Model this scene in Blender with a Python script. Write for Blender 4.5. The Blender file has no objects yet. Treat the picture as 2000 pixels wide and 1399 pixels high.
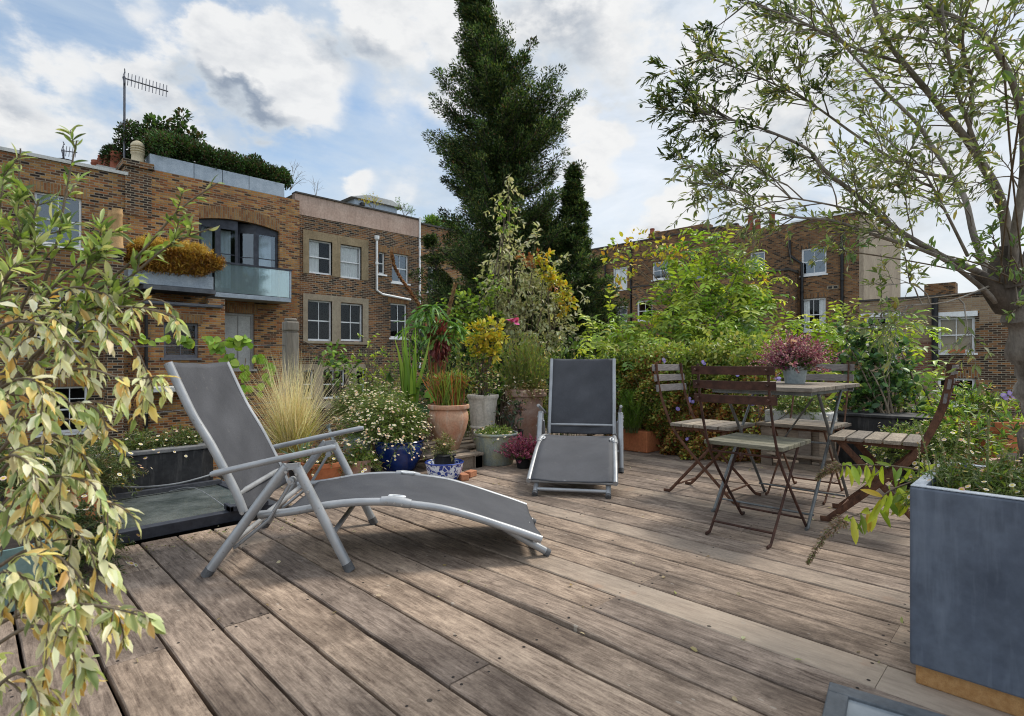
import bpy, math, random
import numpy as np
from mathutils import Vector
R = math.radians
sc = bpy.context.scene
COL = sc.collection
rnd = random.Random(7)
rg = np.random.default_rng(11)

# ------------------------------------------------------------------ camera
# World axes: X and Y run along the deck joists / deck boards, the camera looks along (1,1,0).
F, H, HY = 1075.0, 0.85, 707.0          # focal length in pixels of the 2000 px photo, eye height, horizon row
cam = bpy.data.cameras.new('camera'); co = bpy.data.objects.new('camera', cam); COL.objects.link(co)
co.location = (0, 0, H); co.rotation_euler = (R(90), 0, R(-45))
cam.sensor_width = 36; cam.lens = 36 * F / 2000; cam.shift_y = (HY - 699.5) / 2000
cam.clip_start = 0.02; cam.clip_end = 3000
cam.dof.use_dof = True; cam.dof.focus_distance = 3.6; cam.dof.aperture_fstop = 6.3
sc.camera = co
sc.view_settings.view_transform = 'Standard'; sc.view_settings.look = 'None'
sc.view_settings.exposure = 0.2; sc.view_settings.gamma = 1.0
sc.render.engine = 'CYCLES'
sc.cycles.use_denoising = True
try:
    sc.cycles.denoiser = 'OPENIMAGEDENOISE'; sc.cycles.denoising_input_passes = 'RGB_ALBEDO_NORMAL'
    sc.cycles.denoising_prefilter = 'ACCURATE'
except Exception: pass
sc.cycles.pixel_filter_type = 'BLACKMAN_HARRIS'; sc.cycles.filter_width = 1.05
sc.cycles.max_bounces = 7; sc.cycles.transparent_max_bounces = 12; sc.cycles.caustics_reflective = False
sc.cycles.caustics_refractive = False; sc.cycles.diffuse_bounces = 3

# ------------------------------------------------------------------ node helpers
def mkmat(name):
    m = bpy.data.materials.new(name); m.use_nodes = True
    nt = m.node_tree; nt.nodes.clear()
    return m, nt
class G:
    """tiny wrapper to wire shader nodes"""
    def __init__(s, nt): s.nt = nt
    def n(s, typ, **kw):
        nd = s.nt.nodes.new(typ)
        for k, v in kw.items():
            if k.startswith('i_'):
                key = k[2:]; key = int(key) if key.isdigit() else key.replace('_', ' ')
                s.set(nd.inputs[key], v)
            else: setattr(nd, k, v)
        return nd
    def set(s, inp, v):
        if isinstance(v, bpy.types.NodeSocket): s.nt.links.new(v, inp)
        elif isinstance(v, bpy.types.Node): s.nt.links.new(v.outputs[0], inp)
        else:
            if isinstance(v, (tuple, list)) and inp.type == 'RGBA' and len(v) == 3: v = (*v, 1)
            inp.default_value = v
    def m(s, op, a, b=0.0, c=0.0, clamp=False):
        nd = s.nt.nodes.new('ShaderNodeMath'); nd.operation = op; nd.use_clamp = clamp
        s.set(nd.inputs[0], a); s.set(nd.inputs[1], b); s.set(nd.inputs[2], c)
        return nd.outputs[0]
    def mix(s, f, a, b, mode='MIX'):
        nd = s.nt.nodes.new('ShaderNodeMix'); nd.data_type = 'RGBA'; nd.blend_type = mode; nd.clamp_factor = True
        s.set(nd.inputs[0], f); s.set(nd.inputs[6], a); s.set(nd.inputs[7], b)
        return nd.outputs[2]
    def ramp(s, f, stops, interp='LINEAR'):
        nd = s.nt.nodes.new('ShaderNodeValToRGB'); cr = nd.color_ramp; cr.interpolation = interp
        while len(cr.elements) > 1: cr.elements.remove(cr.elements[-1])
        for i, (p, c) in enumerate(stops):
            e = cr.elements[0] if i == 0 else cr.elements.new(p)
            e.position = p; e.color = (*c, 1) if len(c) == 3 else c
        s.set(nd.inputs[0], f); return nd.outputs[0]
    def rr(s, f, a, b, c=0.0, d=1.0, smooth=False):
        nd = s.nt.nodes.new('ShaderNodeMapRange'); nd.clamp = True
        if smooth: nd.interpolation_type = 'SMOOTHSTEP'
        for i, v in enumerate((f, a, b, c, d)): s.set(nd.inputs[i], v)
        return nd.outputs[0]
    def noise(s, vec, scale, detail=4, rough=.55, dist=0.0):
        nd = s.nt.nodes.new('ShaderNodeTexNoise')
        s.set(nd.inputs['Vector'], vec); nd.inputs['Scale'].default_value = scale
        nd.inputs['Detail'].default_value = detail; nd.inputs['Roughness'].default_value = rough
        nd.inputs['Distortion'].default_value = dist
        return nd.outputs[0]
    def mapv(s, vec, scale=(1, 1, 1), loc=(0, 0, 0), rot=(0, 0, 0)):
        nd = s.nt.nodes.new('ShaderNodeMapping'); s.set(nd.inputs[0], vec)
        nd.inputs[1].default_value = loc; nd.inputs[2].default_value = rot; nd.inputs[3].default_value = scale
        return nd.outputs[0]
    def tc(s, w='Object'):
        return s.nt.nodes.new('ShaderNodeTexCoord').outputs[w]
    def bump(s, h, strength=.4, dist=.01):
        nd = s.nt.nodes.new('ShaderNodeBump'); nd.inputs['Strength'].default_value = strength
        nd.inputs['Distance'].default_value = dist; s.set(nd.inputs['Height'], h); return nd.outputs[0]
    def out(s, sh): 
        o = s.nt.nodes.new('ShaderNodeOutputMaterial'); s.set(o.inputs[0], sh)
    def bsdf(s, col, rough=.6, normal=None, metal=0.0, spec=.5, **kw):
        nd = s.nt.nodes.new('ShaderNodeBsdfPrincipled')
        s.set(nd.inputs['Base Color'], col); s.set(nd.inputs['Roughness'], rough); s.set(nd.inputs['Metallic'], metal)
        nd.inputs['Specular IOR Level'].default_value = spec
        if normal is not None: s.set(nd.inputs['Normal'], normal)
        for k, v in kw.items(): s.set(nd.inputs[k.replace('_', ' ')], v)
        return nd.outputs[0]

# ------------------------------------------------------------------ sky and sun
r2_ = math.sqrt(.5)
SUN = Vector((0.70, -0.10, 0.85)).normalized()
w = bpy.data.worlds.new('World'); sc.world = w; w.use_nodes = True
nt = w.node_tree; nt.nodes.clear(); g = G(nt)
sky = g.n('ShaderNodeTexSky', sky_type='NISHITA'); sky.sun_disc = False
sky.sun_elevation = math.asin(SUN.z); sky.sun_rotation = math.atan2(SUN.x, SUN.y)
sky.air_density = 1.0; sky.dust_density = 1.0; sky.ozone_density = 2.0
dirv = g.tc('Generated')
def pxdir(x, y):
    t = (x - 1000) / F; s = (HY - y) / F; r2 = math.sqrt(.5)
    return Vector((r2 * (1 + t), r2 * (1 - t), s)).normalized()
sep = g.n('ShaderNodeSeparateXYZ', i_0=dirv)
zc = g.m('MAXIMUM', sep.outputs[2], 0.0)
den = g.m('ADD', zc, 0.16)
pl = g.n('ShaderNodeCombineXYZ', i_0=g.m('DIVIDE', sep.outputs[0], den), i_1=g.m('DIVIDE', sep.outputs[1], den), i_2=0.0)
def cloudfield(off):
    v = g.n('ShaderNodeVectorMath', operation='ADD'); g.set(v.inputs[0], dirv); v.inputs[1].default_value = off
    nz = g.n('ShaderNodeTexNoise'); g.set(nz.inputs['Vector'], g.mapv(v.outputs[0], (1, 1, 1.6)))
    nz.inputs['Scale'].default_value = 6.5; nz.inputs['Detail'].default_value = 10; nz.inputs['Roughness'].default_value = .56
    wv = g.n('ShaderNodeVectorMath', operation='SCALE'); g.set(wv.inputs[0], nz.outputs[1]); wv.inputs[3].default_value = .20
    wd = g.n('ShaderNodeVectorMath', operation='ADD'); g.set(wd.inputs[0], v.outputs[0]); g.set(wd.inputs[1], wv.outputs[0])
    tot = None
    for (x, y, rad, amp) in [(440, 105, .10, .9), (560, 165, .13, 1.0), (620, 150, .07, .8), (100, 165, .10, .6), (80, 230, .16, .55), (330, 215, .15, .7), (1165, 265, .085, 1.0),
                        (1150, 320, .07, .8), (690, 385, .07, .55), (1290, 425, .085, .9), (760, 40, .16, .75), (880, 90, .13, .7), (1130, 20, .2, .7), (1230, 100, .16, .6),
                        (1700, 200, .3, .6), (230, 20, .12, .35), (560, 245, .05, .5), (1130, 330, .06, .9), (820, 30, .12, .7), (1500, 60, .25, .5)]:
        d = pxdir(x, y)
        c = Vector((d.x + .10, d.y + .10, d.z + .10))
        ds = g.n('ShaderNodeVectorMath', operation='DISTANCE'); g.set(ds.inputs[0], wd.outputs[0]); ds.inputs[1].default_value = c
        b = g.rr(ds.outputs['Value'], rad, 0.0, 0.0, amp, True)
        tot = b if tot is None else g.m('MAXIMUM', tot, b)
    fb = g.rr(nz.outputs[0], .36, .70)
    return g.m('ADD', g.m('MULTIPLY', tot, g.m('ADD', .45, g.m('MULTIPLY', fb, .75))), g.m('MULTIPLY', fb, .38))
d0 = cloudfield((0, 0, 0))
d1 = cloudfield((SUN.x * .05, SUN.y * .05, .06))
cov = g.rr(d0, .16, .66, 0, 1, True)
lit = g.rr(g.m('SUBTRACT', d0, d1), -.42, .30, 0, 1)
lit = g.m('ADD', g.m('MULTIPLY', lit, .8), g.m('MULTIPLY', g.rr(g.noise(g.mapv(dirv, (1, 1, 2)), 14, 6, .6), .35, .65), .2))
thin = g.rr(g.noise(g.mapv(pl.outputs[0], (1, 2.2, 1), rot=(0, 0, .5)), 1.5, 9, .62, .4), .32, .66)
soft = g.rr(g.noise(g.mapv(dirv, (1, 1, 1.8)), 3.2, 8, .6, .3), .42, .70, 0, 1, True)
sunv = g.n('ShaderNodeVectorMath', operation='DOT_PRODUCT'); g.set(sunv.inputs[0], dirv); sunv.inputs[1].default_value = pxdir(1650, 150)
glow = g.rr(sunv.outputs['Value'], .70, .98, 0, 1, True)
blue = g.mix(1.0, sky.outputs[0], (.128, .152, .158), 'MULTIPLY')
blue = g.mix(g.m('ADD', .15, g.m('MULTIPLY', thin, .50)), blue, (.62, .70, .77))
blue = g.mix(g.rr(zc, .36, .0, 0, .8), blue, (.60, .69, .77))
scol = g.ramp(g.noise(g.mapv(dirv, (1, 1, 2)), 5, 8, .6), [(.35, (.46, .53, .60)), (.6, (.74, .78, .81))])
skyc = g.mix(g.m('MULTIPLY', soft, .55), blue, scol)
gcol = g.ramp(g.noise(g.mapv(dirv, (1, 1, 2)), 4.5, 9, .6, .5), [(.36, (.46, .52, .59)), (.50, (.74, .77, .80)), (.66, (.90, .90, .90))])
skyc = g.mix(g.m('MULTIPLY', glow, .72), skyc, gcol)
core = g.m('MULTIPLY', g.rr(d0, .38, .80, 0, 1, True), g.rr(lit, .95, .35))
ccol = g.mix(core, g.mix(g.rr(lit, .2, .75), (.58, .63, .68), (.84, .84, .835)), (.27, .32, .40))
skyc = g.mix(g.rr(d0, .20, .50, 0, .93, True), skyc, ccol)
# unseen sky overhead and behind brightened, as added light on houses and deck
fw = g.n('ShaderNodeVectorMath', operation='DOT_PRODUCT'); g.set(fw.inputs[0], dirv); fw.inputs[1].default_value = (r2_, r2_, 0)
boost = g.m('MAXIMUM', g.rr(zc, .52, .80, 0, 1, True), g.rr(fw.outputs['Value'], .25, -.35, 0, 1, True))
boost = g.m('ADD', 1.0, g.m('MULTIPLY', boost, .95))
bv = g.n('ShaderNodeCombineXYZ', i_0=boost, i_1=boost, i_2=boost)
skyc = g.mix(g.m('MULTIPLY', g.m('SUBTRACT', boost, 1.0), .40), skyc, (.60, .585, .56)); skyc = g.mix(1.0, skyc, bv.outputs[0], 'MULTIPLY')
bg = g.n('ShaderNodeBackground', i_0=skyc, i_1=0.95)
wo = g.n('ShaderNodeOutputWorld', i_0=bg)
sl = bpy.data.lights.new('sun', 'SUN'); so = bpy.data.objects.new('sun', sl); COL.objects.link(so)
sl.energy = 2.9; sl.angle = R(14); sl.color = (1, .93, .83)
so.rotation_euler = SUN.to_track_quat('Z', 'Y').to_euler()

# ------------------------------------------------------------------ pixel -> world (the photo's own geometry, computed on real planes)
r2 = math.sqrt(.5)
def pz(x, y, Z):                        # point of pixel x,y at camera depth Z
    o = (x - 1000) / F * Z
    return Vector(((Z + o) * r2, (Z - o) * r2, H - (y - HY) / F * Z))
def gz(x, y, z=0.0):                    # on the horizontal plane z
    return pz(x, y, F * (H - z) / (y - HY))
def fy(x, y, D):                        # on the vertical plane Y = D  -> (X, z)
    t = (x - 1000) / F; X = D * (1 + t) / (1 - t); Z = (X + D) * r2
    return X, H + (HY - y) / F * Z
def fx(x, y, D):                        # on the vertical plane X = D  -> (Y, z)
    t = (x - 1000) / F; Y = D * (1 - t) / (1 + t); Z = (Y + D) * r2
    return Y, H + (HY - y) / F * Z

# ------------------------------------------------------------------ object helpers
ORG = {}
def props(o, label=None, cat=None, group=None, kind=None):
    if label: o['label'] = label
    if cat: o['category'] = cat
    if group: o['group'] = group
    if kind: o['kind'] = kind
    return o
def thing(name, loc, label, cat, group=None):
    o = bpy.data.objects.new(name, None); COL.objects.link(o); o.location = loc
    o.empty_display_size = .1
    ORG[o] = Vector(loc)
    return props(o, label, cat, group)
def link(name, me, mat, parent=None, smooth=False):
    if mat is not None: me.materials.append(mat)
    o = bpy.data.objects.new(name, me); COL.objects.link(o)
    if smooth: me.polygons.foreach_set('use_smooth', np.ones(len(me.polygons), dtype=bool))
    if parent is not None:
        o.parent = parent; org = ORG[parent]; ORG[o] = org
    else:
        n = len(me.vertices); a = np.empty(n * 3, 'f'); me.vertices.foreach_get('co', a); a = a.reshape(-1, 3)
        org = Vector(((a[:, 0].min() + a[:, 0].max()) / 2, (a[:, 1].min() + a[:, 1].max()) / 2, a[:, 2].min()))
        o.location = org; ORG[o] = org
    if org.length > 0:
        n = len(me.vertices); a = np.empty(n * 3, 'f'); me.vertices.foreach_get('co', a)
        a = (a.reshape(-1, 3) - np.array(org, 'f')).ravel(); me.vertices.foreach_set('co', a)
    me.update()
    return o
def perp(t):
    a = Vector((0, 0, 1)) if abs(t.z) < .9 else Vector((1, 0, 0))
    u = t.cross(a).normalized(); return u, t.cross(u).normalized()
class MB:
    def __init__(s): s.v = []; s.f = []; s.uv = {}; s.sharp = False
    def add(s, vs, fs):
        b = len(s.v); s.v += [tuple(v) for v in vs]; s.f += [tuple(b + i for i in f) for f in fs]; return s
    def box(s, a, b):
        x0, x1 = sorted((a[0], b[0])); y0, y1 = sorted((a[1], b[1])); z0, z1 = sorted((a[2], b[2]))
        return s.add([(x0, y0, z0), (x1, y0, z0), (x1, y1, z0), (x0, y1, z0), (x0, y0, z1), (x1, y0, z1), (x1, y1, z1), (x0, y1, z1)],
                     [(0, 3, 2, 1), (4, 5, 6, 7), (0, 1, 5, 4), (1, 2, 6, 5), (2, 3, 7, 6), (3, 0, 4, 7)])
    def obox(s, c, ax, ay, az):          # oriented box, half-axes
        c, ax, ay, az = map(Vector, (c, ax, ay, az))
        vs = [c + i * ax + j * ay + k * az for k in (-1, 1) for i, j in ((-1, -1), (1, -1), (1, 1), (-1, 1))]
        return s.add(vs, [(0, 3, 2, 1), (4, 5, 6, 7), (0, 1, 5, 4), (1, 2, 6, 5), (2, 3, 7, 6), (3, 0, 4, 7)])
    def bar(s, p, q, w, t, up=(0, 0, 1)):  # rectangular bar p->q, width w across, thickness t along 'up'
        p, q, up = Vector(p), Vector(q), Vector(up); d = (q - p).normalized()
        u = d.cross(up).normalized(); n = u.cross(d).normalized()
        return s.obox((p + q) / 2, d * (q - p).length / 2, u * w / 2, n * t / 2)
    def tube(s, pts, r, seg=8, cap=True, flat=1.0):
        pts = [Vector(p) for p in pts]; n = len(pts)
        rr_ = r if isinstance(r, (list, tuple)) else [r] * n
        vs = []; u = None
        for i, p in enumerate(pts):
            t = (pts[min(i + 1, n - 1)] - pts[max(i - 1, 0)]).normalized()
            if u is None: u, v = perp(t)
            else:
                u = (u - t * u.dot(t)).normalized(); v = t.cross(u).normalized()
            for k in range(seg):
                a = 2 * math.pi * k / seg
                vs.append(p + (u * math.cos(a) + v * math.sin(a) * flat) * rr_[i])
        fs = [(i * seg + k, i * seg + (k + 1) % seg, (i + 1) * seg + (k + 1) % seg, (i + 1) * seg + k) for i in range(n - 1) for k in range(seg)]
        if cap: fs += [tuple(reversed(range(seg))), tuple((n - 1) * seg + k for k in range(seg))]
        return s.add(vs, fs)
    def lathe(s, prof, c=(0, 0, 0), seg=32, sx=1, sy=1, wob=0):
        vs = []; n = len(prof)
        for (r, z) in prof:
            for k in range(seg):
                a = 2 * math.pi * k / seg; q = r * (1 + wob * math.sin(3 * a + z * 9))
                vs.append((c[0] + q * sx * math.cos(a), c[1] + q * sy * math.sin(a), c[2] + z))
        fs = [(i * seg + k, i * seg + (k + 1) % seg, (i + 1) * seg + (k + 1) % seg, (i + 1) * seg + k) for i in range(n - 1) for k in range(seg)]
        if prof[0][0] > 1e-4: fs.append(tuple(reversed(range(seg))))
        if prof[-1][0] > 1e-4: fs.append(tuple((n - 1) * seg + k for k in range(seg)))
        return s.add(vs, fs)
    def prism(s, poly, d):
        d = Vector(d); n = len(poly); a = [Vector(p) for p in poly]; b = [p + d for p in a]
        return s.add(a + b, [tuple(range(n)), tuple(reversed(range(n, 2 * n)))] + [(i, i + n, (i + 1) % n + n, (i + 1) % n) for i in range(n)])
    def build(s, name, mat, parent=None, smooth=False, bevel=0, uv=False, seg=2):
        me = bpy.data.meshes.new(name); me.from_pydata(s.v, [], s.f); me.update()
        if uv:                            # box-projected UVs in metres
            l = me.uv_layers.new(name='UVMap')
            V = np.array(s.v)
            for p in me.polygons:
                nn = p.normal; ax = max(range(3), key=lambda i: abs(nn[i]))
                for li in p.loop_indices:
                    c = V[me.loops[li].vertex_index]
                    q = (c[0], c[2]) if ax == 1 else (c[1], c[2]) if ax == 0 else (c[0], c[1])
                    l.data[li].uv = (q[1], q[0]) if uv == 'rot' else q
        o = link(name, me, mat, parent, smooth)
        if bevel:
            m = o.modifiers.new('bevel', 'BEVEL'); m.width = bevel; m.segments = seg; m.limit_method = 'ANGLE'; m.angle_limit = R(40)
        if smooth and not bevel:
            try: me.set_sharp_from_angle(angle=R(50))
            except Exception: pass
        return o
def copy_tree(o, parent=None):
    c = o.copy(); COL.objects.link(c); c.parent = parent; ORG[c] = ORG[o]
    for ch in list(o.children): copy_tree(ch, c)
    return c

# ------------------------------------------------------------------ vectorised leaves and stems
def nrm(a): return a / np.maximum(np.linalg.norm(a, axis=-1, keepdims=True), 1e-9)
TP = {
 'lance': (np.array([(0, 0, 0), (0, .35, -.03), (0, .7, -.05), (0, 1, -.14), (-.5, .35, .05), (-.38, .7, .0), (.5, .35, .05), (.38, .7, .0)]),
           [(0, 1, 4), (0, 6, 1), (1, 2, 5, 4), (1, 6, 7, 2), (2, 3, 5), (2, 7, 3)], [0, 0, 0, 0, 1, 1, 1, 1]),
 'oval': (np.array([(0, 0, 0), (0, .35, -.04), (0, .72, -.07), (0, 1, -.16), (-.5, .3, .05), (-.46, .68, .0), (.5, .3, .05), (.46, .68, .0)]),
           [(0, 1, 4), (0, 6, 1), (1, 2, 5, 4), (1, 6, 7, 2), (2, 3, 5), (2, 7, 3)], [0, 0, 0, 0, 1, 1, 1, 1]),
 'dia': (np.array([(0, 0, 0), (.5, .45, .06), (0, 1, 0), (-.5, .45, .06)]), [(0, 1, 2), (0, 2, 3)], [0, 1, 0, 1]),
 'blade': (np.array([(-.5, 0, 0), (.5, 0, 0), (-.42, .5, .03), (.42, .5, .03), (0, 1, -.03)]), [(0, 1, 3, 2), (2, 3, 4)], [0, 0, 0, 0, 1]),
 'lobed': (np.array([(0, 0, 0), (.5, .1, .03), (.22, .38, .0), (.62, .6, .03), (.2, .7, 0), (0, 1, -.06), (-.2, .7, 0), (-.62, .6, .03), (-.22, .38, 0), (-.5, .1, .03), (0, .45, -.04)]),
           [(10, 0, 1, 2), (10, 2, 3, 4), (10, 4, 5), (10, 5, 6), (10, 6, 7, 8), (10, 8, 9, 0)], [0, 1, 0, 1, 0, 1, 0, 1, 0, 1, 0]),
}
def broad(w):
    """rounded leaf: midrib plus both margins, gently folded and curled"""
    ts = [0, .12, .3, .5, .7, .87, 1.0]; vs = []; fs = []; mk = []
    for i, t in enumerate(ts):
        z = -.30 * t * t + .06 * t; hw = w[i]
        vs += [(-hw, t, z + .10 * hw), (-hw * .5, t, z + .035 * hw), (0, t, z), (hw * .5, t, z + .035 * hw), (hw, t, z + .10 * hw)]; mk += [1, .4, 0, .4, 1]
    for i in range(len(ts) - 1):
        for k in range(4): fs.append((i * 5 + k, i * 5 + k + 1, i * 5 + k + 6, i * 5 + k + 5))
    return (np.array(vs), fs, mk)
TP['broad'] = broad([.02, .25, .45, .5, .42, .24, .02]); TP['slim'] = broad([.03, .24, .42, .5, .46, .28, .02])
a6 = [i * math.pi / 4 for i in range(8)]
TP['daisy'] = (np.array([(0, 0, .12)] + [(.28 * math.cos(a), .28 * math.sin(a), .1) for a in a6] + [((1 if i % 1 == 0 else .6) * math.cos(a), math.sin(a), .0) for i, a in enumerate(a6)]),
               [(0, 1 + i, 1 + (i + 1) % 8) for i in range(8)] + [(1 + i, 9 + i, 9 + (i + 1) % 8, 1 + (i + 1) % 8) for i in range(8)], [0] * 9 + [1] * 8)
def pal(n, cols, wts=None, jit=.12, rng=rg):
    c = np.array(cols, float); w_ = None if wts is None else np.array(wts) / sum(wts)
    k = rng.choice(len(c), n, p=w_)
    b = c[k] * (1 + rng.normal(0, jit, (n, 1))) * (1 + rng.normal(0, jit * .35, (n, 3)))
    return np.clip(b, .004, .95)
def leafmesh(name, P, D, L, W, cols, mat, parent=None, t='lance', edge=None, N=None, rng=rg):
    """P positions, D directions (n,3); L,W sizes; cols (n,3); edge (n,3) colour of the leaf margin."""
    n = len(P); T, Fc, mk = TP[t]; k = len(T)
    L = np.broadcast_to(np.asarray(L, float), (n,))[:, None, None]; W = np.broadcast_to(np.asarray(W, float), (n,))[:, None, None]
    D = nrm(np.asarray(D, float))
    if N is None: N = np.array([0, 0, 1.0]) + rng.normal(0, .55, (n, 3))
    S = nrm(np.cross(D, N)); N2 = np.cross(S, D)
    V = P[:, None, :] + D[:, None, :] * T[None, :, 1:2] * L + S[:, None, :] * T[None, :, 0:1] * W + N2[:, None, :] * T[None, :, 2:3] * L
    V = V.reshape(-1, 3)
    tot = np.array([len(f) for f in Fc]); flat = np.concatenate([np.array(f) for f in Fc])
    loops = (np.arange(n)[:, None] * k + flat[None, :]).ravel()
    lt = np.tile(tot, n); ls = np.concatenate(([0], np.cumsum(lt)[:-1]))
    me = bpy.data.meshes.new(name); me.vertices.add(len(V)); me.vertices.foreach_set('co', V.astype('f').ravel())
    me.loops.add(len(loops)); me.loops.foreach_set('vertex_index', loops.astype('i'))
    me.polygons.add(len(lt)); me.polygons.foreach_set('loop_start', ls.astype('i')); me.polygons.foreach_set('loop_total', lt.astype('i'))
    ca = me.color_attributes.new('Col', 'FLOAT_COLOR', 'POINT')
    if edge is None: edge = cols
    mk = np.array(mk, float)[None, :, None]
    C = cols[:, None, :] * (1 - mk) + edge[:, None, :] * mk
    C = np.concatenate([C, np.ones((n, k, 1))], -1).reshape(-1)
    ca.data.foreach_set('color', C.astype('f'))
    me.update(calc_edges=True)
    return link(name, me, mat, parent, smooth=t in ('broad', 'slim', 'oval', 'lance'))
def stemmesh(name, A, r0, r1, mat, parent=None, sides=4, col=None, taper=1.0):
    """A (n,s,3) polylines -> one tube mesh"""
    n, s_, _ = A.shape
    T = np.empty_like(A); T[:, 1:-1] = A[:, 2:] - A[:, :-2]; T[:, 0] = A[:, 1] - A[:, 0]; T[:, -1] = A[:, -1] - A[:, -2]
    T = nrm(T); ref = np.where(np.abs(T[:, :1, 2:3]) < .8, np.array([0, 0, 1.0]), np.array([1.0, 0, 0]))
    U = nrm(np.cross(T, ref)); Vv = np.cross(T, U)
    r0 = np.broadcast_to(np.asarray(r0, float), (n,)); r1 = np.broadcast_to(np.asarray(r1, float), (n,))
    tt = (np.linspace(0, 1, s_) ** taper)[None, :]; rad = r0[:, None] * (1 - tt) + r1[:, None] * tt
    ang = np.arange(sides) * 2 * math.pi / sides
    V = A[:, :, None, :] + rad[:, :, None, None] * (U[:, :, None, :] * np.cos(ang)[None, None, :, None] + Vv[:, :, None, :] * np.sin(ang)[None, None, :, None])
    V = V.reshape(-1, 3)
    i = np.arange(n)[:, None, None]; j = np.arange(s_ - 1)[None, :, None]; k = np.arange(sides)[None, None, :]; k2 = (k + 1) % sides
    b = (i * s_ + j) * sides; b2 = (i * s_ + j + 1) * sides
    Q = np.stack([b + k, b + k2, b2 + k2, b2 + k], -1).reshape(-1)
    nf = len(Q) // 4
    me = bpy.data.meshes.new(name); me.vertices.add(len(V)); me.vertices.foreach_set('co', V.astype('f').ravel())
    me.loops.add(len(Q)); me.loops.foreach_set('vertex_index', Q.astype('i'))
    me.polygons.add(nf); me.polygons.foreach_set('loop_start', (np.arange(nf) * 4).astype('i')); me.polygons.foreach_set('loop_total', np.full(nf, 4, 'i'))
    if col is not None:
        ca = me.color_attributes.new('Col', 'FLOAT_COLOR', 'POINT'); col = np.broadcast_to(np.asarray(col, float), (n, 3))
        C = np.repeat(np.concatenate([col, np.ones((n, 1))], -1), s_ * sides, 0); ca.data.foreach_set('color', C.astype('f').ravel())
    me.update(calc_edges=True)
    return link(name, me, mat, parent, smooth=sides > 4)
def grow(B, D, L, seg=6, wander=.12, grav=0.0, rng=rg):
    """B bases (n,3), D directions (n,3), L lengths -> (n,seg+1,3)"""
    n = len(B); D = nrm(np.asarray(D, float)); L = np.broadcast_to(np.asarray(L, float), (n,))
    A = np.empty((n, seg + 1, 3)); A[:, 0] = B
    for i in range(seg):
        D = nrm(D + rng.normal(0, wander, (n, 3)) + np.array([0, 0, -grav]))
        A[:, i + 1] = A[:, i] + D * (L / seg)[:, None]
    return A
def onpoly(A, per, t0=0.0, t1=1.0, rng=rg):
    """per random points on each polyline -> P, T, parameter t, index of the polyline"""
    n, s_, _ = A.shape; idx = np.repeat(np.arange(n), per)
    t = rng.uniform(t0, t1, n * per); x = t * (s_ - 1); i = np.minimum(x.astype(int), s_ - 2); f = (x - i)[:, None]
    P = A[idx, i] * (1 - f) + A[idx, i + 1] * f; T = nrm(A[idx, i + 1] - A[idx, i])
    return P, T, t, idx
def side(T, ang, rng=rg):
    """directions leaving tangent T at an angle (radians, array or scalar)"""
    r = rng.normal(size=T.shape); r = nrm(r - T * np.sum(r * T, -1, keepdims=True))
    ang = np.broadcast_to(np.asarray(ang, float), (len(T),))[:, None]
    return T * np.cos(ang) + r * np.sin(ang)
def disc(n, r, rng=rg):
    a = rng.uniform(0, 2 * math.pi, n); q = r * np.sqrt(rng.uniform(0, 1, n)); return np.stack([q * np.cos(a), q * np.sin(a), np.zeros(n)], -1)
def ball(n, rng=rg, lo=0.0):
    v = nrm(rng.normal(size=(n, 3))); return v * rng.uniform(lo ** 3, 1, (n, 1)) ** (1 / 3)
def A3(v): return np.array(tuple(v), float)

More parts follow.
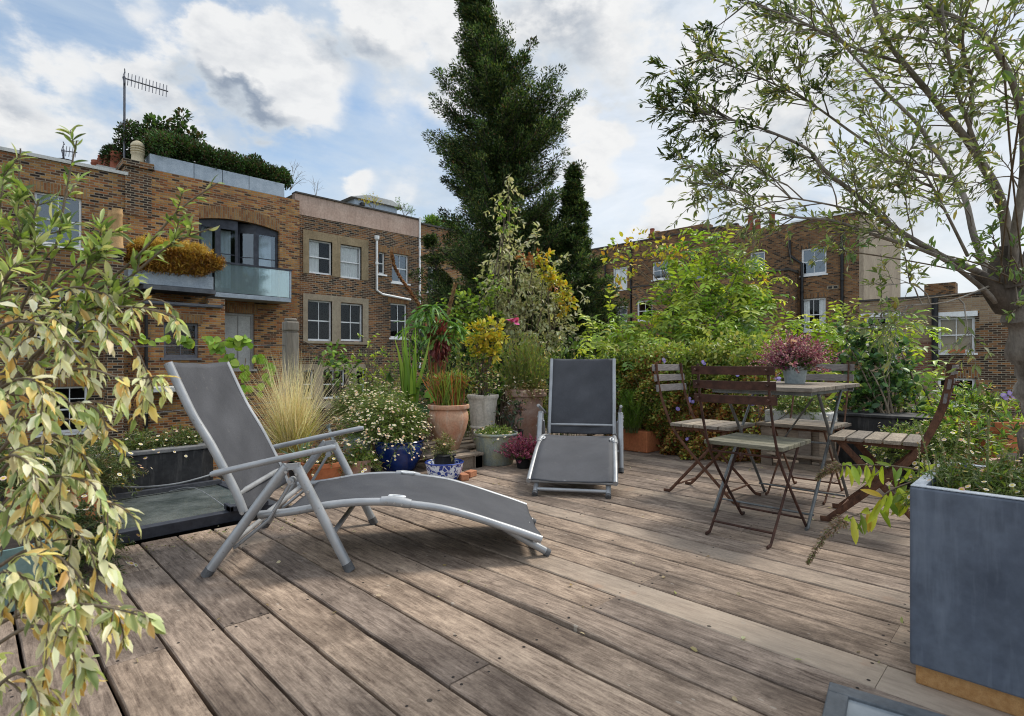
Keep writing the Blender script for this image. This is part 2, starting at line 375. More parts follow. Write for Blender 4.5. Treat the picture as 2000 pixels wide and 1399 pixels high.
# ------------------------------------------------------------------ materials
def leafmat(name, trans=.35, rough=.45, spec=.4):
    m, nt = mkmat(name); g = G(nt)
    c = g.n('ShaderNodeAttribute', attribute_name='Col').outputs[0]
    b = g.bsdf(c, rough, spec=spec)
    t = g.n('ShaderNodeBsdfTranslucent', i_0=g.mix(1.0, c, (1.25, 1.3, .7), 'MULTIPLY'))
    x = g.n('ShaderNodeMixShader', i_0=trans, i_1=b, i_2=t.outputs[0]); g.out(x.outputs[0]); return m
LEAF = leafmat('leaf'); LEAFD = leafmat('leaf_dense', .22, .6, .25); PETAL = leafmat('petal', .3, .7, .2); DRY = leafmat('straw', .3, .7, .2)
def brick(name, cols, mortar, soot=.5, msize=.011, rot=False):
    m, nt = mkmat(name); g = G(nt)
    uv = g.tc('UV')
    wob = g.noise(g.tc('Object'), 1.7, 3)
    bt = g.n('ShaderNodeTexBrick', offset=.5, squash=1.0); g.set(bt.inputs['Vector'], uv)
    g.set(bt.inputs['Color1'], (0, 0, 0, 1)); g.set(bt.inputs['Color2'], (1, 1, 1, 1)); g.set(bt.inputs['Mortar'], (.5, .5, .5, 1))
    bt.inputs['Scale'].default_value = 1; bt.inputs['Mortar Size'].default_value = msize; bt.inputs['Mortar Smooth'].default_value = .25
    bt.inputs['Bias'].default_value = 0; bt.inputs['Brick Width'].default_value = .225; bt.inputs['Row Height'].default_value = .075
    per = bt.outputs[0]
    n = len(cols); base = g.ramp(per, [(i / n, c) for i, c in enumerate(cols)], 'CONSTANT')
    fine = g.noise(uv, 45, 5, .7)
    base = g.mix(1.0, base, g.ramp(fine, [(.25, (.48, .48, .48)), (.75, (1.12, 1.12, 1.12))]), 'MULTIPLY')
    big = g.noise(g.mapv(g.tc('Object'), (1, 1, .45)), .55, 6, .65)
    base = g.mix(g.m('MULTIPLY', g.rr(big, .42, .68), soot), base, (.025, .021, .018))
    warm = g.noise(g.tc('Object'), .9, 3)
    base = g.mix(g.m('MULTIPLY', g.rr(warm, .5, .75), .35), base, (.30, .13, .055))
    mort = g.mix(g.rr(big, .4, .7), mortar, tuple(c * .45 for c in mortar))
    col = g.mix(bt.outputs[1], base, mort)
    h = g.m('SUBTRACT', g.m('MULTIPLY', fine, .3), bt.outputs[1])
    g.out(g.bsdf(col, .9, g.bump(h, .6, .012), spec=.2)); return m
BR_YEL = brick('yellow_stock_brick', [(0.364, 0.188, 0.061), (0.242, 0.107, 0.041), (0.033, 0.023, 0.018), (0.431, 0.238, 0.085), (0.322, 0.120, 0.043), (0.091, 0.051, 0.031), (0.282, 0.138, 0.051)], (.27, .22, .16), .38)
BR_ORG = brick('orange_stock_brick', [(0.443, 0.220, 0.065), (0.336, 0.125, 0.041), (0.510, 0.277, 0.096), (0.228, 0.081, 0.032), (0.416, 0.157, 0.047), (0.061, 0.038, 0.024), (0.364, 0.188, 0.067), (0.137, 0.064, 0.034)], (.30, .235, .16), .25)
BR_DRK = brick('sooty_brick', [(0.255, 0.125, 0.049), (0.107, 0.057, 0.034), (0.030, 0.023, 0.018), (0.322, 0.144, 0.051), (0.174, 0.078, 0.036), (0.054, 0.034, 0.024)], (.29, .245, .18), .42)
BR_RED = brick('red_brick', [(.27, .105, .065), (.22, .085, .055), (.30, .13, .08), (.19, .08, .05), (.25, .12, .075)], (.27, .22, .17), .15)
BR_PAL = brick('pale_brick', [(.36, .25, .15), (.32, .21, .13), (.39, .28, .17), (.29, .19, .12)], (.33, .27, .20), .12)
BR_FAR = brick('brown_brick', [(0.281, 0.142, 0.057), (0.188, 0.090, 0.039), (0.055, 0.032, 0.019), (0.359, 0.182, 0.071), (0.234, 0.109, 0.046)], (.20, .16, .115), .45)
BR_ARC = brick('arch_brick', [(.30, .155, .06), (.25, .115, .045), (.33, .19, .08), (.21, .09, .04)], (.22, .17, .11), .1)
def mottled(name, a, b, scale=4, rough=.8, bump=.2, metal=0, spec=.3, stretch=(1, 1, 1), streak=None, det=6):
    m, nt = mkmat(name); g = G(nt); o = g.mapv(g.tc('Object'), stretch)
    n1 = g.noise(o, scale, det, .62); n2 = g.noise(o, scale * 9, 4, .6)
    c = g.mix(g.rr(n1, .35, .68), a, b)
    c = g.mix(1.0, c, g.ramp(n2, [(.3, (.82, .82, .82)), (.7, (1.15, 1.15, 1.15))]), 'MULTIPLY')
    if streak:
        sc_, col, amt = streak
        c = g.mix(g.m('MULTIPLY', g.rr(g.noise(g.mapv(g.tc('Object'), (sc_, sc_, sc_ * .12)), 3, 5, .7), .52, .72), amt), c, col)
    g.out(g.bsdf(c, rough, g.bump(n2, bump, .004), metal, spec)); return m
STUCCO = mottled('pink_render', (.42, .29, .225), (.53, .39, .31), 1.5, .9, streak=(3, (.20, .13, .10), .5))
STONE = mottled('stucco_surround', (.22, .165, .095), (.31, .24, .145), 2, .9, streak=(4, (.13, .10, .06), .5))
STONE2 = mottled('grey_surround', (.25, .20, .14), (.33, .28, .20), 2, .9)
WHITE = mottled('white_paint', (.68, .68, .67), (.80, .80, .79), 6, .5, .05, spec=.4)
BEIGE = mottled('beige_render', (.30, .235, .17), (.37, .30, .215), .8, .95, streak=(1.5, (.22, .17, .12), .7))
LEAD = mottled('grey_metal_panel', (.27, .31, .35), (.36, .40, .44), 3, .45, .05, .3)
LEADD = mottled('slate_roofing', (.06, .065, .075), (.11, .115, .125), 4, .6)
GREYP = mottled('grey_painted_wood', (.26, .25, .24), (.36, .35, .33), 3, .6)
CHARC = mottled('charcoal_frame', (.018, .020, .028), (.05, .055, .07), 5, .45)
BLACKP = mottled('black_paint', (.010, .010, .011), (.022, .021, .020), 8, .5)
DRYW = mottled('pale_board', (.40, .40, .38), (.52, .52, .49), 3, .8)
ROOFM = mottled('dark_roofing', (.05, .045, .04), (.09, .08, .07), 2, .9)
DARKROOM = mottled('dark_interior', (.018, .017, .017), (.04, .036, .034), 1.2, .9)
CURT = mottled('white_curtain', (.74, .74, .72), (.84, .84, .82), 4, .9)
BLIND = mottled('beige_blind', (.30, .24, .17), (.36, .29, .20), 4, .9, stretch=(1, 1, 30))
POTY = mottled('buff_chimney_pot', (.42, .25, .11), (.50, .32, .15), 4, .85, streak=(4, (.3, .16, .07), .6))
POTR = mottled('red_chimney_pot', (.22, .065, .035), (.30, .095, .05), 4, .8, streak=(6, (.12, .04, .03), .6))
POTC = mottled('cream_chimney_pot', (.5, .42, .28), (.6, .52, .36), 4, .85, streak=(6, (.25, .18, .1), .5))
ALU = mottled('aerial_metal', (.07, .07, .08), (.13, .13, .14), 6, .4, .05, .7)
TERRA = mottled('weathered_terracotta', (.44, .20, .115), (.50, .31, .20), 7, .9, .3, streak=(5, (.56, .47, .38), .75))
TERRA2 = mottled('limed_terracotta', (.34, .17, .11), (.44, .32, .26), 7, .92, .3, streak=(6, (.42, .36, .32), .7))
TERRAN = mottled('orange_terracotta', (.40, .13, .055), (.46, .17, .07), 5, .85)
STONEP = mottled('pale_stone_pot', (.54, .48, .40), (.68, .63, .55), 6, .9, .3, streak=(6, (.24, .20, .14), .6))
GALV = mottled('galvanised_metal', (.30, .35, .37), (.42, .47, .48), 7, .42, .1, .5, streak=(4, (.2, .22, .2), .5))
GALVY = mottled('patinated_galvanised', (.25, .29, .28), (.38, .36, .20), 9, .55, .2, .3, streak=(5, (.12, .16, .2), .8))
SLATE = mottled('slate_blue_fibre_clay', (.036, .046, .068), (.120, .140, .175), 2.4, .6, .15, spec=.35, streak=(2.6, (.22, .25, .30), .5), det=14)
BLKCL = mottled('black_clay_trough', (.012, .012, .013), (.042, .041, .041), 5, .7, .25, streak=(5, (.15, .14, .13), .5), det=9)
SOIL = mottled('soil', (.02, .014, .010), (.05, .035, .024), 30, .95, .6)
BARK = mottled('grey_bark', (.12, .10, .08), (.30, .265, .225), 18, .9, .7, stretch=(1, 1, .35))
BARKD = mottled('dark_bark', (.055, .044, .035), (.125, .10, .08), 16, .9, .7, stretch=(1, 1, .35))
STEM = mottled('brown_stem', (.10, .075, .05), (.18, .14, .095), 20, .8)
STEMG = mottled('green_stem', (.10, .13, .04), (.17, .20, .07), 20, .7)
STEMR = mottled('red_stem', (.22, .06, .03), (.33, .12, .05), 20, .7)
RUST = mottled('rusty_steel', (.060, .028, .018), (.155, .072, .040), 26, .8, .5, .15, streak=(14, (.22, .10, .055), .6))
RUSTD = mottled('dark_rusty_steel', (.038, .018, .013), (.090, .040, .027), 22, .7, .3, .2)
GALVT = mottled('grey_table_steel', (.12, .125, .125), (.20, .205, .20), 16, .5, .2, .5, streak=(12, (.10, .05, .03), .5))
ORWOOD = mottled('orange_softwood', (.34, .17, .06), (.44, .25, .10), 5, .7, .2, stretch=(1, 12, 12))
BRICKO = mottled('loose_orange_brick', (.38, .15, .075), (.46, .22, .12), 12, .9, .4)
BLUEG = None
m, nt = mkmat('blue_glaze'); g = G(nt); o_ = g.tc('Object'); nn = g.noise(o_, 9, 6, .6)
c_ = g.mix(g.rr(nn, .4, .7), (.004, .018, .115), (.010, .045, .22))
c_ = g.mix(g.rr(g.noise(g.mapv(o_, (26, 26, 14)), 1.2, 2), .76, .78), c_, (.35, .35, .33))
g.out(g.bsdf(c_, .16, g.bump(nn, .08, .003), spec=.6)); BLUEG = m
m, nt = mkmat('blue_and_white_porcelain'); g = G(nt); o_ = g.tc('Object')
v_ = g.n('ShaderNodeTexVoronoi', feature='DISTANCE_TO_EDGE'); g.set(v_.inputs['Vector'], g.mapv(o_, (1, 1, 1))); v_.inputs['Scale'].default_value = 28
k_ = g.m('MULTIPLY', g.rr(g.noise(o_, 30, 3, .6), .46, .5), g.rr(v_.outputs[0], .02, .09))
zz = g.n('ShaderNodeSeparateXYZ', i_0=o_).outputs[2]
band = g.m('LESS_THAN', g.m('ABSOLUTE', g.m('SUBTRACT', zz, .128)), .010)
g.out(g.bsdf(g.mix(g.m('MAXIMUM', k_, band), (.62, .66, .72), (.012, .04, .24)), .18, spec=.6)); PORC = m
# tubular aluminium, powder coated silver
m, nt = mkmat('silver_powder_coat'); g = G(nt); o_ = g.tc('Object')
n1 = g.noise(o_, 7, 5, .6); n2 = g.noise(o_, 60, 3, .6)
c_ = g.mix(g.rr(n1, .35, .7), (.27, .275, .28), (.37, .375, .38)); c_ = g.mix(g.rr(n2, .66, .74), c_, (.17, .16, .15))
g.out(g.bsdf(c_, g.rr(n1, .3, .7, .33, .5), metal=.35, spec=.5)); SILVER = m
m, nt = mkmat('sling_fabric'); g = G(nt); o_ = g.tc('Object')
wv = g.n('ShaderNodeTexWave', wave_type='BANDS', bands_direction='X'); g.set(wv.inputs[0], o_); wv.inputs['Scale'].default_value = 120
wv2 = g.n('ShaderNodeTexWave', wave_type='BANDS', bands_direction='Y'); g.set(wv2.inputs[0], o_); wv2.inputs['Scale'].default_value = 120
n1 = g.noise(o_, 5, 6, .65); n2 = g.noise(o_, 240, 2, .5)
c_ = g.mix(g.rr(n1, .3, .75), (.033, .034, .039), (.054, .055, .061)); c_ = g.mix(g.rr(n2, .3, .75), c_, g.mix(1.0, c_, (1.5, 1.5, 1.5), 'MULTIPLY'))
c_ = g.mix(g.m('MULTIPLY', g.rr(g.noise(o_, 11, 8, .75), .62, .70), .55), c_, (.13, .125, .115))
g.out(g.bsdf(c_, .72, g.bump(g.m('ADD', wv.outputs[1], wv2.outputs[1]), .15, .001), spec=.35)); SLING = m
# window glass: clear with a sky reflection
m, nt = mkmat('window_glass'); g = G(nt)
fr = g.n('ShaderNodeFresnel'); fr.inputs[0].default_value = 1.5
gl = g.n('ShaderNodeBsdfGlossy', i_0=(.85, .9, .95, 1)); gl.inputs['Roughness'].default_value = .03
g.set(gl.inputs['Normal'], g.bump(g.noise(g.tc('Object'), 1.1, 2), .12, .05))
tr = g.n('ShaderNodeBsdfTransparent', i_0=(.93, .95, .95, 1))
mx = g.n('ShaderNodeMixShader', i_0=g.m('MULTIPLY', fr.outputs[0], .55), i_1=tr.outputs[0], i_2=gl.outputs[0]); g.out(mx.outputs[0]); GLASS = m
m, nt = mkmat('bright_window_glass'); g = G(nt)
gl = g.n('ShaderNodeBsdfGlossy', i_0=(.7, .8, .9, 1)); gl.inputs['Roughness'].default_value = .05
tr = g.n('ShaderNodeBsdfTransparent', i_0=(.6, .68, .72, 1))
mx = g.n('ShaderNodeMixShader', i_0=.13, i_1=tr.outputs[0], i_2=gl.outputs[0]); g.out(mx.outputs[0]); GLASSB = m
m, nt = mkmat('green_tinted_glass'); g = G(nt)
gl = g.n('ShaderNodeBsdfGlossy', i_0=(.75, .85, .85, 1)); gl.inputs['Roughness'].default_value = .06
df = g.n('ShaderNodeBsdfDiffuse', i_0=(.42, .52, .54, 1))
tr = g.n('ShaderNodeBsdfTransparent', i_0=(.78, .88, .88, 1))
mx = g.n('ShaderNodeMixShader', i_0=.25, i_1=tr.outputs[0], i_2=gl.outputs[0]); mx2 = g.n('ShaderNodeMixShader', i_0=.22, i_1=mx.outputs[0], i_2=df.outputs[0]); g.out(mx2.outputs[0]); GLASSG = m
def wood(name, dark, light, axis='Y', gscale=1.0, stain=.4, pale=None, spots=False):
    """weathered timber, grain along an axis; each board varies through the face attribute 'bid'"""
    m, nt = mkmat(name); g = G(nt)
    bid = g.n('ShaderNodeAttribute', attribute_name='bid').outputs[2]
    o = g.tc('Object'); off = g.n('ShaderNodeCombineXYZ', i_0=g.m('MULTIPLY', bid, 3.17), i_1=g.m('MULTIPLY', bid, 7.31), i_2=g.m('MULTIPLY', bid, 1.7))
    vv = g.n('ShaderNodeVectorMath', operation='ADD'); g.set(vv.inputs[0], o); g.set(vv.inputs[1], off.outputs[0]); p = vv.outputs[0]
    st = (1, .11, 1) if axis == 'Y' else (.11, 1, 1)
    grain = g.noise(g.mapv(p, st), 75 * gscale, 6, .68, .6)
    fib = g.noise(g.mapv(p, (st[0], st[1] * .6, st[2])), 260 * gscale, 3, .6)
    bands = g.noise(g.mapv(p, (st[0], st[1] * 2.2, st[2])), 16 * gscale, 4, .55, 1.5)
    blot = g.noise(g.mapv(p, (1, .6, 1)), 3.0, 10, .72); blot2 = g.noise(g.mapv(p, (1, .5, 1)), 9, 8, .74)
    per = g.n('ShaderNodeTexWhiteNoise', noise_dimensions='1D'); g.set(per.inputs['W'], bid)
    spk = g.noise(p, 130 * gscale, 4, .75)
    t = g.m('ADD', g.m('MULTIPLY', grain, .70), g.m('ADD', g.m('MULTIPLY', bands, .30), g.m('ADD', g.m('MULTIPLY', fib, .20), g.m('MULTIPLY', spk, .28))))
    t = g.rr(t, .56, .98)
    c = g.mix(t, dark, light)
    c = g.mix(g.m('MULTIPLY', g.rr(blot, .42, .66), stain), c, tuple(v * .55 for v in dark))
    c = g.mix(g.m('MULTIPLY', g.rr(blot2, .54, .76), .5), c, tuple(min(1, v * 1.35) for v in light))
    crk = g.noise(g.mapv(p, (st[0], st[1] * .35, st[2])), 34 * gscale, 5, .7, .3)
    c = g.mix(g.m('MULTIPLY', g.rr(crk, .63, .70), .75), c, tuple(v * .35 for v in dark))
    tint = g.mix(per.outputs[0], (.74, .73, .74, 1), (1.16, 1.10, 1.02, 1))
    c = g.mix(1.0, c, tint, 'MULTIPLY')
    if pale is not None:
        pa = g.n('ShaderNodeAttribute', attribute_name='pale').outputs[2]
        c = g.mix(g.m('MULTIPLY', pa, g.rr(g.m('ADD', blot2, g.m('MULTIPLY', grain, .5)), .35, .85, .45, 1.0)), c, pale)
        c = g.mix(g.m('MULTIPLY', pa, g.m('MULTIPLY', g.rr(g.noise(p, 7, 4), .60, .68), .4)), c, (.38, .19, .10))
    if spots:
        v = g.n('ShaderNodeTexVoronoi', feature='F1'); g.set(v.inputs['Vector'], g.mapv(p, (1, 1, 0))); v.inputs['Scale'].default_value = 7
        v.inputs['Randomness'].default_value = 1
        rs = g.n('ShaderNodeTexWhiteNoise'); g.set(rs.inputs['Vector'], v.outputs['Position'])
        rad = g.m('MULTIPLY', rs.outputs[0], .055)
        sp = g.m('MULTIPLY', g.m('LESS_THAN', v.outputs['Distance'], rad), g.m('GREATER_THAN', rs.outputs[0], .35))
        c = g.mix(g.m('MULTIPLY', sp, .85), c, (.018, .014, .011))
        v3 = g.n('ShaderNodeTexVoronoi', feature='F1'); g.set(v3.inputs['Vector'], g.mapv(p, (1, .5, 0))); v3.inputs['Scale'].default_value = 26
        rs3 = g.n('ShaderNodeTexWhiteNoise'); g.set(rs3.inputs['Vector'], v3.outputs['Position'])
        sp3 = g.m('LESS_THAN', v3.outputs['Distance'], g.m('MULTIPLY', g.m('GREATER_THAN', rs3.outputs[0], .72), .11))
        c = g.mix(g.m('MULTIPLY', sp3, .5), c, g.mix(rs3.outputs[0], (.03, .024, .018, 1), (.45, .40, .33, 1)))
    hh = g.m('ADD', grain, g.m('MULTIPLY', fib, .6))
    g.out(g.bsdf(c, .82, g.bump(hh, .55, .004), spec=.28)); return m
DECK = wood('weathered_decking', (.085, .058, .043), (.52, .415, .325), 'Y', 1.0, .75, pale=(.42, .34, .26), spots=True)
SLAT = wood('silvered_slats', (.12, .10, .08), (.40, .35, .285), 'Y', 1.6, .3)
SLATX = wood('silvered_slats_lengthwise', (.17, .15, .12), (.43, .39, .33), 'X', 1.6, .3)
SLATG = wood('green_tinged_slats', (.10, .095, .065), (.37, .35, .26), 'Y', 1.6, .35)
SLATB = wood('grey_violet_slats', (.15, .135, .13), (.36, .33, .31), 'Y', 1.6, .3)
PALLET = wood('pallet_wood', (.14, .11, .085), (.36, .30, .235), 'Y', 1.2, .4)
POSTW = mottled('grey_oak', (.15, .13, .105), (.31, .28, .235), 9, .9, .5, stretch=(1, 1, .12))

# ------------------------------------------------------------------ ground, roof terrace, deck
def attr(o, name, vals, dom='FACE'):
    a = o.data.attributes.new(name, 'FLOAT', dom); a.data.foreach_set('value', np.array(vals, 'f'))
b = MB(); S_ = 900
b.add([(-S_, -S_, -7), (S_, -S_, -7), (S_, S_, -7), (-S_, S_, -7)], [(0, 1, 2, 3)])
GRND = mottled('garden_ground', (.05, .065, .025), (.10, .085, .055), .3, .95)
props(b.build('ground', GRND), kind='structure')
b = MB(); b.box((-3.2, -5, -7.0), (6.6, 4.95, -.16)); props(b.build('terrace_roof', ROOFM), kind='structure')
PITCH, X0 = .156, .590
JO = [-3.4, -2.65, -1.9, -1.14, -.39, .37, 1.14, 1.9, 2.66, 3.42]
b = MB(); bid = []; pale = []
rb = random.Random(5); k = -24; bi = 0
nails = MB()
while True:
    x0 = X0 + k * PITCH
    if x0 > 5.6: break
    ye = 3.06 + rb.uniform(-.012, .012) if x0 < 1.32 else 4.7
    ya = -3.9; fixed = {7: [.345], 0: [1.9], -2: [1.88], 8: [1.14], 9: [.37], 11: [.37], 3: [2.66]}.get(k)
    js = fixed if fixed else sorted(rb.sample(JO[1:-1], rb.choice([1, 1, 2])))
    js = [j for j in js if j < ye - .3]
    ends = [ya] + js + [ye]
    hj = rb.uniform(-.0015, .0015)
    wj = rb.uniform(-.0012, .0012)
    for s0, s1 in zip(ends[:-1], ends[1:]):
        ga = .0012 if s0 != ya else 0; bi += 1
        hj = rb.uniform(-.002, .002); gap = rb.uniform(.007, .012)
        n = max(2, int((s1 - s0) / .10)); xl, xr = x0 + gap / 2, x0 + PITCH - gap / 2
        vs = []
        for i in range(n + 1):
            y = s0 + ga + (s1 - s0 - 2 * ga) * i / n
            if k == 7 and abs(s1 - .345) < .02 and i == n: y -= 0
            jl = rb.gauss(0, .0007); jr = rb.gauss(0, .0007); up = 0
            if k == 5: up = .016 * math.exp(-((y - 1.22) / .42) ** 2)
            c = .0035
            zl = hj + up + rb.gauss(0, .0003); zr = hj + up * .15 + rb.gauss(0, .0003)
            vs += [(xl + jl, y, zl - .024), (xl + jl, y, zl - c), (xl + jl + c, y, zl), (xr + jr - c, y, zr), (xr + jr, y, zr - c), (xr + jr, y, zr - .024)]
        fs = []
        for i in range(n):
            for q in range(5): fs.append((i * 6 + q, i * 6 + q + 1, (i + 1) * 6 + q + 1, (i + 1) * 6 + q))
        fs += [tuple(range(5, -1, -1)), tuple(n * 6 + q for q in range(6))]
        b.add(vs, fs); bid += [bi] * len(fs)
        pv = 1.0 if (k == 7 and s1 < .5) or (k == 7 and s0 > .3) else (.35 if rb.random() < .08 else 0)
        for i in range(n):
            y = s0 + (s1 - s0) * i / n
            pale += [pv * max(0, min(.72, (2.0 - y) / 1.5)) if k == 7 else pv] * 5
        pale += [pv, pv]
        for j in JO:
            if s0 - .01 <= j <= s1 + .01:
                for dx in (.03, PITCH - .03):
                    yj = j + rb.uniform(-.012, .012) + (.022 if abs(j - s0) < .02 else -.022 if abs(j - s1) < .02 else 0)
                    zc = hj + (.016 * math.exp(-((yj - 1.22) / .42) ** 2) * (1 if dx < .05 else .2) if k == 5 else 0)
                    xx = x0 + dx + rb.uniform(-.006, .006); rr_ = rb.uniform(.0035, .0052)
                    nails.add([(xx + rr_ * math.cos(a), yj + rr_ * math.sin(a), zc + .0009) for a in a6], [tuple(range(8))])
    k += 1
deck = b.build('deck', DECK); attr(deck, 'bid', bid); attr(deck, 'pale', pale); props(deck, kind='structure')
NAIL = mottled('nail_hole', (.012, .01, .008), (.03, .02, .016), 40, .8)
o = nails.build('screw_heads', NAIL, deck)
b = MB()
for j in JO: b.box((-3.1, j - .024, -.155), (5.6, j + .024, -.034))
joist = b.build('joists', ROOFM, deck)

# ------------------------------------------------------------------ houses
def TY(D): return lambda u, d, z: (u, D + d, z)
def TX(D): return lambda u, d, z: (D + d, u, z)
def tbox(b, T, u0, u1, d0, d1, z0, z1): return b.box(T(u0, d0, z0), T(u1, d1, z1))
def facade(T, u0, u1, z0, z1, holes, depth=.14):
    """wall sheet with openings and reveals, as one mesh builder; holes are (u0,u1,z0,z1)"""
    b = MB(); us = sorted({u0, u1, *[h[0] for h in holes], *[h[1] for h in holes]}); zs = sorted({z0, z1, *[h[2] for h in holes], *[h[3] for h in holes]})
    us = [u for u in us if u0 <= u <= u1]; zs = [z for z in zs if z0 <= z <= z1]
    for i in range(len(us) - 1):
        for j in range(len(zs) - 1):
            cu, cz = (us[i] + us[i + 1]) / 2, (zs[j] + zs[j + 1]) / 2
            if any(h[0] < cu < h[1] and h[2] < cz < h[3] for h in holes): continue
            b.add([T(us[i], 0, zs[j]), T(us[i + 1], 0, zs[j]), T(us[i + 1], 0, zs[j + 1]), T(us[i], 0, zs[j + 1])], [(0, 1, 2, 3)])
    for a, c, e, f in holes:
        for p, q in (((a, e), (c, e)), ((c, e), (c, f)), ((c, f), (a, f)), ((a, f), (a, e))):
            b.add([T(p[0], 0, p[1]), T(q[0], 0, q[1]), T(q[0], depth, q[1]), T(p[0], depth, p[1])], [(0, 1, 2, 3)])
    return b
def shell(b, T, u0, u1, z0, z1, dep, e=.0):
    for u in (u0 + e, u1 - e): b.add([T(u, 0, z0), T(u, dep, z0), T(u, dep, z1), T(u, 0, z1)], [(0, 1, 2, 3)])
    b.add([T(u0, dep, z0), T(u1, dep, z0), T(u1, dep, z1), T(u0, dep, z1)], [(0, 1, 2, 3)])
    return b
def window(root, T, h, cols=2, rows=(1, 1), mat=None, glass=None, sill=True, curtain=None, fw=.055, rec=.09, sash=True, lab=None, bar=.022):
    mat = mat or WHITE; glass = glass or GLASS; u0, u1, z0, z1 = h
    b = MB()
    tbox(b, T, u0, u0 + fw, rec, rec + .07, z0, z1); tbox(b, T, u1 - fw, u1, rec, rec + .07, z0, z1)
    tbox(b, T, u0 + fw, u1 - fw, rec, rec + .07, z1 - fw, z1); tbox(b, T, u0 + fw, u1 - fw, rec, rec + .07, z0, z0 + fw * 1.4)
    zm = (z0 + z1) / 2; iu0, iu1, iz0, iz1 = u0 + fw, u1 - fw, z0 + fw * 1.4, z1 - fw
    if sash: tbox(b, T, iu0, iu1, rec + .01, rec + .06, zm - .022, zm + .022)
    for i in range(1, cols):
        u = iu0 + (iu1 - iu0) * i / cols; tbox(b, T, u - bar / 2, u + bar / 2, rec + .015, rec + .05, iz0, iz1)
    for (za, zb), n in zip(((iz0, zm), (zm, iz1)), rows) if sash else (((iz0, iz1), rows[0]),):
        for i in range(1, n):
            z = za + (zb - za) * i / n; tbox(b, T, iu0, iu1, rec + .017, rec + .048, z - bar / 2, z + bar / 2)
    f = b.build('window', mat, root)
    if lab: f['label'] = lab
    b = MB(); b.add([T(iu0 - .01, rec + .04, iz0 - .01), T(iu1 + .01, rec + .04, iz0 - .01), T(iu1 + .01, rec + .04, iz1 + .01), T(iu0 - .01, rec + .04, iz1 + .01)], [(0, 1, 2, 3)])
    b.build('pane', glass, f)
    if sill: tbox(MB(), T, u0 - .08, u1 + .08, -.05, rec, z0 - .07, z0 - .001).build('sill', WHITE if mat is WHITE else mat, f)
    if curtain:
        cm, spans = curtain
        for a, c in spans:
            ua, uc = iu0 + (iu1 - iu0) * a, iu0 + (iu1 - iu0) * c; n = max(8, int((uc - ua) / .02)); b = MB()
            vs = [T(ua + (uc - ua) * i / n, rec + .09 + .018 * math.sin(i * 1.25) * (0 if cm is BLIND else 1), z) for z in (iz0, iz1) for i in range(n + 1)]
            b.add(vs, [(i, i + 1, n + 2 + i, n + 1 + i) for i in range(n)]); b.build('blind' if cm is BLIND else 'curtain', cm, f, smooth=True)
    return f
def rectY(D, xl, xr, yt, yb):
    X1, zt = fy(xl, yt, D); _, zb = fy(xl, yb, D); X2, _ = fy(xr, yt, D); return (X1, X2, zb, zt)
def rectX(D, xl, xr, yt, yb):               # on X planes Y decreases to the right
    Y1, zt = fx(xl, yt, D); _, zb = fx(xl, yb, D); Y2, _ = fx(xr, yt, D); return (Y2, Y1, zb, zt)
def arch(root, T, h, mat=BR_ARC, hh=.30, over=.12):
    u0, u1, z0, z1 = h; b = MB(); tbox(b, T, u0 - over, u1 + over, -.004, .1, z1 + .003, z1 + hh); b.build('brick_arch', mat, root, uv='rot')
def pipe(root, pts, r, mat, name='downpipe', brk=True):
    b = MB().tube(pts, r, 10)
    if brk:
        for p, q in zip(pts[:-1], pts[1:]):
            p, q = Vector(p), Vector(q); n = int((q - p).length / 1.6)
            for i in range(1, n + 1):
                c = p.lerp(q, i / (n + 1)); d = (q - p).normalized() * .05; b.tube([c - d, c + d], r * 1.35, 10)
    return b.build(name, mat, root, smooth=True)
def chimneypot(root, x, y, z, h, r, mat, louvre=False):
    if louvre: pr = [(r * .98, 0), (r, h * .08), (r * .92, h * .12), (r * .86, h * .42), (r * 1.0, h * .46), (r * 1.0, h * .50), (r * .8, h * .52), (r, h * .56), (r, h * .60), (r * .8, h * .62), (r, h * .66), (r, h * .70), (r * .8, h * .72), (r, h * .76), (r * .95, h * .84), (r * .7, h * .93), (r * .3, h), (0, h)]
    else: pr = [(r * 1.12, 0), (r * 1.12, h * .06), (r, h * .1), (r * .86, h * .8), (r * .98, h * .84), (r * .98, h * .88), (r * .88, h * .91), (r * .92, h), (r * .7, h), (r * .66, h * .6), (0, h * .6)]
    return MB().lathe(pr, (x, y, z), 18).build('chimney_pot', mat, root, smooth=True)
HB = -7.0
# --- house A, far left
DA = 20.5; T = TY(DA)
rt = thing('brick_house', (-1, DA, HB), 'brown brick terrace house with a white coping, leftmost of the row', 'house', 'old brick houses round the gardens')
zA = 6.62; uA1 = fy(250, 400, DA)[0]
wA = rectY(DA, 67.5, 159.7, 373, 474); wA2 = rectY(DA, 66, 168, 557, 662); wA3 = rectY(DA, 70, 171, 757, 850)
wA4 = (-2.9, -1.9, wA[2], wA[3])
b = facade(T, -8, uA1, HB, zA, [wA, wA2, wA3, wA4]); shell(b, T, -8, uA1, HB, zA, 8, .01)
b.build('wall', BR_YEL, rt, uv=True)
tbox(MB(), T, -8.05, uA1, -.05, .3, zA + .002, zA + .10).build('coping', DRYW, rt)
tbox(MB(), T, -8, uA1, .31, 8, zA - .4, zA - .3).build('roof', ROOFM, rt)
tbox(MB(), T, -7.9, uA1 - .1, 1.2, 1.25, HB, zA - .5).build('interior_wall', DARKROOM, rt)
window(rt, T, wA, 2, (1, 1), glass=GLASSB); window(rt, T, wA2, 2, (1, 1)); window(rt, T, wA3, 3, (2, 2)); window(rt, T, wA4, 2)
for h in (wA, wA2, wA3): arch(rt, T, h)
c = T((wA3[0] + wA3[1]) / 2 - .2, .12, (wA3[2] + wA3[3]) / 2 - .28)
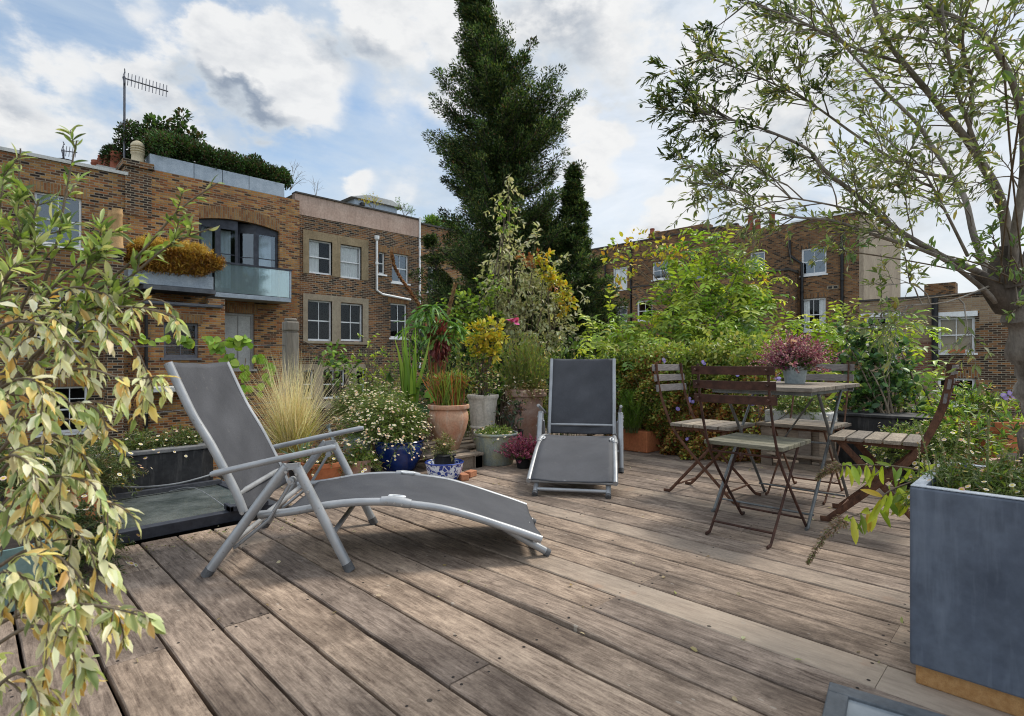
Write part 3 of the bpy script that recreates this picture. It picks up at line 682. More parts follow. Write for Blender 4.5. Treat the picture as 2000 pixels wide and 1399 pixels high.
b = MB(); b.tube([c, (c[0], c[1] + .006, c[2])], .26, 24); MURO = mottled('orange_disc', (.7, .33, .05), (.75, .4, .08), 3); d_ = b.build('round_sign', MURO, rt)
b = MB(); b.tube([(c[0], c[1] - .006, c[2] + .02), (c[0], c[1] - .002, c[2] + .02)], .15, 24); b.build('disc', mottled('blue_disc', (.05, .22, .5), (.08, .3, .6), 3), d_)
# aerials and chimney on A
st = thing('chimney_stack', (*T(3.1, 1.6, 0)[:2], zA - .3), 'low chimney stack with four red pots behind the white coping', 'chimney')
xs0, zs0 = fy(201, 336, DA + 1.6); xs1, zs1 = fy(240, 325, DA + 1.6)
b = MB(); b.box((xs0 - .1, DA + 1.4, zA - .3), (xs1, DA + 2.3, zs0 - .02)); b.build('stack', BR_DRK, st, uv=True)
b = MB(); b.prism([(xs0 - .2, DA + 1.3, zs0 - .018), (xs1 + .1, DA + 1.3, zs0 - .018), (xs1 + .1, DA + 2.4, zs0 - .018), (xs0 - .2, DA + 2.4, zs0 - .018)], (0, 0, .14)); b.build('coping', DRYW, st)
for px, py, dd in ((190, 315, 2.6), (203, 306, 2.3), (214, 304, 2.0), (227, 298, 1.7)):
    X_, z_ = fy(px, py, DA + dd); chimneypot(st, X_, DA + dd, zs0 - .1, z_ - zs0 + .1, .19, POTR)
def aerial(px, ytop, ybase, D, x2, y2, lab, sc_=1.0, n=11):
    X_, zt = fy(px, ytop, D); _, zb = fy(px, ybase, D)
    rt = thing('television_aerial', (X_, D, zb), lab, 'aerial')
    MB().tube([(X_, D, zb), (X_, D, zt)], .022 * sc_, 8).build('mast', ALU, rt)
    Xb, z2 = fy(x2, y2, D); p = Vector((X_ - .05, D, zt - .05)); q = Vector((Xb, D - .1, z2))
    b = MB().tube([p, q], .013 * sc_, 6)
    for i in range(n):
        c = p.lerp(q, (i + .5) / n); L = .16 * sc_; b.tube([c - Vector((.1 * L, .25 * L, .9 * L)), c + Vector((.1 * L, .25 * L, .9 * L))], .0075 * sc_, 5)
    for dz in (-.22, .22): b.tube([p + Vector((.02, -.2, dz)), p + Vector((.10, .2, dz * 1.2))], .01 * sc_, 5); b.tube([p, p + Vector((.06, 0, dz * 1.1))], .01, 5)
    b.build('antenna', ALU, rt); return rt
aerial(243, 150, 336, DA + 1.2, 327, 181, 'tall television aerial on a thin mast above the red chimney pots', 1.6, 13)
a_ = aerial(124, 292, 320, DA + 1.2, 150, 300, 'small aerial and dish poking above the white coping of the left house', 1.2, 5)
X_, z_ = fy(128, 314, DA + 1.1); MB().lathe([(0, 0), (.12, .01), (.22, .05), (.26, .09), (.24, .095), (.12, .03), (0, .02)], (X_, DA + 1.1, z_ - .1)).build('dish', ALU, a_, smooth=True)
# --- house B, the one with the balcony
T = TY(DA); uB0, uB1 = uA1 + .002, fy(585, 400, DA)[0]; zB = 6.98
rt = thing('brick_house', (6.5, DA, HB), 'golden brick house with a glass balcony and a hedge on its flat roof', 'house', 'old brick houses round the gardens')
wB = rectY(DA, 388.6, 546, 417, 578); wD = rectY(DA, 439, 497, 610, 722)
wB = (wB[0], wB[1], wB[2] + .1, wB[3]); wD = (fy(436, 610, DA)[0], wD[1], wD[2], wD[3])
xe0, xe1 = fy(282, 600, 19.0)[0], fy(439.5, 600, 19.0)[0]
b = facade(T, uB0, uB1, HB, zB, [wB, wD], .22); shell(b, T, uB0, uB1, HB, zB, 8, .012); b.build('wall', BR_ORG, rt, uv=True)
tbox(MB(), T, uB0, uB1, .02, 8, zB - .02, zB + .01).build('roof', ROOFM, rt)
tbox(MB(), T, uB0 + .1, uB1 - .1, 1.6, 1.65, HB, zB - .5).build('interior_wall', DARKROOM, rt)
# segmental brick head over the wide opening
u0, u1, z0, z1 = wB; n = 16
bot = [(u0 + (u1 - u0) * i / n, z1 - .17 * (2 * i / n - 1) ** 2) for i in range(n + 1)]
b = MB(); b.prism([T(u, -.004, z) for u, z in bot] + [T(u, -.004, z1 + .42 - .17 * (2 * i / n - 1) ** 2) for i, (u, z) in reversed(list(enumerate(bot)))], (0, .20, 0))
b.build('brick_arch', BR_ARC, rt, uv='rot')
arch(rt, T, wD, hh=.34)
# wide opening: four tall charcoal casements, the third ajar
def casement(ua, ub, ajar=0.0):
    f_ = MB(); za, zb = z0, z1 - .02; wq = .085; d = .12
    def PT(u, dd, z):
        if ajar: q = (u - ub); return T(ub + q * math.cos(ajar) , d + dd - q * math.sin(ajar), z)
        return T(u, d + dd, z)
    def bx(a, c, e, f2, dd0=0, dd1=.05):
        vs = [PT(u, dd, z) for z in (e, f2) for u, dd in ((a, dd0), (c, dd0), (c, dd1), (a, dd1))]
        f_.add(vs, [(0, 3, 2, 1), (4, 5, 6, 7), (0, 1, 5, 4), (1, 2, 6, 5), (2, 3, 7, 6), (3, 0, 4, 7)])
    bx(ua, ua + wq, za, zb); bx(ub - wq, ub, za, zb); bx(ua + wq, ub - wq, zb - .34, zb); bx(ua + wq, ub - wq, za, za + .25)
    zm = (za + zb) / 2 + .1; bx(ua + wq, ub - wq, zm, zm + .03, .01, .04)
    f = f_.build('window', CHARC, rt); 
    if ajar: f['label'] = 'casement standing ajar'
    pb = MB(); pb.add([PT(ua + wq - .01, .025, za + .24), PT(ub - wq + .01, .025, za + .24), PT(ub - wq + .01, .025, zb - .33), PT(ua + wq - .01, .025, zb - .33)], [(0, 1, 2, 3)])
    pb.build('pane', GLASSB, f)
pxs = [388.6, 428, 467, 503, 546]; uu = [fy(x, 500, DA)[0] for x in pxs]
casement(uu[0] + .02, uu[1]); casement(uu[1], uu[2]); casement(uu[2], uu[3], .55); casement(uu[3], uu[4] - .02)
b = MB(); n = 14
for a_, c_ in ((uu[0] + .1, uu[1] - .1), (uu[1] + .1, uu[2] - .15), (uu[3] + .2, uu[4] - .15)):
    vs = [T(a_ + (c_ - a_) * i / n, .42 + .02 * math.sin(i * 1.3), z) for z in (z0, z1 - .35) for i in range(n + 1)]; b.add(vs, [(i, i + 1, n + 2 + i, n + 1 + i) for i in range(n)])
b.build('curtain', CURT, rt, smooth=True)
# grey door-window under the balcony
f = window(rt, T, wD, 2, (1, 1), mat=GREYP, glass=DRYW, sash=False, lab='tall pale grey boarded window under the balcony', fw=.09)
# balcony
DBL = 19.55; Tb = TY(DBL); X0b, zr0 = fy(419.7, 508, DBL); X1b, zr1 = fy(568.7, 527, DBL); _, zf = fy(568.7, 591, DBL); _, zf2 = fy(568.7, 583, DBL)
bal = tbox(MB(), Tb, X0b, X1b, 0, DA - DBL - .01, zf, zf2 - .0).build('balcony', LEAD, rt, bevel=.01)
b = MB(); b.box((X0b, DBL - .03, zr1 - .06), (X1b + .03, DBL + .03, zr1)); b.box((X1b - .03, DBL + .031, zr1 - .06), (X1b + .03, DA - .01, zr1)); b.build('handrail', CHARC, bal)
b = MB(); b.box((X1b - .06, DBL - .01, zf2 + .001), (X1b + .0, DBL + .05, zr1 - .062)); b.build('post', LEAD, bal)
b = MB(); b.box((X0b, DBL, zf2 + .02), (X1b - .07, DBL + .015, zr1 - .062)); b.box((X1b - .025, DBL + .06, zf2 + .02), (X1b - .01, DA - .02, zr1 - .062)); b.build('glass_panel', GLASSG, bal)
# planter trough left of the balcony, in front of the wall
xp0, zp0 = fy(250, 533, 19.3); xp1, zp1 = fy(417, 541, 19.3); _, zq = fy(417, 566, 19.3)
b = MB(); b.box((xp0, 19.3, zq), (xp1, 20.45, zp1)); b.build('planter_box', LEAD, rt, bevel=.01)
# rear extension
Te = TY(19.0); wE = rectY(19.0, 320, 387.6, 629, 699); zE = fy(439.5, 592, 19.0)[1]; zEl = fy(432, 602, 19.0)[1]
b = facade(Te, xe0, xe1, HB, zEl - .02, [wE], .14); b.add([Te(xe0, 0, HB), Te(xe0, 1.49, HB), Te(xe0, 1.49, zEl - .02), Te(xe0, 0, zEl - .02)], [(0, 1, 2, 3)])
b.add([Te(xe1, 0, HB), Te(xe1, 1.49, HB), Te(xe1, 1.49, zEl - .02), Te(xe1, 0, zEl - .02)], [(0, 1, 2, 3)]); b.build('extension_wall', BR_ORG, rt, uv=True)
b = MB(); b.box((fy(406, 592, 19.0)[0], 19.0, zEl - .018), (xe1, 19.3, zE + .12)); b.build('parapet', BR_YEL, rt, uv=True)
b = MB(); b.box((xe0 - .05, 18.86, zEl + .002), (fy(433, 600, 19)[0], 18.998, zEl + .08)); b.box((xe0 - .04, 18.9, zEl + .42), (xe1 - .3, 19.9, zEl + .55)); b.build('flashing', LEADD, rt)
b = MB(); b.box((xe0, 19.31, zEl - .02), (xe1, 20.48, zEl + .03)); b.build('roof', LEADD, rt)
window(rt, Te, wE, 2, (1, 1), mat=mottled('dark_grey_window_paint', (.10, .10, .115), (.14, .14, .15), 6, .5), fw=.07, sash=False); arch(rt, Te, wE, hh=.26)
pipe(rt, [(*Te(fy(285.5, 700, 18.9)[0], -.1, 0)[:2], -1.6), (*Te(fy(285.5, 700, 18.9)[0], -.1, 0)[:2], fy(285, 615, 18.9)[1])], .045, BLACKP)
b = MB(); xl0, zl0 = fy(300, 758, 17.9); xl1, _ = fy(350, 760, 17.9); b.box((xl0, 17.9, zl0 - .12), (xl1 + .5, 18.99, zl0)); b.build('ledge', DRYW, rt)
# party chimney between A and B (rises above the parapets)
xc0, _ = fy(244, 400, DA - .02); xc1, zc = fy(296, 330, DA - .02); _, zct = fy(270, 313, DA)
st = thing('chimney_stack', ((xc0 + xc1) / 2, DA, zA - 1), 'broad brick chimney stack with one cream louvred pot beside the roof hedge', 'chimney')
b = MB(); b.box((xc0, DA - .03, zA - 1.2), (xc1, DA + 1.0, zct - .25)); b.box((xc0 - .06, DA - .09, zct - .248), (xc1 + .06, DA + 1.06, zct - .05)); b.build('stack', BR_DRK, st, uv=True)
X_, z_ = fy(269, 276, DA + .4); chimneypot(st, X_, DA + .4, zct - .05, z_ - zct + .05, .2, POTC, True)
# low chimney in front with the two buff pots
xs0, _ = fy(205, 500, 18.4); xs1, _ = fy(246, 500, 18.4); _, zs = fy(225, 484, 18.4)
st = thing('chimney_stack', ((xs0 + xs1) / 2, 18.7, HB), 'dark red brick chimney rising beside the extension, two tall buff pots on top', 'chimney')
b = MB(); b.box((xs0 + .05, 18.4, HB), (xs1 - .05, 18.95, zs - .16)); b.box((xs0, 18.33, zs - .158), (xs1, 19.0, zs)); b.build('stack', BR_DRK, st, uv=True)
for px, dd, yt in ((229, .14, 412), (221, .42, 417)):
    X_, z_ = fy(px, yt, 18.4 + dd); chimneypot(st, X_, 18.4 + dd, zs + .001, z_ - zs + .05, .14, POTY)
# roof garden planters on B
Xr0, zr_ = fy(292, 302, DA + .12); Xr1, _ = fy(556, 362, DA + .12); _, zrb = fy(292, 328, DA + .12)
xs_ = [Xr0] + [fy(x, 400, DA + .12)[0] for x in (379, 434.5, 486.5)] + [Xr1]; zt_ = fy(556, 362, DA + .12)[1]
for i in range(4):
    lab = ['leftmost', 'second', 'third', 'rightmost'][i]
    b = MB(); b.box((xs_[i] + .008, DA + .12, zB + .012), (xs_[i + 1] - .008, DA + .72, zt_ + .04)); o = b.build('roof_planter', LEAD, bevel=.008)
    props(o, f'grey metal roof planter under the hedge, {lab} of the four along the parapet', 'planter', 'metal planters on the roof edge')
# --- house C
DC = 20.9; T = TY(DC); uC0, uC1 = uB1 + .002, fy(820, 450, DC)[0]; zC = fy(590, 377, DC)[1]; zCb = fy(590, 420, DC)[1]
rt = thing('brick_house', (12, DC, HB), 'dark brick house with a pink rendered parapet and paired sash windows in stone surrounds', 'house', 'old brick houses round the gardens')
S1 = rectY(DC, 591.5, 718.7, 448, 534); S2 = rectY(DC, 591.5, 719, 572.9, 670.4); S3 = rectY(DC, 584.7, 714.4, 711, 800)
W = [rectY(DC, 603, 648.4, 466.5, 533), rectY(DC, 664.4, 705.8, 477, 542), rectY(DC, 600.7, 648, 585.3, 665.5), rectY(DC, 665, 708, 591.7, 666),
     rectY(DC, 739.7, 752, 492, 535), rectY(DC, 765.9, 798, 494, 551), rectY(DC, 762.7, 795, 592, 660), rectY(DC, 591.7, 612.5, 723, 780), rectY(DC, 631, 674, 723, 780), rectY(DC, 696, 713, 723, 780)]
b = facade(T, uC0, uC1, HB, zCb, W, .16); shell(b, T, uC0, uC1, HB, zC - .05, 8, .014); b.build('wall', BR_DRK, rt, uv=True)
tbox(MB(), T, uC0, uC1, -.012, .25, zCb + .001, zC - .06).build('parapet', STUCCO, rt)
tbox(MB(), T, uC0, uC1 + .03, -.07, .3, zC - .058, zC).build('coping', ROOFM, rt)
tbox(MB(), T, uC0, uC1, .31, 8, zCb, zCb + .1).build('roof', ROOFM, rt)
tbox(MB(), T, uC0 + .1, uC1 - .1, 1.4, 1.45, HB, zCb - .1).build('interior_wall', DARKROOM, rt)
def surround(S, holes, mat, sillz=True):
    b = MB(); hs = sorted(holes); u0, u1, z0, z1 = S
    top = min(z1 - .01, max(h[3] for h in hs)); edges = [u0] + [v for h in hs for v in (h[0], h[1])] + [u1]
    tbox(b, T, u0, u1, -.03, .10, top, z1); lo = min(h[2] for h in hs)
    if lo - z0 > .02: tbox(b, T, u0, u1, -.06, .10, z0, lo)
    for i in range(0, len(edges), 2): tbox(b, T, edges[i], edges[i + 1], -.03, .10, lo, top)
    return b.build('window_surround', mat, rt)
surround(S1, W[0:2], STONE); surround(S2, W[2:4], STONE2); surround(S3, W[7:10], STONE2)
window(rt, T, W[0], 1, curtain=(CURT, [(0, .52)]), sill=False); window(rt, T, W[1], 1, curtain=(CURT, [(0, 1)]), sill=False)
window(rt, T, W[2], 2, sill=False); window(rt, T, W[3], 2, sill=False)
window(rt, T, W[4], 1); window(rt, T, W[5], 2, glass=GLASSB); window(rt, T, W[6], 2)
for h in W[7:10]: window(rt, T, h, 2 if h is W[8] else 1, sill=False)
for h in W[4:7]: arch(rt, T, h, hh=.26)
def py_(x, y, D): X, z = fy(x, y, D); return (X, D, z)
pipe(rt, [py_(736, 462, DC - .09), py_(736, 567, DC - .09), py_(747, 575, DC - .09), py_(802, 586, DC - .09)], .05, WHITE)
pipe(rt, [py_(820, 425, DC - .08), py_(820, 720, DC - .08)], .05, WHITE)
b = MB(); b.lathe([(.05, 0), (.10, .06), (.11, .2), (.09, .2)], py_(736, 470, DC - .12)); b.build('hopper', WHITE, rt)
# --- house C2, behind the conifer
uD1 = fy(1010, 450, DC)[0]; zC2 = fy(900, 455, DC)[1]
rt = thing('brick_house', (18, DC, HB), 'plain brown brick house half hidden behind the tall conifer, left of it', 'house', 'old brick houses round the gardens')
w1 = rectY(DC, 835, 858, 520, 570); w2 = rectY(DC, 838, 862, 610, 660)
b = facade(T, uC1 + .002, uD1, HB, zC2, [w1, w2], .14); shell(b, T, uC1 + .002, uD1, HB, zC2, 8, .014); b.build('wall', BR_YEL, rt, uv=True)
tbox(MB(), T, uC1 + .1, uD1 - .1, 1.4, 1.45, HB, zC2 - .1).build('interior_wall', DARKROOM, rt)
tbox(MB(), T, uC1 + .05, uD1, -.04, .3, zC2 + .001, zC2 + .08).build('coping', ROOFM, rt); tbox(MB(), T, uC1 + .05, uD1, .31, 8, zC2 - .3, zC2 - .2).build('roof', ROOFM, rt)
window(rt, T, w1, 2); window(rt, T, w2, 2)
# roof hut
Dh = 26.0; T = TY(Dh); X0h, z0h = fy(675, 392, Dh); X1h, _ = fy(775, 410, Dh); zt = fy(706, 386, Dh)[1]
rt = thing('roof_hut', ((X0h + X1h) / 2, Dh, zC - 1), 'small pale grey hut with a low pitched roof on top of the pink parapet house', 'hut')
b = MB(); b.box((X0h + .5, Dh, zC - 1.0), (X1h, Dh + 3, zt - .1)); b.build('wall', LEAD, rt)
b = MB(); b.prism([(X0h + .2, Dh - .2, zt - .12), (X1h + .3, Dh - .2, zt - .12), (X1h - .4, Dh - .2, zt + .16), (X0h + 1.2, Dh - .2, zt + .16)], (0, 3.4, 0)); b.build('roof', DRYW, rt)
b = MB(); b.box((X0h + 1.4, Dh - .02, zt - .8), (X0h + 2.4, Dh - .005, zt - .45)); b.box((X0h + 2.9, Dh - .02, zt - .8), (X0h + 3.9, Dh - .005, zt - .45)); b.build('vent', LEADD, rt)
b = MB(); b.box((X0h + .8, Dh - .2, zt - .45), (X0h + 1.0, Dh - .01, zt - .3)); b.build('lamp', BLACKP, rt)

# --- the right-hand terrace
DD = 33.0; T = TX(DD)
def px_(x, y, D): Y, z = fx(x, y, D); return (D, Y, z)
yD0, yDm, yD1 = fx(1040, 480, DD)[0], fx(1440, 480, DD)[0], fx(1678, 480, DD)[0]
z1_ = fx(1160, 488, DD)[1]; z2_ = fx(1600, 427, DD)[1]
HD = {}
ws1 = [rectX(DD, 1197, 1225, 524, 568), rectX(DD, 1274, 1305, 512.6, 548), rectX(DD, 1244, 1274, 588, 629), rectX(DD, 1336, 1388, 526, 551),
       rectX(DD, 1197, 1225, 599, 631), rectX(DD, 1299, 1313, 663, 679), rectX(DD, 1360, 1395, 655, 690), rectX(DD, 1380, 1410, 590, 625)]
rt = thing('brick_house', (DD, (yD0 + yDm) / 2, HB), 'long brown brick house with many small white sashes, right of the conifer', 'house', 'old brick houses round the gardens')
b = facade(T, yDm, yD0, HB, z1_, ws1, .14); shell(b, T, yDm, yD0, HB, z1_, 9, .01); b.build('wall', BR_FAR, rt, uv=True)
tbox(MB(), T, yDm, yD0, -.05, .3, z1_ + .001, z1_ + .09).build('coping', ROOFM, rt); tbox(MB(), T, yDm, yD0, .31, 9, z1_ - .3, z1_ - .2).build('roof', ROOFM, rt)
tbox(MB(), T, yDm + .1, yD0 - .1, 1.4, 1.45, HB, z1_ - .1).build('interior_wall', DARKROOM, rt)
for i, h in enumerate(ws1): window(rt, T, h, 1 if i == 5 else 2, glass=GLASSB if i in (1, 3) else GLASS, curtain=(CURT, [(0, 1)]) if i == 0 else None, fw=.09)
for x, a_, c_ in ((1182, 490, 700), (1232, 470, 700)):
    pipe(rt, [px_(x, a_, DD - .1), px_(x, c_, DD - .1)], .06, BLACKP)
b = MB(); Y_, z_ = fx(1380, 460, DD); Y2, _ = fx(1265, 460, DD); b.box((DD + .1, Y_, z1_ - .2), (DD + .9, Y2, z1_ + .45)); st = b.build('chimney', BR_FAR, rt, uv=True)
for px, yt in ((1274, 447), (1284, 452), (1293, 453), (1302, 457), (1311, 460)):
    Y_, z_ = fx(px, yt, DD + .5); o = chimneypot(rt, DD + .5, Y_, z1_ + .452, z_ - z1_ - .45, .17, POTR if px < 1280 else POTY if px < 1300 else POTR); o.parent = st
# warm patched brick panel and projecting wing of D1
b = MB(); Ya, za = fx(1440, 545, 32.2); Yb, zb = fx(1235, 548, 32.2); 
ww = rectX(32.2, 1244, 1274, 588, 629)
b = facade(TX(32.2), Ya, Yb, HB, fx(1330, 552, 32.2)[1], [ww], .14)
for y_ in (Ya, Yb): b.add([(32.2, y_, HB), (32.99, y_, HB), (32.99, y_, fx(1330, 552, 32.2)[1]), (32.2, y_, fx(1330, 552, 32.2)[1])], [(0, 1, 2, 3)])
b.build('wing_wall', BR_YEL, rt, uv=True); window(rt, TX(32.2), ww, 2, fw=.09)
b = MB(); zz_ = fx(1330, 552, 32.2)[1]; b.box((32.15, Ya - .05, zz_ + .002), (32.99, Yb + .05, zz_ + .1)); b.build('wing_coping', ROOFM, rt)
# D2
ws2 = [rectX(DD, 1565, 1614, 487, 539.4), rectX(DD, 1564, 1612.7, 584.4, 648), rectX(DD, 1465, 1494, 494, 529)]
rt = thing('brick_house', (DD, (yDm + yD1) / 2, HB), 'brown brick house with two large white sashes one above the other and black drainpipes', 'house', 'old brick houses round the gardens')
b = facade(T, yD1, yDm - .002, HB, z2_, ws2, .14); shell(b, T, yD1, yDm - .002, HB, z2_, 9, .01); b.build('wall', BR_FAR, rt, uv=True)
tbox(MB(), T, fx(1678, 430, DD)[0], fx(1545, 430, DD)[0], -.06, .3, z2_ + .001, z2_ + .09).build('coping', WHITE, rt); tbox(MB(), T, yD1, yDm - .01, .31, 9, z2_ - .3, z2_ - .2).build('roof', ROOFM, rt)
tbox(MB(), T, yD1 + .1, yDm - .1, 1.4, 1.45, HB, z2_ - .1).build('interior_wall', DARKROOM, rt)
window(rt, T, ws2[0], 2, glass=GLASSB, fw=.09); window(rt, T, ws2[1], 2, curtain=(CURT, [(0, .25), (.7, 1)]), fw=.09); window(rt, T, ws2[2], 2, glass=GLASSB, fw=.09)
for h in ws2: arch(rt, T, h, BR_FAR, .3)
MB().box((DD - .004, yD1 - .0, HB), (DD + 9.2, yD1 - .2, z2_ - .05)).build('flank_wall', BEIGE, rt)
Yx = 10.45; ze = fx(1540, 528, 31.5)[1]
b = MB(); b.box((31.5, Yx, HB), (32.99, fx(1445, 528, 31.5)[0], ze)); b.build('wing_wall', BR_FAR, rt, uv=True)
b = MB(); b.box((31.42, Yx - .06, ze + .002), (32.99, fx(1445, 528, 31.5)[0], ze + .12)); b.build('wing_coping', ROOFM, rt)
pipe(rt, [px_(1542, 470, DD - .1), px_(1543, 500, DD - .1), (DD - .1, 10.2, ze + .5), (DD - .1, 10.2, -3)], .08, BLACKP)
pipe(rt, [px_(1644.5, 430, DD - .1), px_(1644.5, 720, DD - .1)], .08, BLACKP)
b = MB(); Y0, zv = fx(1616, 559, DD); Y1, _ = fx(1638, 559, DD); b.box((DD - .02, Y1, zv - .18), (DD + .05, Y0, zv)); v_ = b.build('vent', STONE2, rt)
b = MB(); m_ = (Y0 + Y1) / 2
for a_, c_ in ((Y1 + .05, m_ - .04), (m_ + .04, Y0 - .05)): b.box((DD - .03, a_, zv - .15), (DD - .021, c_, zv - .03))
b.build('grille', BLACKP, v_)
b = MB(); Ya, _ = fx(1512, 430, DD + 1); Yb, _ = fx(1450, 430, DD + 1); b.box((DD + 1, Ya, z2_ - .2), (DD + 1.8, Yb, z2_ + .12)); st = b.build('chimney', BR_FAR, rt, uv=True)
for px, yt in ((1466, 417), (1480, 430), (1508, 416)):
    Y_, z_ = fx(px, yt, DD + 1.4); o = chimneypot(rt, DD + 1.4, Y_, z2_ + .121, max(.5, z_ - z2_ - .1), .18, POTR); o.parent = st
# far stack on the skyline, right
b = MB(); b.box((39.0, 4.2, HB), (40.0, 5.6, fx(1750, 560, 39)[1])); 
props(b.build('chimney_stack', BR_FAR, uv=True), 'square brick stack just showing past the beige flank wall', 'chimney')
# --- low building E, right
DE = 25.0; T = TX(DE); yE0, yEm, yE1 = fx(1678, 600, DE)[0], fx(1823, 600, DE)[0], -2.0; zEt = fx(1680, 590, DE)[1]
we = [rectX(DE, 1690, 1751.5, 621, 643), rectX(DE, 1690, 1751, 669, 708)]
rt = thing('brick_house', (DE, 4, HB), 'low two tone brick house with two wide windows one above the other, behind the bushes', 'house', 'low flat roofed brick houses')
zmid = fx(1780, 668, DE)[1]
b = facade(T, yEm, yE0, HB, zEt, we, .12); shell(b, T, yEm, yE0, HB, zEt, 6, .01); b.build('wall', BR_PAL, rt, uv=True)
b = MB(); b.box((DE - .006, yEm, fx(1780, 726, DE)[1]), (DE + .02, fx(1754, 668, DE)[0], zmid)); b.build('wall_patch', BR_RED, rt, uv=True)
b = MB(); b.box((DE - .006, fx(1688, 668, DE)[0], HB), (DE + .02, yE0 + .02, zEt - .5)); b.build('wall_pier', BR_YEL, rt, uv=True)
tbox(MB(), T, yEm, yE0, -.05, .3, zEt + .001, zEt + .07).build('coping', ROOFM, rt); tbox(MB(), T, yEm, yE0, .31, 6, zEt - .3, zEt - .2).build('roof', ROOFM, rt)
tbox(MB(), T, yEm + .1, yE0 - .1, 1.2, 1.25, HB, zEt - .1).build('interior_wall', DARKROOM, rt)
window(rt, T, we[0], 3, (1,), sash=False, fw=.07); window(rt, T, we[1], 3, (1,), sash=False, fw=.07)
b = MB(); h = rectX(DE, 1681, 1760, 613.5, 621); tbox(b, T, h[0], h[1], -.05, .1, h[2], h[3]); h = rectX(DE, 1688, 1754, 663, 669); tbox(b, T, h[0], h[1], -.05, .1, h[2], h[3]); b.build('lintel', WHITE, rt)
pipe(rt, [px_(1826, 580, DE - .12), px_(1826, 715, DE - .12)], .10, BLACKP)
we = [rectX(DE, 1831, 1904, 621, 690), rectX(DE, 1831, 1904, 738, 790)]
rt = thing('brick_house', (DE, .5, HB), 'dark brick house with a beige blind in its white sash window, beside the olive trunk', 'house', 'low flat roofed brick houses')
b = facade(T, yE1, yEm - .002, HB, zEt, we, .12); shell(b, T, yE1, yEm - .002, HB, zEt, 6, .01); b.build('wall', BR_DRK, rt, uv=True)
b = MB(); b.box((DE - .006, yE1, fx(1880, 632, DE)[1]), (DE + .02, we[0][0] - .12, zEt - .1)); b.box((DE - .006, we[0][0] - .12, we[0][3] + .18), (DE + .02, yEm - .1, zEt - .1)); b.build('wall_patch', BR_PAL, rt, uv=True)
tbox(MB(), T, yE1, yEm, -.05, .3, zEt + .001, zEt + .07).build('coping', ROOFM, rt); tbox(MB(), T, yE1, yEm, .31, 6, zEt - .3, zEt - .2).build('roof', ROOFM, rt)
tbox(MB(), T, yE1 + .1, yEm - .1, 1.2, 1.25, HB, zEt - .1).build('interior_wall', DARKROOM, rt)
f = window(rt, T, we[0], 2, curtain=(BLIND, [(0, 1)]), fw=.08); window(rt, T, we[1], 2, sash=False, fw=.08)
b = MB(); h = rectX(DE, 1831, 1909.6, 611, 621); tbox(b, T, h[0], h[1], -.07, .1, h[2], h[3]); b.build('lintel', WHITE, rt)
b = MB(); h = rectX(DE, 1853, 1886, 684, 690); tbox(b, T, h[0], h[1], -.2, -.055, h[2], h[3] + .02); props(b.build('window_box', TERRAN), 'small terracotta trough on the sill of the window with the beige blind', 'planter')
arch(rt, T, we[1], BR_DRK, .28)

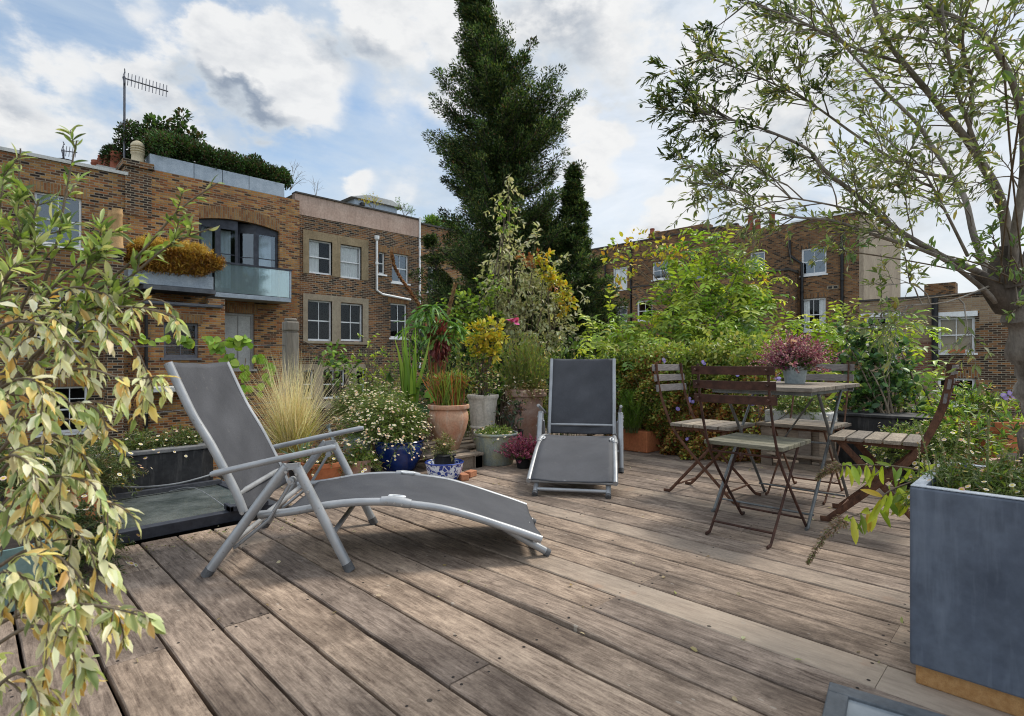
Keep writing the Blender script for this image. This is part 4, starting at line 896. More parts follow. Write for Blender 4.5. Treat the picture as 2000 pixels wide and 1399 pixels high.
# ------------------------------------------------------------------ sun loungers (local: x = along from the back to the foot end, y = across, z up)
def smooth_path(pts, n=4):
    P = [Vector(p) for p in pts]; out = []
    for i in range(len(P) - 1):
        p0, p1, p2, p3 = P[max(i - 1, 0)], P[i], P[i + 1], P[min(i + 2, len(P) - 1)]
        for k in range(n):
            t = k / n; out.append(.5 * ((2 * p1) + (p2 - p0) * t + (2 * p0 - 5 * p1 + 4 * p2 - p3) * t * t + (3 * p1 - p0 - 3 * p2 + p3) * t ** 3))
    return out + [P[-1]]
WID = .66
def lounger(loc, ang, label, tilt=0.0):
    rt = thing('sun_lounger', (0, 0, 0), label, 'sun lounger', 'two folding sun loungers on the deck')
    hb = Vector((.125, 0, .241))
    back = [(-.165, .845), (-.112, .725), (-.065, .625), (-.002, .517), (.061, .392), (.101, .308), (.128, .236)]
    if tilt: back = [(hb.x + (x - hb.x) * math.cos(tilt) + (z - hb.z) * math.sin(tilt), hb.z - (x - hb.x) * math.sin(tilt) + (z - hb.z) * math.cos(tilt)) for x, z in back]
    seat = [(.185, .224), (.293, .231), (.391, .245), (.473, .258), (.588, .266), (.713, .264), (.772, .256), (.924, .232), (1.053, .195), (1.183, .15), (1.27, .119), (1.354, .087)]
    y0, y1 = .055, WID - .055
    def rail(prof, y): return smooth_path([(x, y, z) for x, z in prof])
    for y in (y0, y1): MB().tube(rail(back, y), .0170, 12).build('back_rail', SILVER, rt, smooth=True)
    for y in (y0, y1): MB().tube(rail(seat, y), .0165, 12).build('seat_rail', SILVER, rt, smooth=True)
    for cx, cz_ in ((back[-2][0], back[-2][1]), (.2, .215), (1.33, .083)): MB().tube([(cx, y0, cz_), (cx, y1, cz_)], .012, 10).build('cross_tube', SILVER, rt, smooth=True)
    def sling(prof, name, ya, yb, t=.002, sag=.012, lo=0, hi=0):
        path = smooth_path([(x, 0, z) for x, z in prof], 4); nx = 12; vs = []; 
        for i, p in enumerate(path):
            d = (path[min(i + 1, len(path) - 1)] - path[max(i - 1, 0)]).normalized(); nn = Vector((-d.z, 0, d.x)); 
            if nn.z < 0: nn = -nn
            for j in range(nx + 1):
                q = j / nx; e = .013 * (1 if abs(q - .5) < .49 else .6)
                k = 1 - (2 * q - 1) ** 2
                s_ = sag * k * (1 + .25 * math.sin(i * .9 + j))
                pp = p + nn * (e - s_); vs.append((pp.x, ya + (yb - ya) * q, pp.z))
        n = len(path); b = MB(); b.add(vs, [(i * (nx + 1) + j, i * (nx + 1) + j + 1, (i + 1) * (nx + 1) + j + 1, (i + 1) * (nx + 1) + j) for i in range(n - 1) for j in range(nx)])
        o = b.build(name, SLING, rt, smooth=True)
        m = o.modifiers.new('thick', 'SOLIDIFY'); m.thickness = .004; m.offset = 0
        # hemmed edges: a thin raised seam along both sides and the ends
        for q in (.028, .972):
            h = MB()
            yy = ya + (yb - ya) * q; jj = 0 if q < .5 else nx
            h.tube([Vector((vs[i * (nx + 1) + jj][0], yy, vs[i * (nx + 1) + jj][2] + .0015)) for i in range(n)], .0016, 5)
            h.build('seam', SILVERD, o)
        return o
    sling(back, 'back_sling', y0 + .004, y1 - .004, sag=.022)
    sling(seat[1:], 'seat_sling', y0 + .004, y1 - .004, sag=.014)
    for y, s_ in ((.006, 1), (WID - .006, -1)):
        b = MB(); b.tube([(.02, y, .402), (.035, y, .406), (.26, y, .455), (.49, y, .502), (.505, y, .503)], [.010, .0130, .0130, .0130, .010], 12, flat=1.0)
        b.build('armrest', SILVER, rt, smooth=True)
        d = Vector((.56 - .353, 0, -.42)).normalized(); e = Vector((-.306, 0, -.432)).normalized()
        for nm, p, q in (('leg', (.312, y, .432), (.0, y, .0)), ('leg', (.352, y, .424), (.562, y, .0))):
            b = MB(); b.tube([p, Vector(p).lerp(Vector(q), .5), q], .0205, 14, flat=.95); l_ = b.build(nm, SILVER, rt, smooth=True)
            q = Vector(q); dd = (Vector(p) - q).normalized(); b = MB(); b.tube([q, q + dd * .035], .0215, 14, flat=.97); b.build('rubber_foot', RUBB, l_, smooth=True)
        b = MB(); b.obox((.330, y, .428), (.032, 0, .003), (0, .016, 0), (-.001, 0, .011)); b.tube([(.33, y - .016 * s_, .372), (.33, y + .022 * s_, .372)], .014, 12)
        br_ = b.build('hinge_bracket', SILVER, rt, smooth=True)
        for p in ((.315, .41), (.355, .40), (.33, .372), (.40, .33)): MB().tube([(p[0], y - .021 * s_, p[1]), (p[0], y - .0245 * s_, p[1])], .006, 8).build('rivet', RIV, br_)
        yi = y0 if s_ == 1 else y1
        b = MB(); b.tube([(.68, yi, .268), (.715, yi, .268), (.772, yi, .259), (.80, yi, .253)], [.0195, .0215, .0215, .0195], 12); k_ = b.build('knee_joint', SILVER, rt, smooth=True)
        b = MB()
        for x, z in ((.70, .267), (.735, .263), (.765, .257)): b.tube([(x, yi - .020 * s_, z), (x, yi - .0245 * s_, z)], .005, 8)
        for i in range(3):
            x = .128 + i * .017; b.tube([(x, yi - .0175 * s_, .236 - i * .003), (x, yi - .021 * s_, .236 - i * .003)], .007, 8)
        b.build('rivet', RIV, k_)
        # oval plastic grommet where the sling is cut out around the knee
        yy = yi + .022 * s_; pts = [(.742 + .034 * math.cos(a), yy + .013 * math.sin(a), .281 - .10 * .034 * math.cos(a)) for a in [i * math.pi / 10 for i in range(21)]]
        MB().tube(pts, .0042, 6, cap=False).build('grommet', WHITE, rt, smooth=True)
    for ya in (.03, WID - .03): MB().tube([(.10, ya, .10), (.235, ya, .21), (.325, ya, .365)], .0075, 8).build('brace', SILVER, rt, smooth=True)
    for x_, z_ in ((.085, .115), (.49, .15)): MB().tube([(x_, .02, z_), (x_, WID - .02, z_)], .011, 10).build('cross_tube', SILVER, rt, smooth=True)
    b = MB()
    for y in (.10, WID - .10): b.tube([(1.18, y, .142), (1.27, y, .085), (1.388, y, .016)], .0165, 12)
    b.tube([(1.355, .10, .036), (1.355, WID - .10, .036)], .012, 10); b.build('foot_frame', SILVER, rt, smooth=True)
    b = MB()
    for y in (.10, WID - .10): b.tube([(1.378, y, .020), (1.396, y, .010)], .0185, 12)
    b.build('foot_cap', RUBB, rt, smooth=True)
    rt.location = loc; rt.rotation_euler = (0, 0, ang); return rt
SILVERD = mottled('dark_seam', (.045, .046, .05), (.07, .07, .075), 20, .8)
RUBB = mottled('grey_rubber', (.07, .07, .072), (.11, .11, .112), 20, .7)
RIV = mottled('rivet_metal', (.35, .35, .35), (.5, .5, .5), 20, .35, .1, .8)
def cz(off, Z, z=0.0): return Vector(((Z + off) * r2, (Z - off) * r2, z))     # camera-aligned offsets -> world
def cang(a): return a - R(45)        # an angle measured from 'camera right' -> world angle
lounger(cz(-1.217, 2.181), cang(R(5.5)), 'grey sling sun lounger seen side on in front of the other, its back raised')
# second lounger: foot end towards the camera
s2 = Vector((-.175, -.985)).normalized(); a2 = math.atan2(s2.y, s2.x)
w2_ = Vector((-s2.y, s2.x)); fe = Vector((.372, 3.46)) ; o2 = fe - s2 * 1.385 - w2_ * (WID / 2)
lounger(cz(o2.x, o2.y), cang(a2), 'dark sling sun lounger facing the camera beside the terracotta pots, foot end nearest', R(7))

# ------------------------------------------------------------------ bistro set
def slatbox(b, ids, a, c, i): b.box(a, c); ids += [i] * 6
def bistro(metal, slat, backslat, label, loc, ang, metal_back=False, sx=.165, fl=1.9):
    """local: faces +x, origin at the middle of the footprint"""
    rt = thing('folding_chair', (0, 0, 0), label, 'chair', 'folding bistro chairs round the table')
    prof = [(.215, 0), (-.17 + .0, .40), (-.285, .70), (-.305, .84)]
    for y in (-sx, sx):
        b = MB(); b.tube([(.25, y, .008), (.215, y, .012)] + smooth_path([(.205, y, .02), (-.02, y, .24), (-.165, y, .40), (-.245, y, .57), (-.285, y, .71), (-.30, y, .84)], 3), .0052, 8, flat=fl)
        b.build('back_post', metal, rt, smooth=True)
        b = MB(); yy = y * .88; b.tube([(-.255, yy, .008), (-.215, yy, .010), (-.205, yy, .02), (.165, yy, .432)], .0052, 8, flat=fl); b.build('leg', metal, rt, smooth=True)
    for x_, w_, z_ in ((.17, 1, .06), (-.175, .88, .055), (-.165, 1, .405), (.16, .88, .425)): MB().tube([(x_, -sx * w_, z_), (x_, sx * w_, z_)], .0057, 6).build('stretcher', metal, rt, smooth=True)
    b = MB()
    for y in (-sx * .93, sx * .93): b.bar((-.17, y, .425), (.20, y, .437), .006, .022)
    b.tube([(-.17, 0, .40), (-.19, 0, .385), (-.20, 0, .40), (-.19, 0, .415)], .006, 6); b.build('seat_frame', metal, rt)
    b = MB(); ids = []; n = 5
    for i in range(n):
        w_ = .40 / n; x = -.19 + w_ * i; a = b.v.__len__()
        b.box((x + .0045, -sx - .025, .438), (x + w_ - .0045, sx + .025, .458)); ids += [i + 1] * 6
    seat = b.build('seat', slat, rt, bevel=.0025); attr(seat, 'bid', ids)
    b = MB(); ids = []
    for i, z in enumerate((.655, .722, .79)):
        zt = z + (.044 if not metal_back else .040); x = -.270 - (z - .655) * .22; n = 10; vs = []
        bow = .03 if metal_back else .012
        for j in range(n + 1):
            y = (-sx - .03) + (2 * sx + .06) * j / n; q = bow * (1 - (2 * j / n - 1) ** 2); th = .004 if metal_back else .010
            vs += [(x - q, y, z), (x - q - .006, y, zt), (x - q - .006 - th, y, zt), (x - q - th, y, z)]
        fs = [(j * 4 + k, j * 4 + (k + 1) % 4, j * 4 + 4 + (k + 1) % 4, j * 4 + 4 + k) for j in range(n) for k in range(4)] + [(0, 1, 2, 3), tuple(n * 4 + k for k in (3, 2, 1, 0))]
        b.add(vs, fs); ids += [i + 20] * len(fs)
    bk = b.build('backrest', backslat, rt, bevel=.0015); attr(bk, 'bid', ids)
    for z in (.655, .722, .79):
        for y in (-sx, sx): MB().tube([(-.283 - (z - .655) * .22, y, z + .022), (-.312 - (z - .655) * .22, y, z + .022)], .0055, 8).build('bolt', metal, bk)
    rt.location = loc; rt.rotation_euler = (0, 0, ang); return rt
bistro(RUSTD, SLATG, RUSTD, 'rust brown folding chair with curved metal back slats, nearest the camera', (2.835, 1.09, 0), 0, True)
bistro(RUST, SLAT, SLATB, 'folding chair with pale back slats standing in front of the red and gold hedge', (3.415, 1.60, 0), R(-90))
bistro(RUST, SLAT, SLATB, 'folding chair across the table, grey back slats just behind the pink heather', (3.87, 1.17, 0), R(180))
bistro(RUST, SLAT, SLATB, 'folding chair seen edge on, its rusty post leaning beside the slate planter', (3.45, .685, 0), R(95), fl=3.2)
# table
rt = thing('folding_table', (3.4, 1.15, 0), 'small folding table with a weathered slatted top and crossed grey steel legs', 'table')
b = MB(); ids = []; tx0, tx1, ty0, ty1, tz = 2.955, 3.86, .87, 1.42, .72; n = 9
for i in range(n):
    w_ = (tx1 - tx0) / n; b.box((tx0 + w_ * i + .002, ty0 + .002 * (i % 2), tz - .022), (tx0 + w_ * (i + 1) - .002, ty1, tz)); ids += [i + 40] * 6
o = b.build('table_top', SLAT, rt, bevel=.003); attr(o, 'bid', ids)
b = MB()
for x in (tx0 + .06, tx1 - .06): b.bar((x, ty0 + .02, tz - .033), (x, ty1 - .02, tz - .033), .022, .018)
for y in (ty0 + .05, ty1 - .05): b.bar((tx0 + .075, y, tz - .035), (tx1 - .075, y, tz - .035), .010, .02)
b.build('top_frame', GALVT, rt)
for y in (ty0 + .03, ty1 - .03):
    for xa, xb in ((3.04, 3.62), (3.70, 3.12)):
        yy = y + (.012 if xa < xb else -.012); e = .035 if xa > xb else -.035
        MB().tube([(xa + e, yy, .007), (xa + e * .2, yy, .010), (xa, yy, .022), (xb, yy, tz - .04)], .0085, 8).build('leg', GALVT, rt, smooth=True)
for x, z in ((3.085, .065), (3.655, .065), (3.37, .40)): MB().tube([(x, ty0 + .03, z), (x, ty1 - .03, z)], .006, 6).build('stretcher', GALVT, rt, smooth=True)
MB().tube([(3.12, ty0 + .045, .66), (3.37, (ty0 + ty1) / 2, .40)], .005, 6).build('stay', GALVT, rt, smooth=True)

# ------------------------------------------------------------------ planters, rooflights, fixed pieces
# slate planter, right foreground
px0, px1, pyA, pyB, pt = 1.766, 2.27, .285, -.95, .522
rtP = thing('square_planter', ((px0 + px1) / 2, (pyA + pyB) / 2, 0), 'large slate blue planter with a pale rim, full of daisies, in the right foreground', 'planter')
b = MB(); tk = .03
b.box((px0, pyB, .055), (px0 + tk, pyA, pt)); b.box((px1 - tk, pyB, .055), (px1, pyA, pt)); b.box((px0 + tk, pyA - tk, .055), (px1 - tk, pyA, pt)); b.box((px0 + tk, pyB, .055), (px1 - tk, pyB + tk, pt)); b.box((px0 + tk, pyB + tk, .08), (px1 - tk, pyA - tk, .10))
b.build('trough', SLATE, rtP, bevel=.006)
b = MB(); r_ = .0012
for a_, c_ in (((px0 + .002, pyB, pt + .001), (px0 + tk, pyA - .002, pt + .003)), ((px0 + tk, pyA - tk, pt + .001), (px1 - .002, pyA - .002, pt + .003)), ((px1 - tk, pyB, pt + .001), (px1 - .002, pyA - tk, pt + .003))): b.box(a_, c_)
b.build('rim', mottled('pale_slate_rim', (.30, .33, .37), (.42, .45, .48), 8, .7), rtP)
b = MB(); b.box((px0 + .02, pyB, .0), (px0 + .065, pyA - .01, .053)); b.box((px1 - .07, pyB, .0), (px1 - .02, pyA - .01, .053)); b.build('timber_plinth', ORWOOD, rtP, bevel=.003)
b = MB(); b.box((px0 + tk, pyB + tk, pt - .07), (px1 - tk, pyA - tk, pt - .045)); b.build('soil', SOIL, rtP)
# low rooflight in the bottom right corner
c0 = gz(1620, 1332, .03); e1 = (gz(1860, 1402, .03) - c0).normalized(); e2 = Vector((-e1.y, e1.x, 0))
if e2.dot(gz(1590, 1399, .03) - c0) < 0: e2 = -e2
def hatch(name, c0, e1, e2, L, Wd, h, lab, fr=.035, fmat=None, gmat=None):
    rt = thing(name, c0 * 1 - Vector((0, 0, c0.z)), lab, 'rooflight'); o_ = Vector((c0.x, c0.y, 0)); b = MB(); up = Vector((0, 0, h / 2))
    for p, q, w_ in ((0, 0, 'a'), (0, Wd - fr, 'a'), (0, fr, 'b'), (L - fr, fr, 'b')):
        if w_ == 'a': cc = o_ + e1 * L / 2 + e2 * (q + fr / 2) + up; b.obox(cc, e1 * L / 2, e2 * fr / 2, up)
        else: cc = o_ + e1 * (p + fr / 2) + e2 * Wd / 2 + up; b.obox(cc, e1 * fr / 2, e2 * (Wd / 2 - fr), up)
    f = b.build('frame', fmat or CHARC, rt, bevel=.003)
    b = MB(); b.obox(o_ + e1 * L / 2 + e2 * Wd / 2 + Vector((0, 0, h - .012)), e1 * (L / 2 - fr), e2 * (Wd / 2 - fr), Vector((0, 0, .004))); b.build('pane', gmat or GLASSG, rt)
    return rt
m, nt = mkmat('frosted_grey_pane'); g = G(nt); n1 = g.noise(g.tc('Object'), 6, 6, .6)
g.out(g.bsdf(g.mix(g.rr(n1, .35, .7), (.16, .185, .205), (.27, .30, .32)), .22, spec=.6)); PANEG = m
m, nt = mkmat('dirty_rooflight_glass'); g = G(nt); n1 = g.noise(g.tc('Object'), 5, 8, .7)
g.out(g.bsdf(g.mix(g.rr(n1, .35, .7), (.05, .062, .058), (.15, .165, .155)), g.rr(n1, .3, .7, .08, .3), spec=.7)); PANED = m
hatch('rooflight', c0, e1, e2, .75, .55, .032, 'flat grey framed rooflight set on the deck in the bottom right corner', .045, mottled('grey_frame', (.06, .07, .08), (.12, .13, .14), 8, .5), PANEG)
b_ = hatch('rooflight', Vector((.10, 3.085, 0)), Vector((1, .035, 0)).normalized(), Vector((-.035, 1, 0)).normalized(), 1.17, .93, .055, 'long dirty glass rooflight in a black frame behind the near lounger', .06, CHARC, PANED)
b = MB(); b.box((1.0, 3.10, .056), (1.20, 3.16, .085)); b.box((1.0, 3.10, .0551), (1.02, 3.20, .088)); b.build('catch', CHARC, b_, bevel=.003)
b = MB(); b.bar((.12, 3.85, .068), (1.2, 3.89, .068), .02, .025); b.build('glazing_bar', ALU, b_)
# black trough on the left, with rounded corner
rtT = thing('trough_planter', (.5, 4.35, 0), 'weathered black clay trough of daisies behind the glass rooflight', 'planter')
b = MB(); prof = []; L0, L1 = -.55, 1.265
poly = [(L0, 4.2, 0), (L1 - .09, 4.2, 0), (L1 - .03, 4.222, 0), (L1, 4.27, 0), (L1, 4.52, 0), (L1 - .04, 4.56, 0), (L0, 4.56, 0)]
b.prism(poly, (0, 0, .245)); b.build('trough', BLKCL, rtT, bevel=.006)
b = MB(); b.prism([(x, y, .247) for x, y, z in [(L0, 4.19, 0), (L1 - .09, 4.19, 0), (L1 - .025, 4.215, 0), (L1 + .01, 4.265, 0), (L1 + .01, 4.52, 0), (L1 - .03, 4.57, 0), (L0, 4.57, 0)]], (0, 0, .028)); b.build('rim', mottled('grey_rim', (.10, .10, .10), (.2, .195, .19), 8, .8), rtT, bevel=.006)
# wooden post and wires of the old fence on the terrace edge
rt = thing('timber_post', (1.94, 4.6, -.16), 'thick grey weathered timber post with a notched cap, left of the stone window surrounds', 'post')
X_, _ = fy(567.5, 700, 4.6); tp = fy(567, 622, 4.6)[1]; cp = fy(567, 650, 4.6)[1]
b = MB(); b.box((X_ - .052, 4.55, -.16), (X_ + .052, 4.65, cp)); b.box((X_ - .046, 4.556, cp + .0005), (X_ + .046, 4.644, cp + .012)); b.build('shaft', POSTW, rt, bevel=.008)
b = MB(); b.prism([(X_ - .055, 4.545, cp + .0125), (X_ + .055, 4.545, cp + .0125), (X_ + .055, 4.655, cp + .0125), (X_ - .055, 4.655, cp + .0125)], (0, 0, tp - cp - .04)); b.box((X_ - .043, 4.558, tp - .027), (X_ + .043, 4.642, tp)); b.build('cap', POSTW, rt, bevel=.012)
WIRE = mottled('fence_wire', (.09, .09, .09), (.16, .16, .16), 30, .5, .1, .6)
b = MB()
for z0_, z1_q in ((fy(500, 673, 4.6)[1], 1.0), (.52, .50)):
    p, q = Vector((-2.5, 4.6, z1_q)), Vector((X_ - .054, 4.6, z0_)); b.tube([p.lerp(q, i / 10) - Vector((0, 0, .05 * math.sin(math.pi * i / 10))) for i in range(11)], .0035, 5)
props(b.build('fence_wire', WIRE), 'slack fence wires strung to the grey timber post', 'wire')
b = MB(); b.tube(smooth_path([gz(200, 948, .13), gz(270, 952, .125), gz(350, 944, .14), gz(420, 925, .17)]), .0055, 6); b.tube(smooth_path([gz(330, 960, .10), gz(380, 953, .13), gz(440, 990, .06)]), .0025, 5)
props(b.build('cable', mottled('grey_cable', (.16, .165, .17), (.26, .265, .27), 20, .5)), 'thin grey cable sagging in front of the black trough', 'cable')
# pallet under the pots
rt = thing('wooden_pallet', (2.9, 3.9, 0), 'grey slatted wooden pallet raising the terracotta and stone pots', 'pallet')
def ctr(x, y, z=0.0): return gz(x, y, z)
pcorner = gz(945, 912, 0); b = MB(); ids = []
X_a, X_b, Y_a, Y_b = 2.55, 3.95, pcorner.y, 4.62
for i, y in enumerate(np.linspace(Y_a, Y_b - .1, 8)): b.box((X_a, y, .098), (pcorner.x + (0 if i < 2 else .8), y + .10, .118)); ids += [i] * 6
for y in (Y_a + .02, (Y_a + Y_b) / 2, Y_b - .12): b.box((X_a + .01, y, .0), (pcorner.x - .005, y + .02, .0975)); ids += [30] * 6
for x in (X_a + .02, X_a + .35, pcorner.x - .09): b.box((x, Y_a + .001, .0), (x + .08, Y_a + .019, .0965)); ids += [31] * 6
o = b.build('deck_slats', PALLET, rt, bevel=.003); attr(o, 'bid', ids); o.name = 'slats'
# loose bricks
for (x, y, a_, lab) in ((919, 931, .3, 'broken orange brick lying on the deck by the blue and white pot'), (905, 937, 1.2, 'small brick fragment half under the first brick')):
    c = gz(x, y, 0); b = MB(); b.obox((c.x, c.y, .022), (.045 * math.cos(a_), .045 * math.sin(a_), 0), (-.028 * math.sin(a_), .028 * math.cos(a_), 0), (0, 0, .022)); props(b.build('brick', BRICKO, bevel=.004), lab, 'brick')

POTS = {}
def pot(name, loc, prof, mat, label, cat='plant pot', group=None, soilz=None, soilr=None, seg=36, sx=1, sy=1, rim=None):
    rt = thing(name, loc, label, cat, group); b = MB().lathe(prof, loc, seg, sx, sy); b.build('pot', mat, rt, smooth=True)
    if soilz is not None: MB().lathe([(0, soilz + .012), (soilr * .6, soilz + .01), (soilr, soilz)], loc, 24, sx, sy).build('soil', SOIL, rt)
    if rim: MB().lathe(rim[0], loc, seg, sx, sy).build('rim', rim[1], rt, smooth=True)
    return rt
def tap(r0, r1, h, t=.012, lip=0): return [(0, 0), (r0 * .98, 0), (r0, .006), (r1, h - lip), (r1 + (.01 if lip else 0), h - lip + .001 * (lip > 0)), (r1 + (.012 if lip else 0), h), (r1 - t, h), (r1 - t, h - .03), (r0, h - .035), (0, h - .035)]

# ------------------------------------------------------------------ plant generators
GRN = [(.085, .17, .03), (.14, .25, .04), (.045, .095, .02), (.22, .32, .05)]
LIME = [(.36, .45, .05), (.24, .35, .045), (.50, .56, .07), (.12, .20, .035)]
DKG = [(.022, .045, .016), (.035, .065, .022), (.015, .03, .012)]
CREAM = [(.50, .46, .27), (.42, .42, .20), (.33, .36, .14), (.52, .38, .14), (.20, .26, .09)]
STRAW = [(.76, .63, .38), (.84, .74, .52), (.60, .46, .25), (.46, .43, .22)]
YEL = [(.55, .42, .03), (.50, .46, .05), (.60, .36, .03), (.30, .34, .05)]
AUT = [(.20, .20, .04), (.30, .15, .04), (.12, .13, .03), (.22, .07, .03), (.34, .24, .06), (.08, .10, .025)]
def clumps(rt, C, rad, per, L, W, cols, wts=None, t='lance', mat=None, name='foliage', edge=None, up=.35, out=.8, jit=.16, rng=rg, flat=1.0, droop=0.0, lj=.3):
    """leaves in clumps around centres C (k,3) of radius rad"""
    C = np.atleast_2d(np.array(C, float)); k = len(C); rad = np.broadcast_to(np.asarray(rad, float), (k,)); per = np.broadcast_to(np.asarray(per, int), (k,))
    idx = np.repeat(np.arange(k), per); n = len(idx); q = ball(n, rng, .25) * np.array([1, 1, flat])
    P = C[idx] + q * rad[idx][:, None]
    D = nrm(q) * out + rng.normal(0, .55, (n, 3)) + np.array([0, 0, up - droop])
    cc = pal(n, cols, wts, jit, rng) * (1 + rng.normal(0, .10, (k, 1)))[idx]
    ee = None if edge is None else pal(n, edge, None, .1, rng)
    ls = L * (1 + rng.normal(0, lj * .6, n)).clip(.5, 1.6)
    return leafmesh(name, P, D, ls, ls * (W / L), np.clip(cc, .004, .95), mat or LEAF, rt, t, ee, rng=rng)
def stems_to(rt, base, C, r0, r1, mat, name='stems', seg=7, bow=.15, rng=rg, sides=5):
    C = np.atleast_2d(C); base = np.broadcast_to(np.asarray(base, float), C.shape); n = len(C); t = np.linspace(0, 1, seg + 1)[None, :, None]
    mid = (base + C) / 2 + rng.normal(0, bow, C.shape) * np.linalg.norm(C - base, axis=1, keepdims=True) * .5
    mid[:, 2] = base[:, 2] * .35 + C[:, 2] * .65
    A = (1 - t) ** 2 * base[:, None] + 2 * t * (1 - t) * mid[:, None] + t ** 2 * C[:, None]
    stemmesh(name, A, r0, r1, mat, rt, sides); return A
def fronds(rt, P, D, L, nl, lw, ll, cols, wts=None, name='foliage', grav=.25, mat=None, wander=.1, rachis=None, rng=rg, tmpl='lance', jit=.14, perfr=.18):
    """pinnate leaves: a rachis with nl pairs of leaflets"""
    A = grow(P, D, L, 7, wander, grav, rng); n = len(A)
    ts = np.linspace(.12, .98, nl); PP = []; DD = []; NN = []; LL = []
    up = np.array([0, 0, 1.0])
    for t in ts:
        x = t * 7; i = min(int(x), 6); f = x - i; p = A[:, i] * (1 - f) + A[:, i + 1] * f; T = nrm(A[:, i + 1] - A[:, i])
        S = nrm(np.cross(T, up + rng.normal(0, .15, (n, 3)))); nn = np.cross(S, T)
        for s in (-1, 1):
            PP.append(p); DD.append(T * .55 + S * s + rng.normal(0, .13, (n, 3)) - up * .18); NN.append(nn + rng.normal(0, .2, (n, 3)))
            LL.append(np.broadcast_to(np.asarray(ll, float), (n,)) * (1 - .45 * abs(t - .45) * 2 * .7) * rng.uniform(.85, 1.15, n))
    PP = np.concatenate(PP); DD = np.concatenate(DD); NN = np.concatenate(NN); LL = np.concatenate(LL)
    base = pal(n, cols, wts, perfr, rng); cc = np.tile(base, (2 * nl, 1)) * (1 + rng.normal(0, jit, (len(PP), 1)))
    leafmesh(name, PP, DD, LL, LL * (lw), np.clip(cc, .004, .95), mat or LEAF, rt, tmpl, N=NN, rng=rng)
    if rachis is not None: stemmesh('leaf_stalks', A, .0022, .0008, rachis, rt, 3)
    return A
def blades(rt, c, n, r, L, w, spread, grav, cols, wts=None, name='foliage', mat=None, seg=6, rng=rg, zj=.1):
    """grass-like arching blades as flat ribbons"""
    B = np.array(c) + disc(n, r, rng); a = rng.uniform(0, 2 * math.pi, n); s = np.abs(rng.normal(0, spread, n))
    D = np.stack([np.cos(a) * s, np.sin(a) * s, np.ones(n)], -1); Ls = L * rng.uniform(1 - zj * 3, 1 + zj, n)
    A = grow(B, D, Ls, seg, .05, grav, rng)
    T = np.empty_like(A); T[:, :-1] = A[:, 1:] - A[:, :-1]; T[:, -1] = T[:, -2]; T = nrm(T)
    S = nrm(np.cross(T, np.array([0, 0, 1.0]) + rng.normal(0, 1.0, (n, 1, 3)))); tt = np.linspace(0, 1, seg + 1)
    ww = w * (1 - tt ** 2.2 * .93)[None, :, None] * rng.uniform(.7, 1.2, (n, 1, 1)) * .5
    V = np.stack([A - S * ww, A + S * ww], 2).reshape(-1, 3); k = 2 * (seg + 1)
    i = np.arange(n)[:, None] * k; j = np.arange(seg)[None, :] * 2
    Q = np.stack([i + j, i + j + 1, i + j + 3, i + j + 2], -1).reshape(-1); nf = len(Q) // 4
    me = bpy.data.meshes.new(name); me.vertices.add(len(V)); me.vertices.foreach_set('co', V.astype('f').ravel()); me.loops.add(len(Q)); me.loops.foreach_set('vertex_index', Q.astype('i'))
    me.polygons.add(nf); me.polygons.foreach_set('loop_start', (np.arange(nf) * 4).astype('i')); me.polygons.foreach_set('loop_total', np.full(nf, 4, 'i'))
    ca = me.color_attributes.new('Col', 'FLOAT_COLOR', 'POINT'); cc = pal(n, cols, wts, .12, rng)
    C = np.repeat(np.concatenate([cc, np.ones((n, 1))], -1), k, 0); ca.data.foreach_set('color', C.astype('f').ravel()); me.update(calc_edges=True)
    o = link(name, me, mat or LEAF, rt); return A
def flowers(rt, P, size, outer, inner=(.6, .42, .05), t='daisy', name='flowers', N=None, rng=rg, wts=None, up=1.0, jit=.06):
    n = len(P); Nn = np.array([0, 0, up]) + rng.normal(0, .45, (n, 3)) if N is None else N
    Dn = nrm(np.cross(Nn, rng.normal(size=(n, 3))))
    o_ = pal(n, outer, wts, jit, rng); i_ = pal(n, [inner], None, .1, rng); sz = size * rng.uniform(.7, 1.2, n)
    return leafmesh(name, P, Dn, sz, sz, i_, PETAL, rt, t, o_, N=Nn, rng=rng)
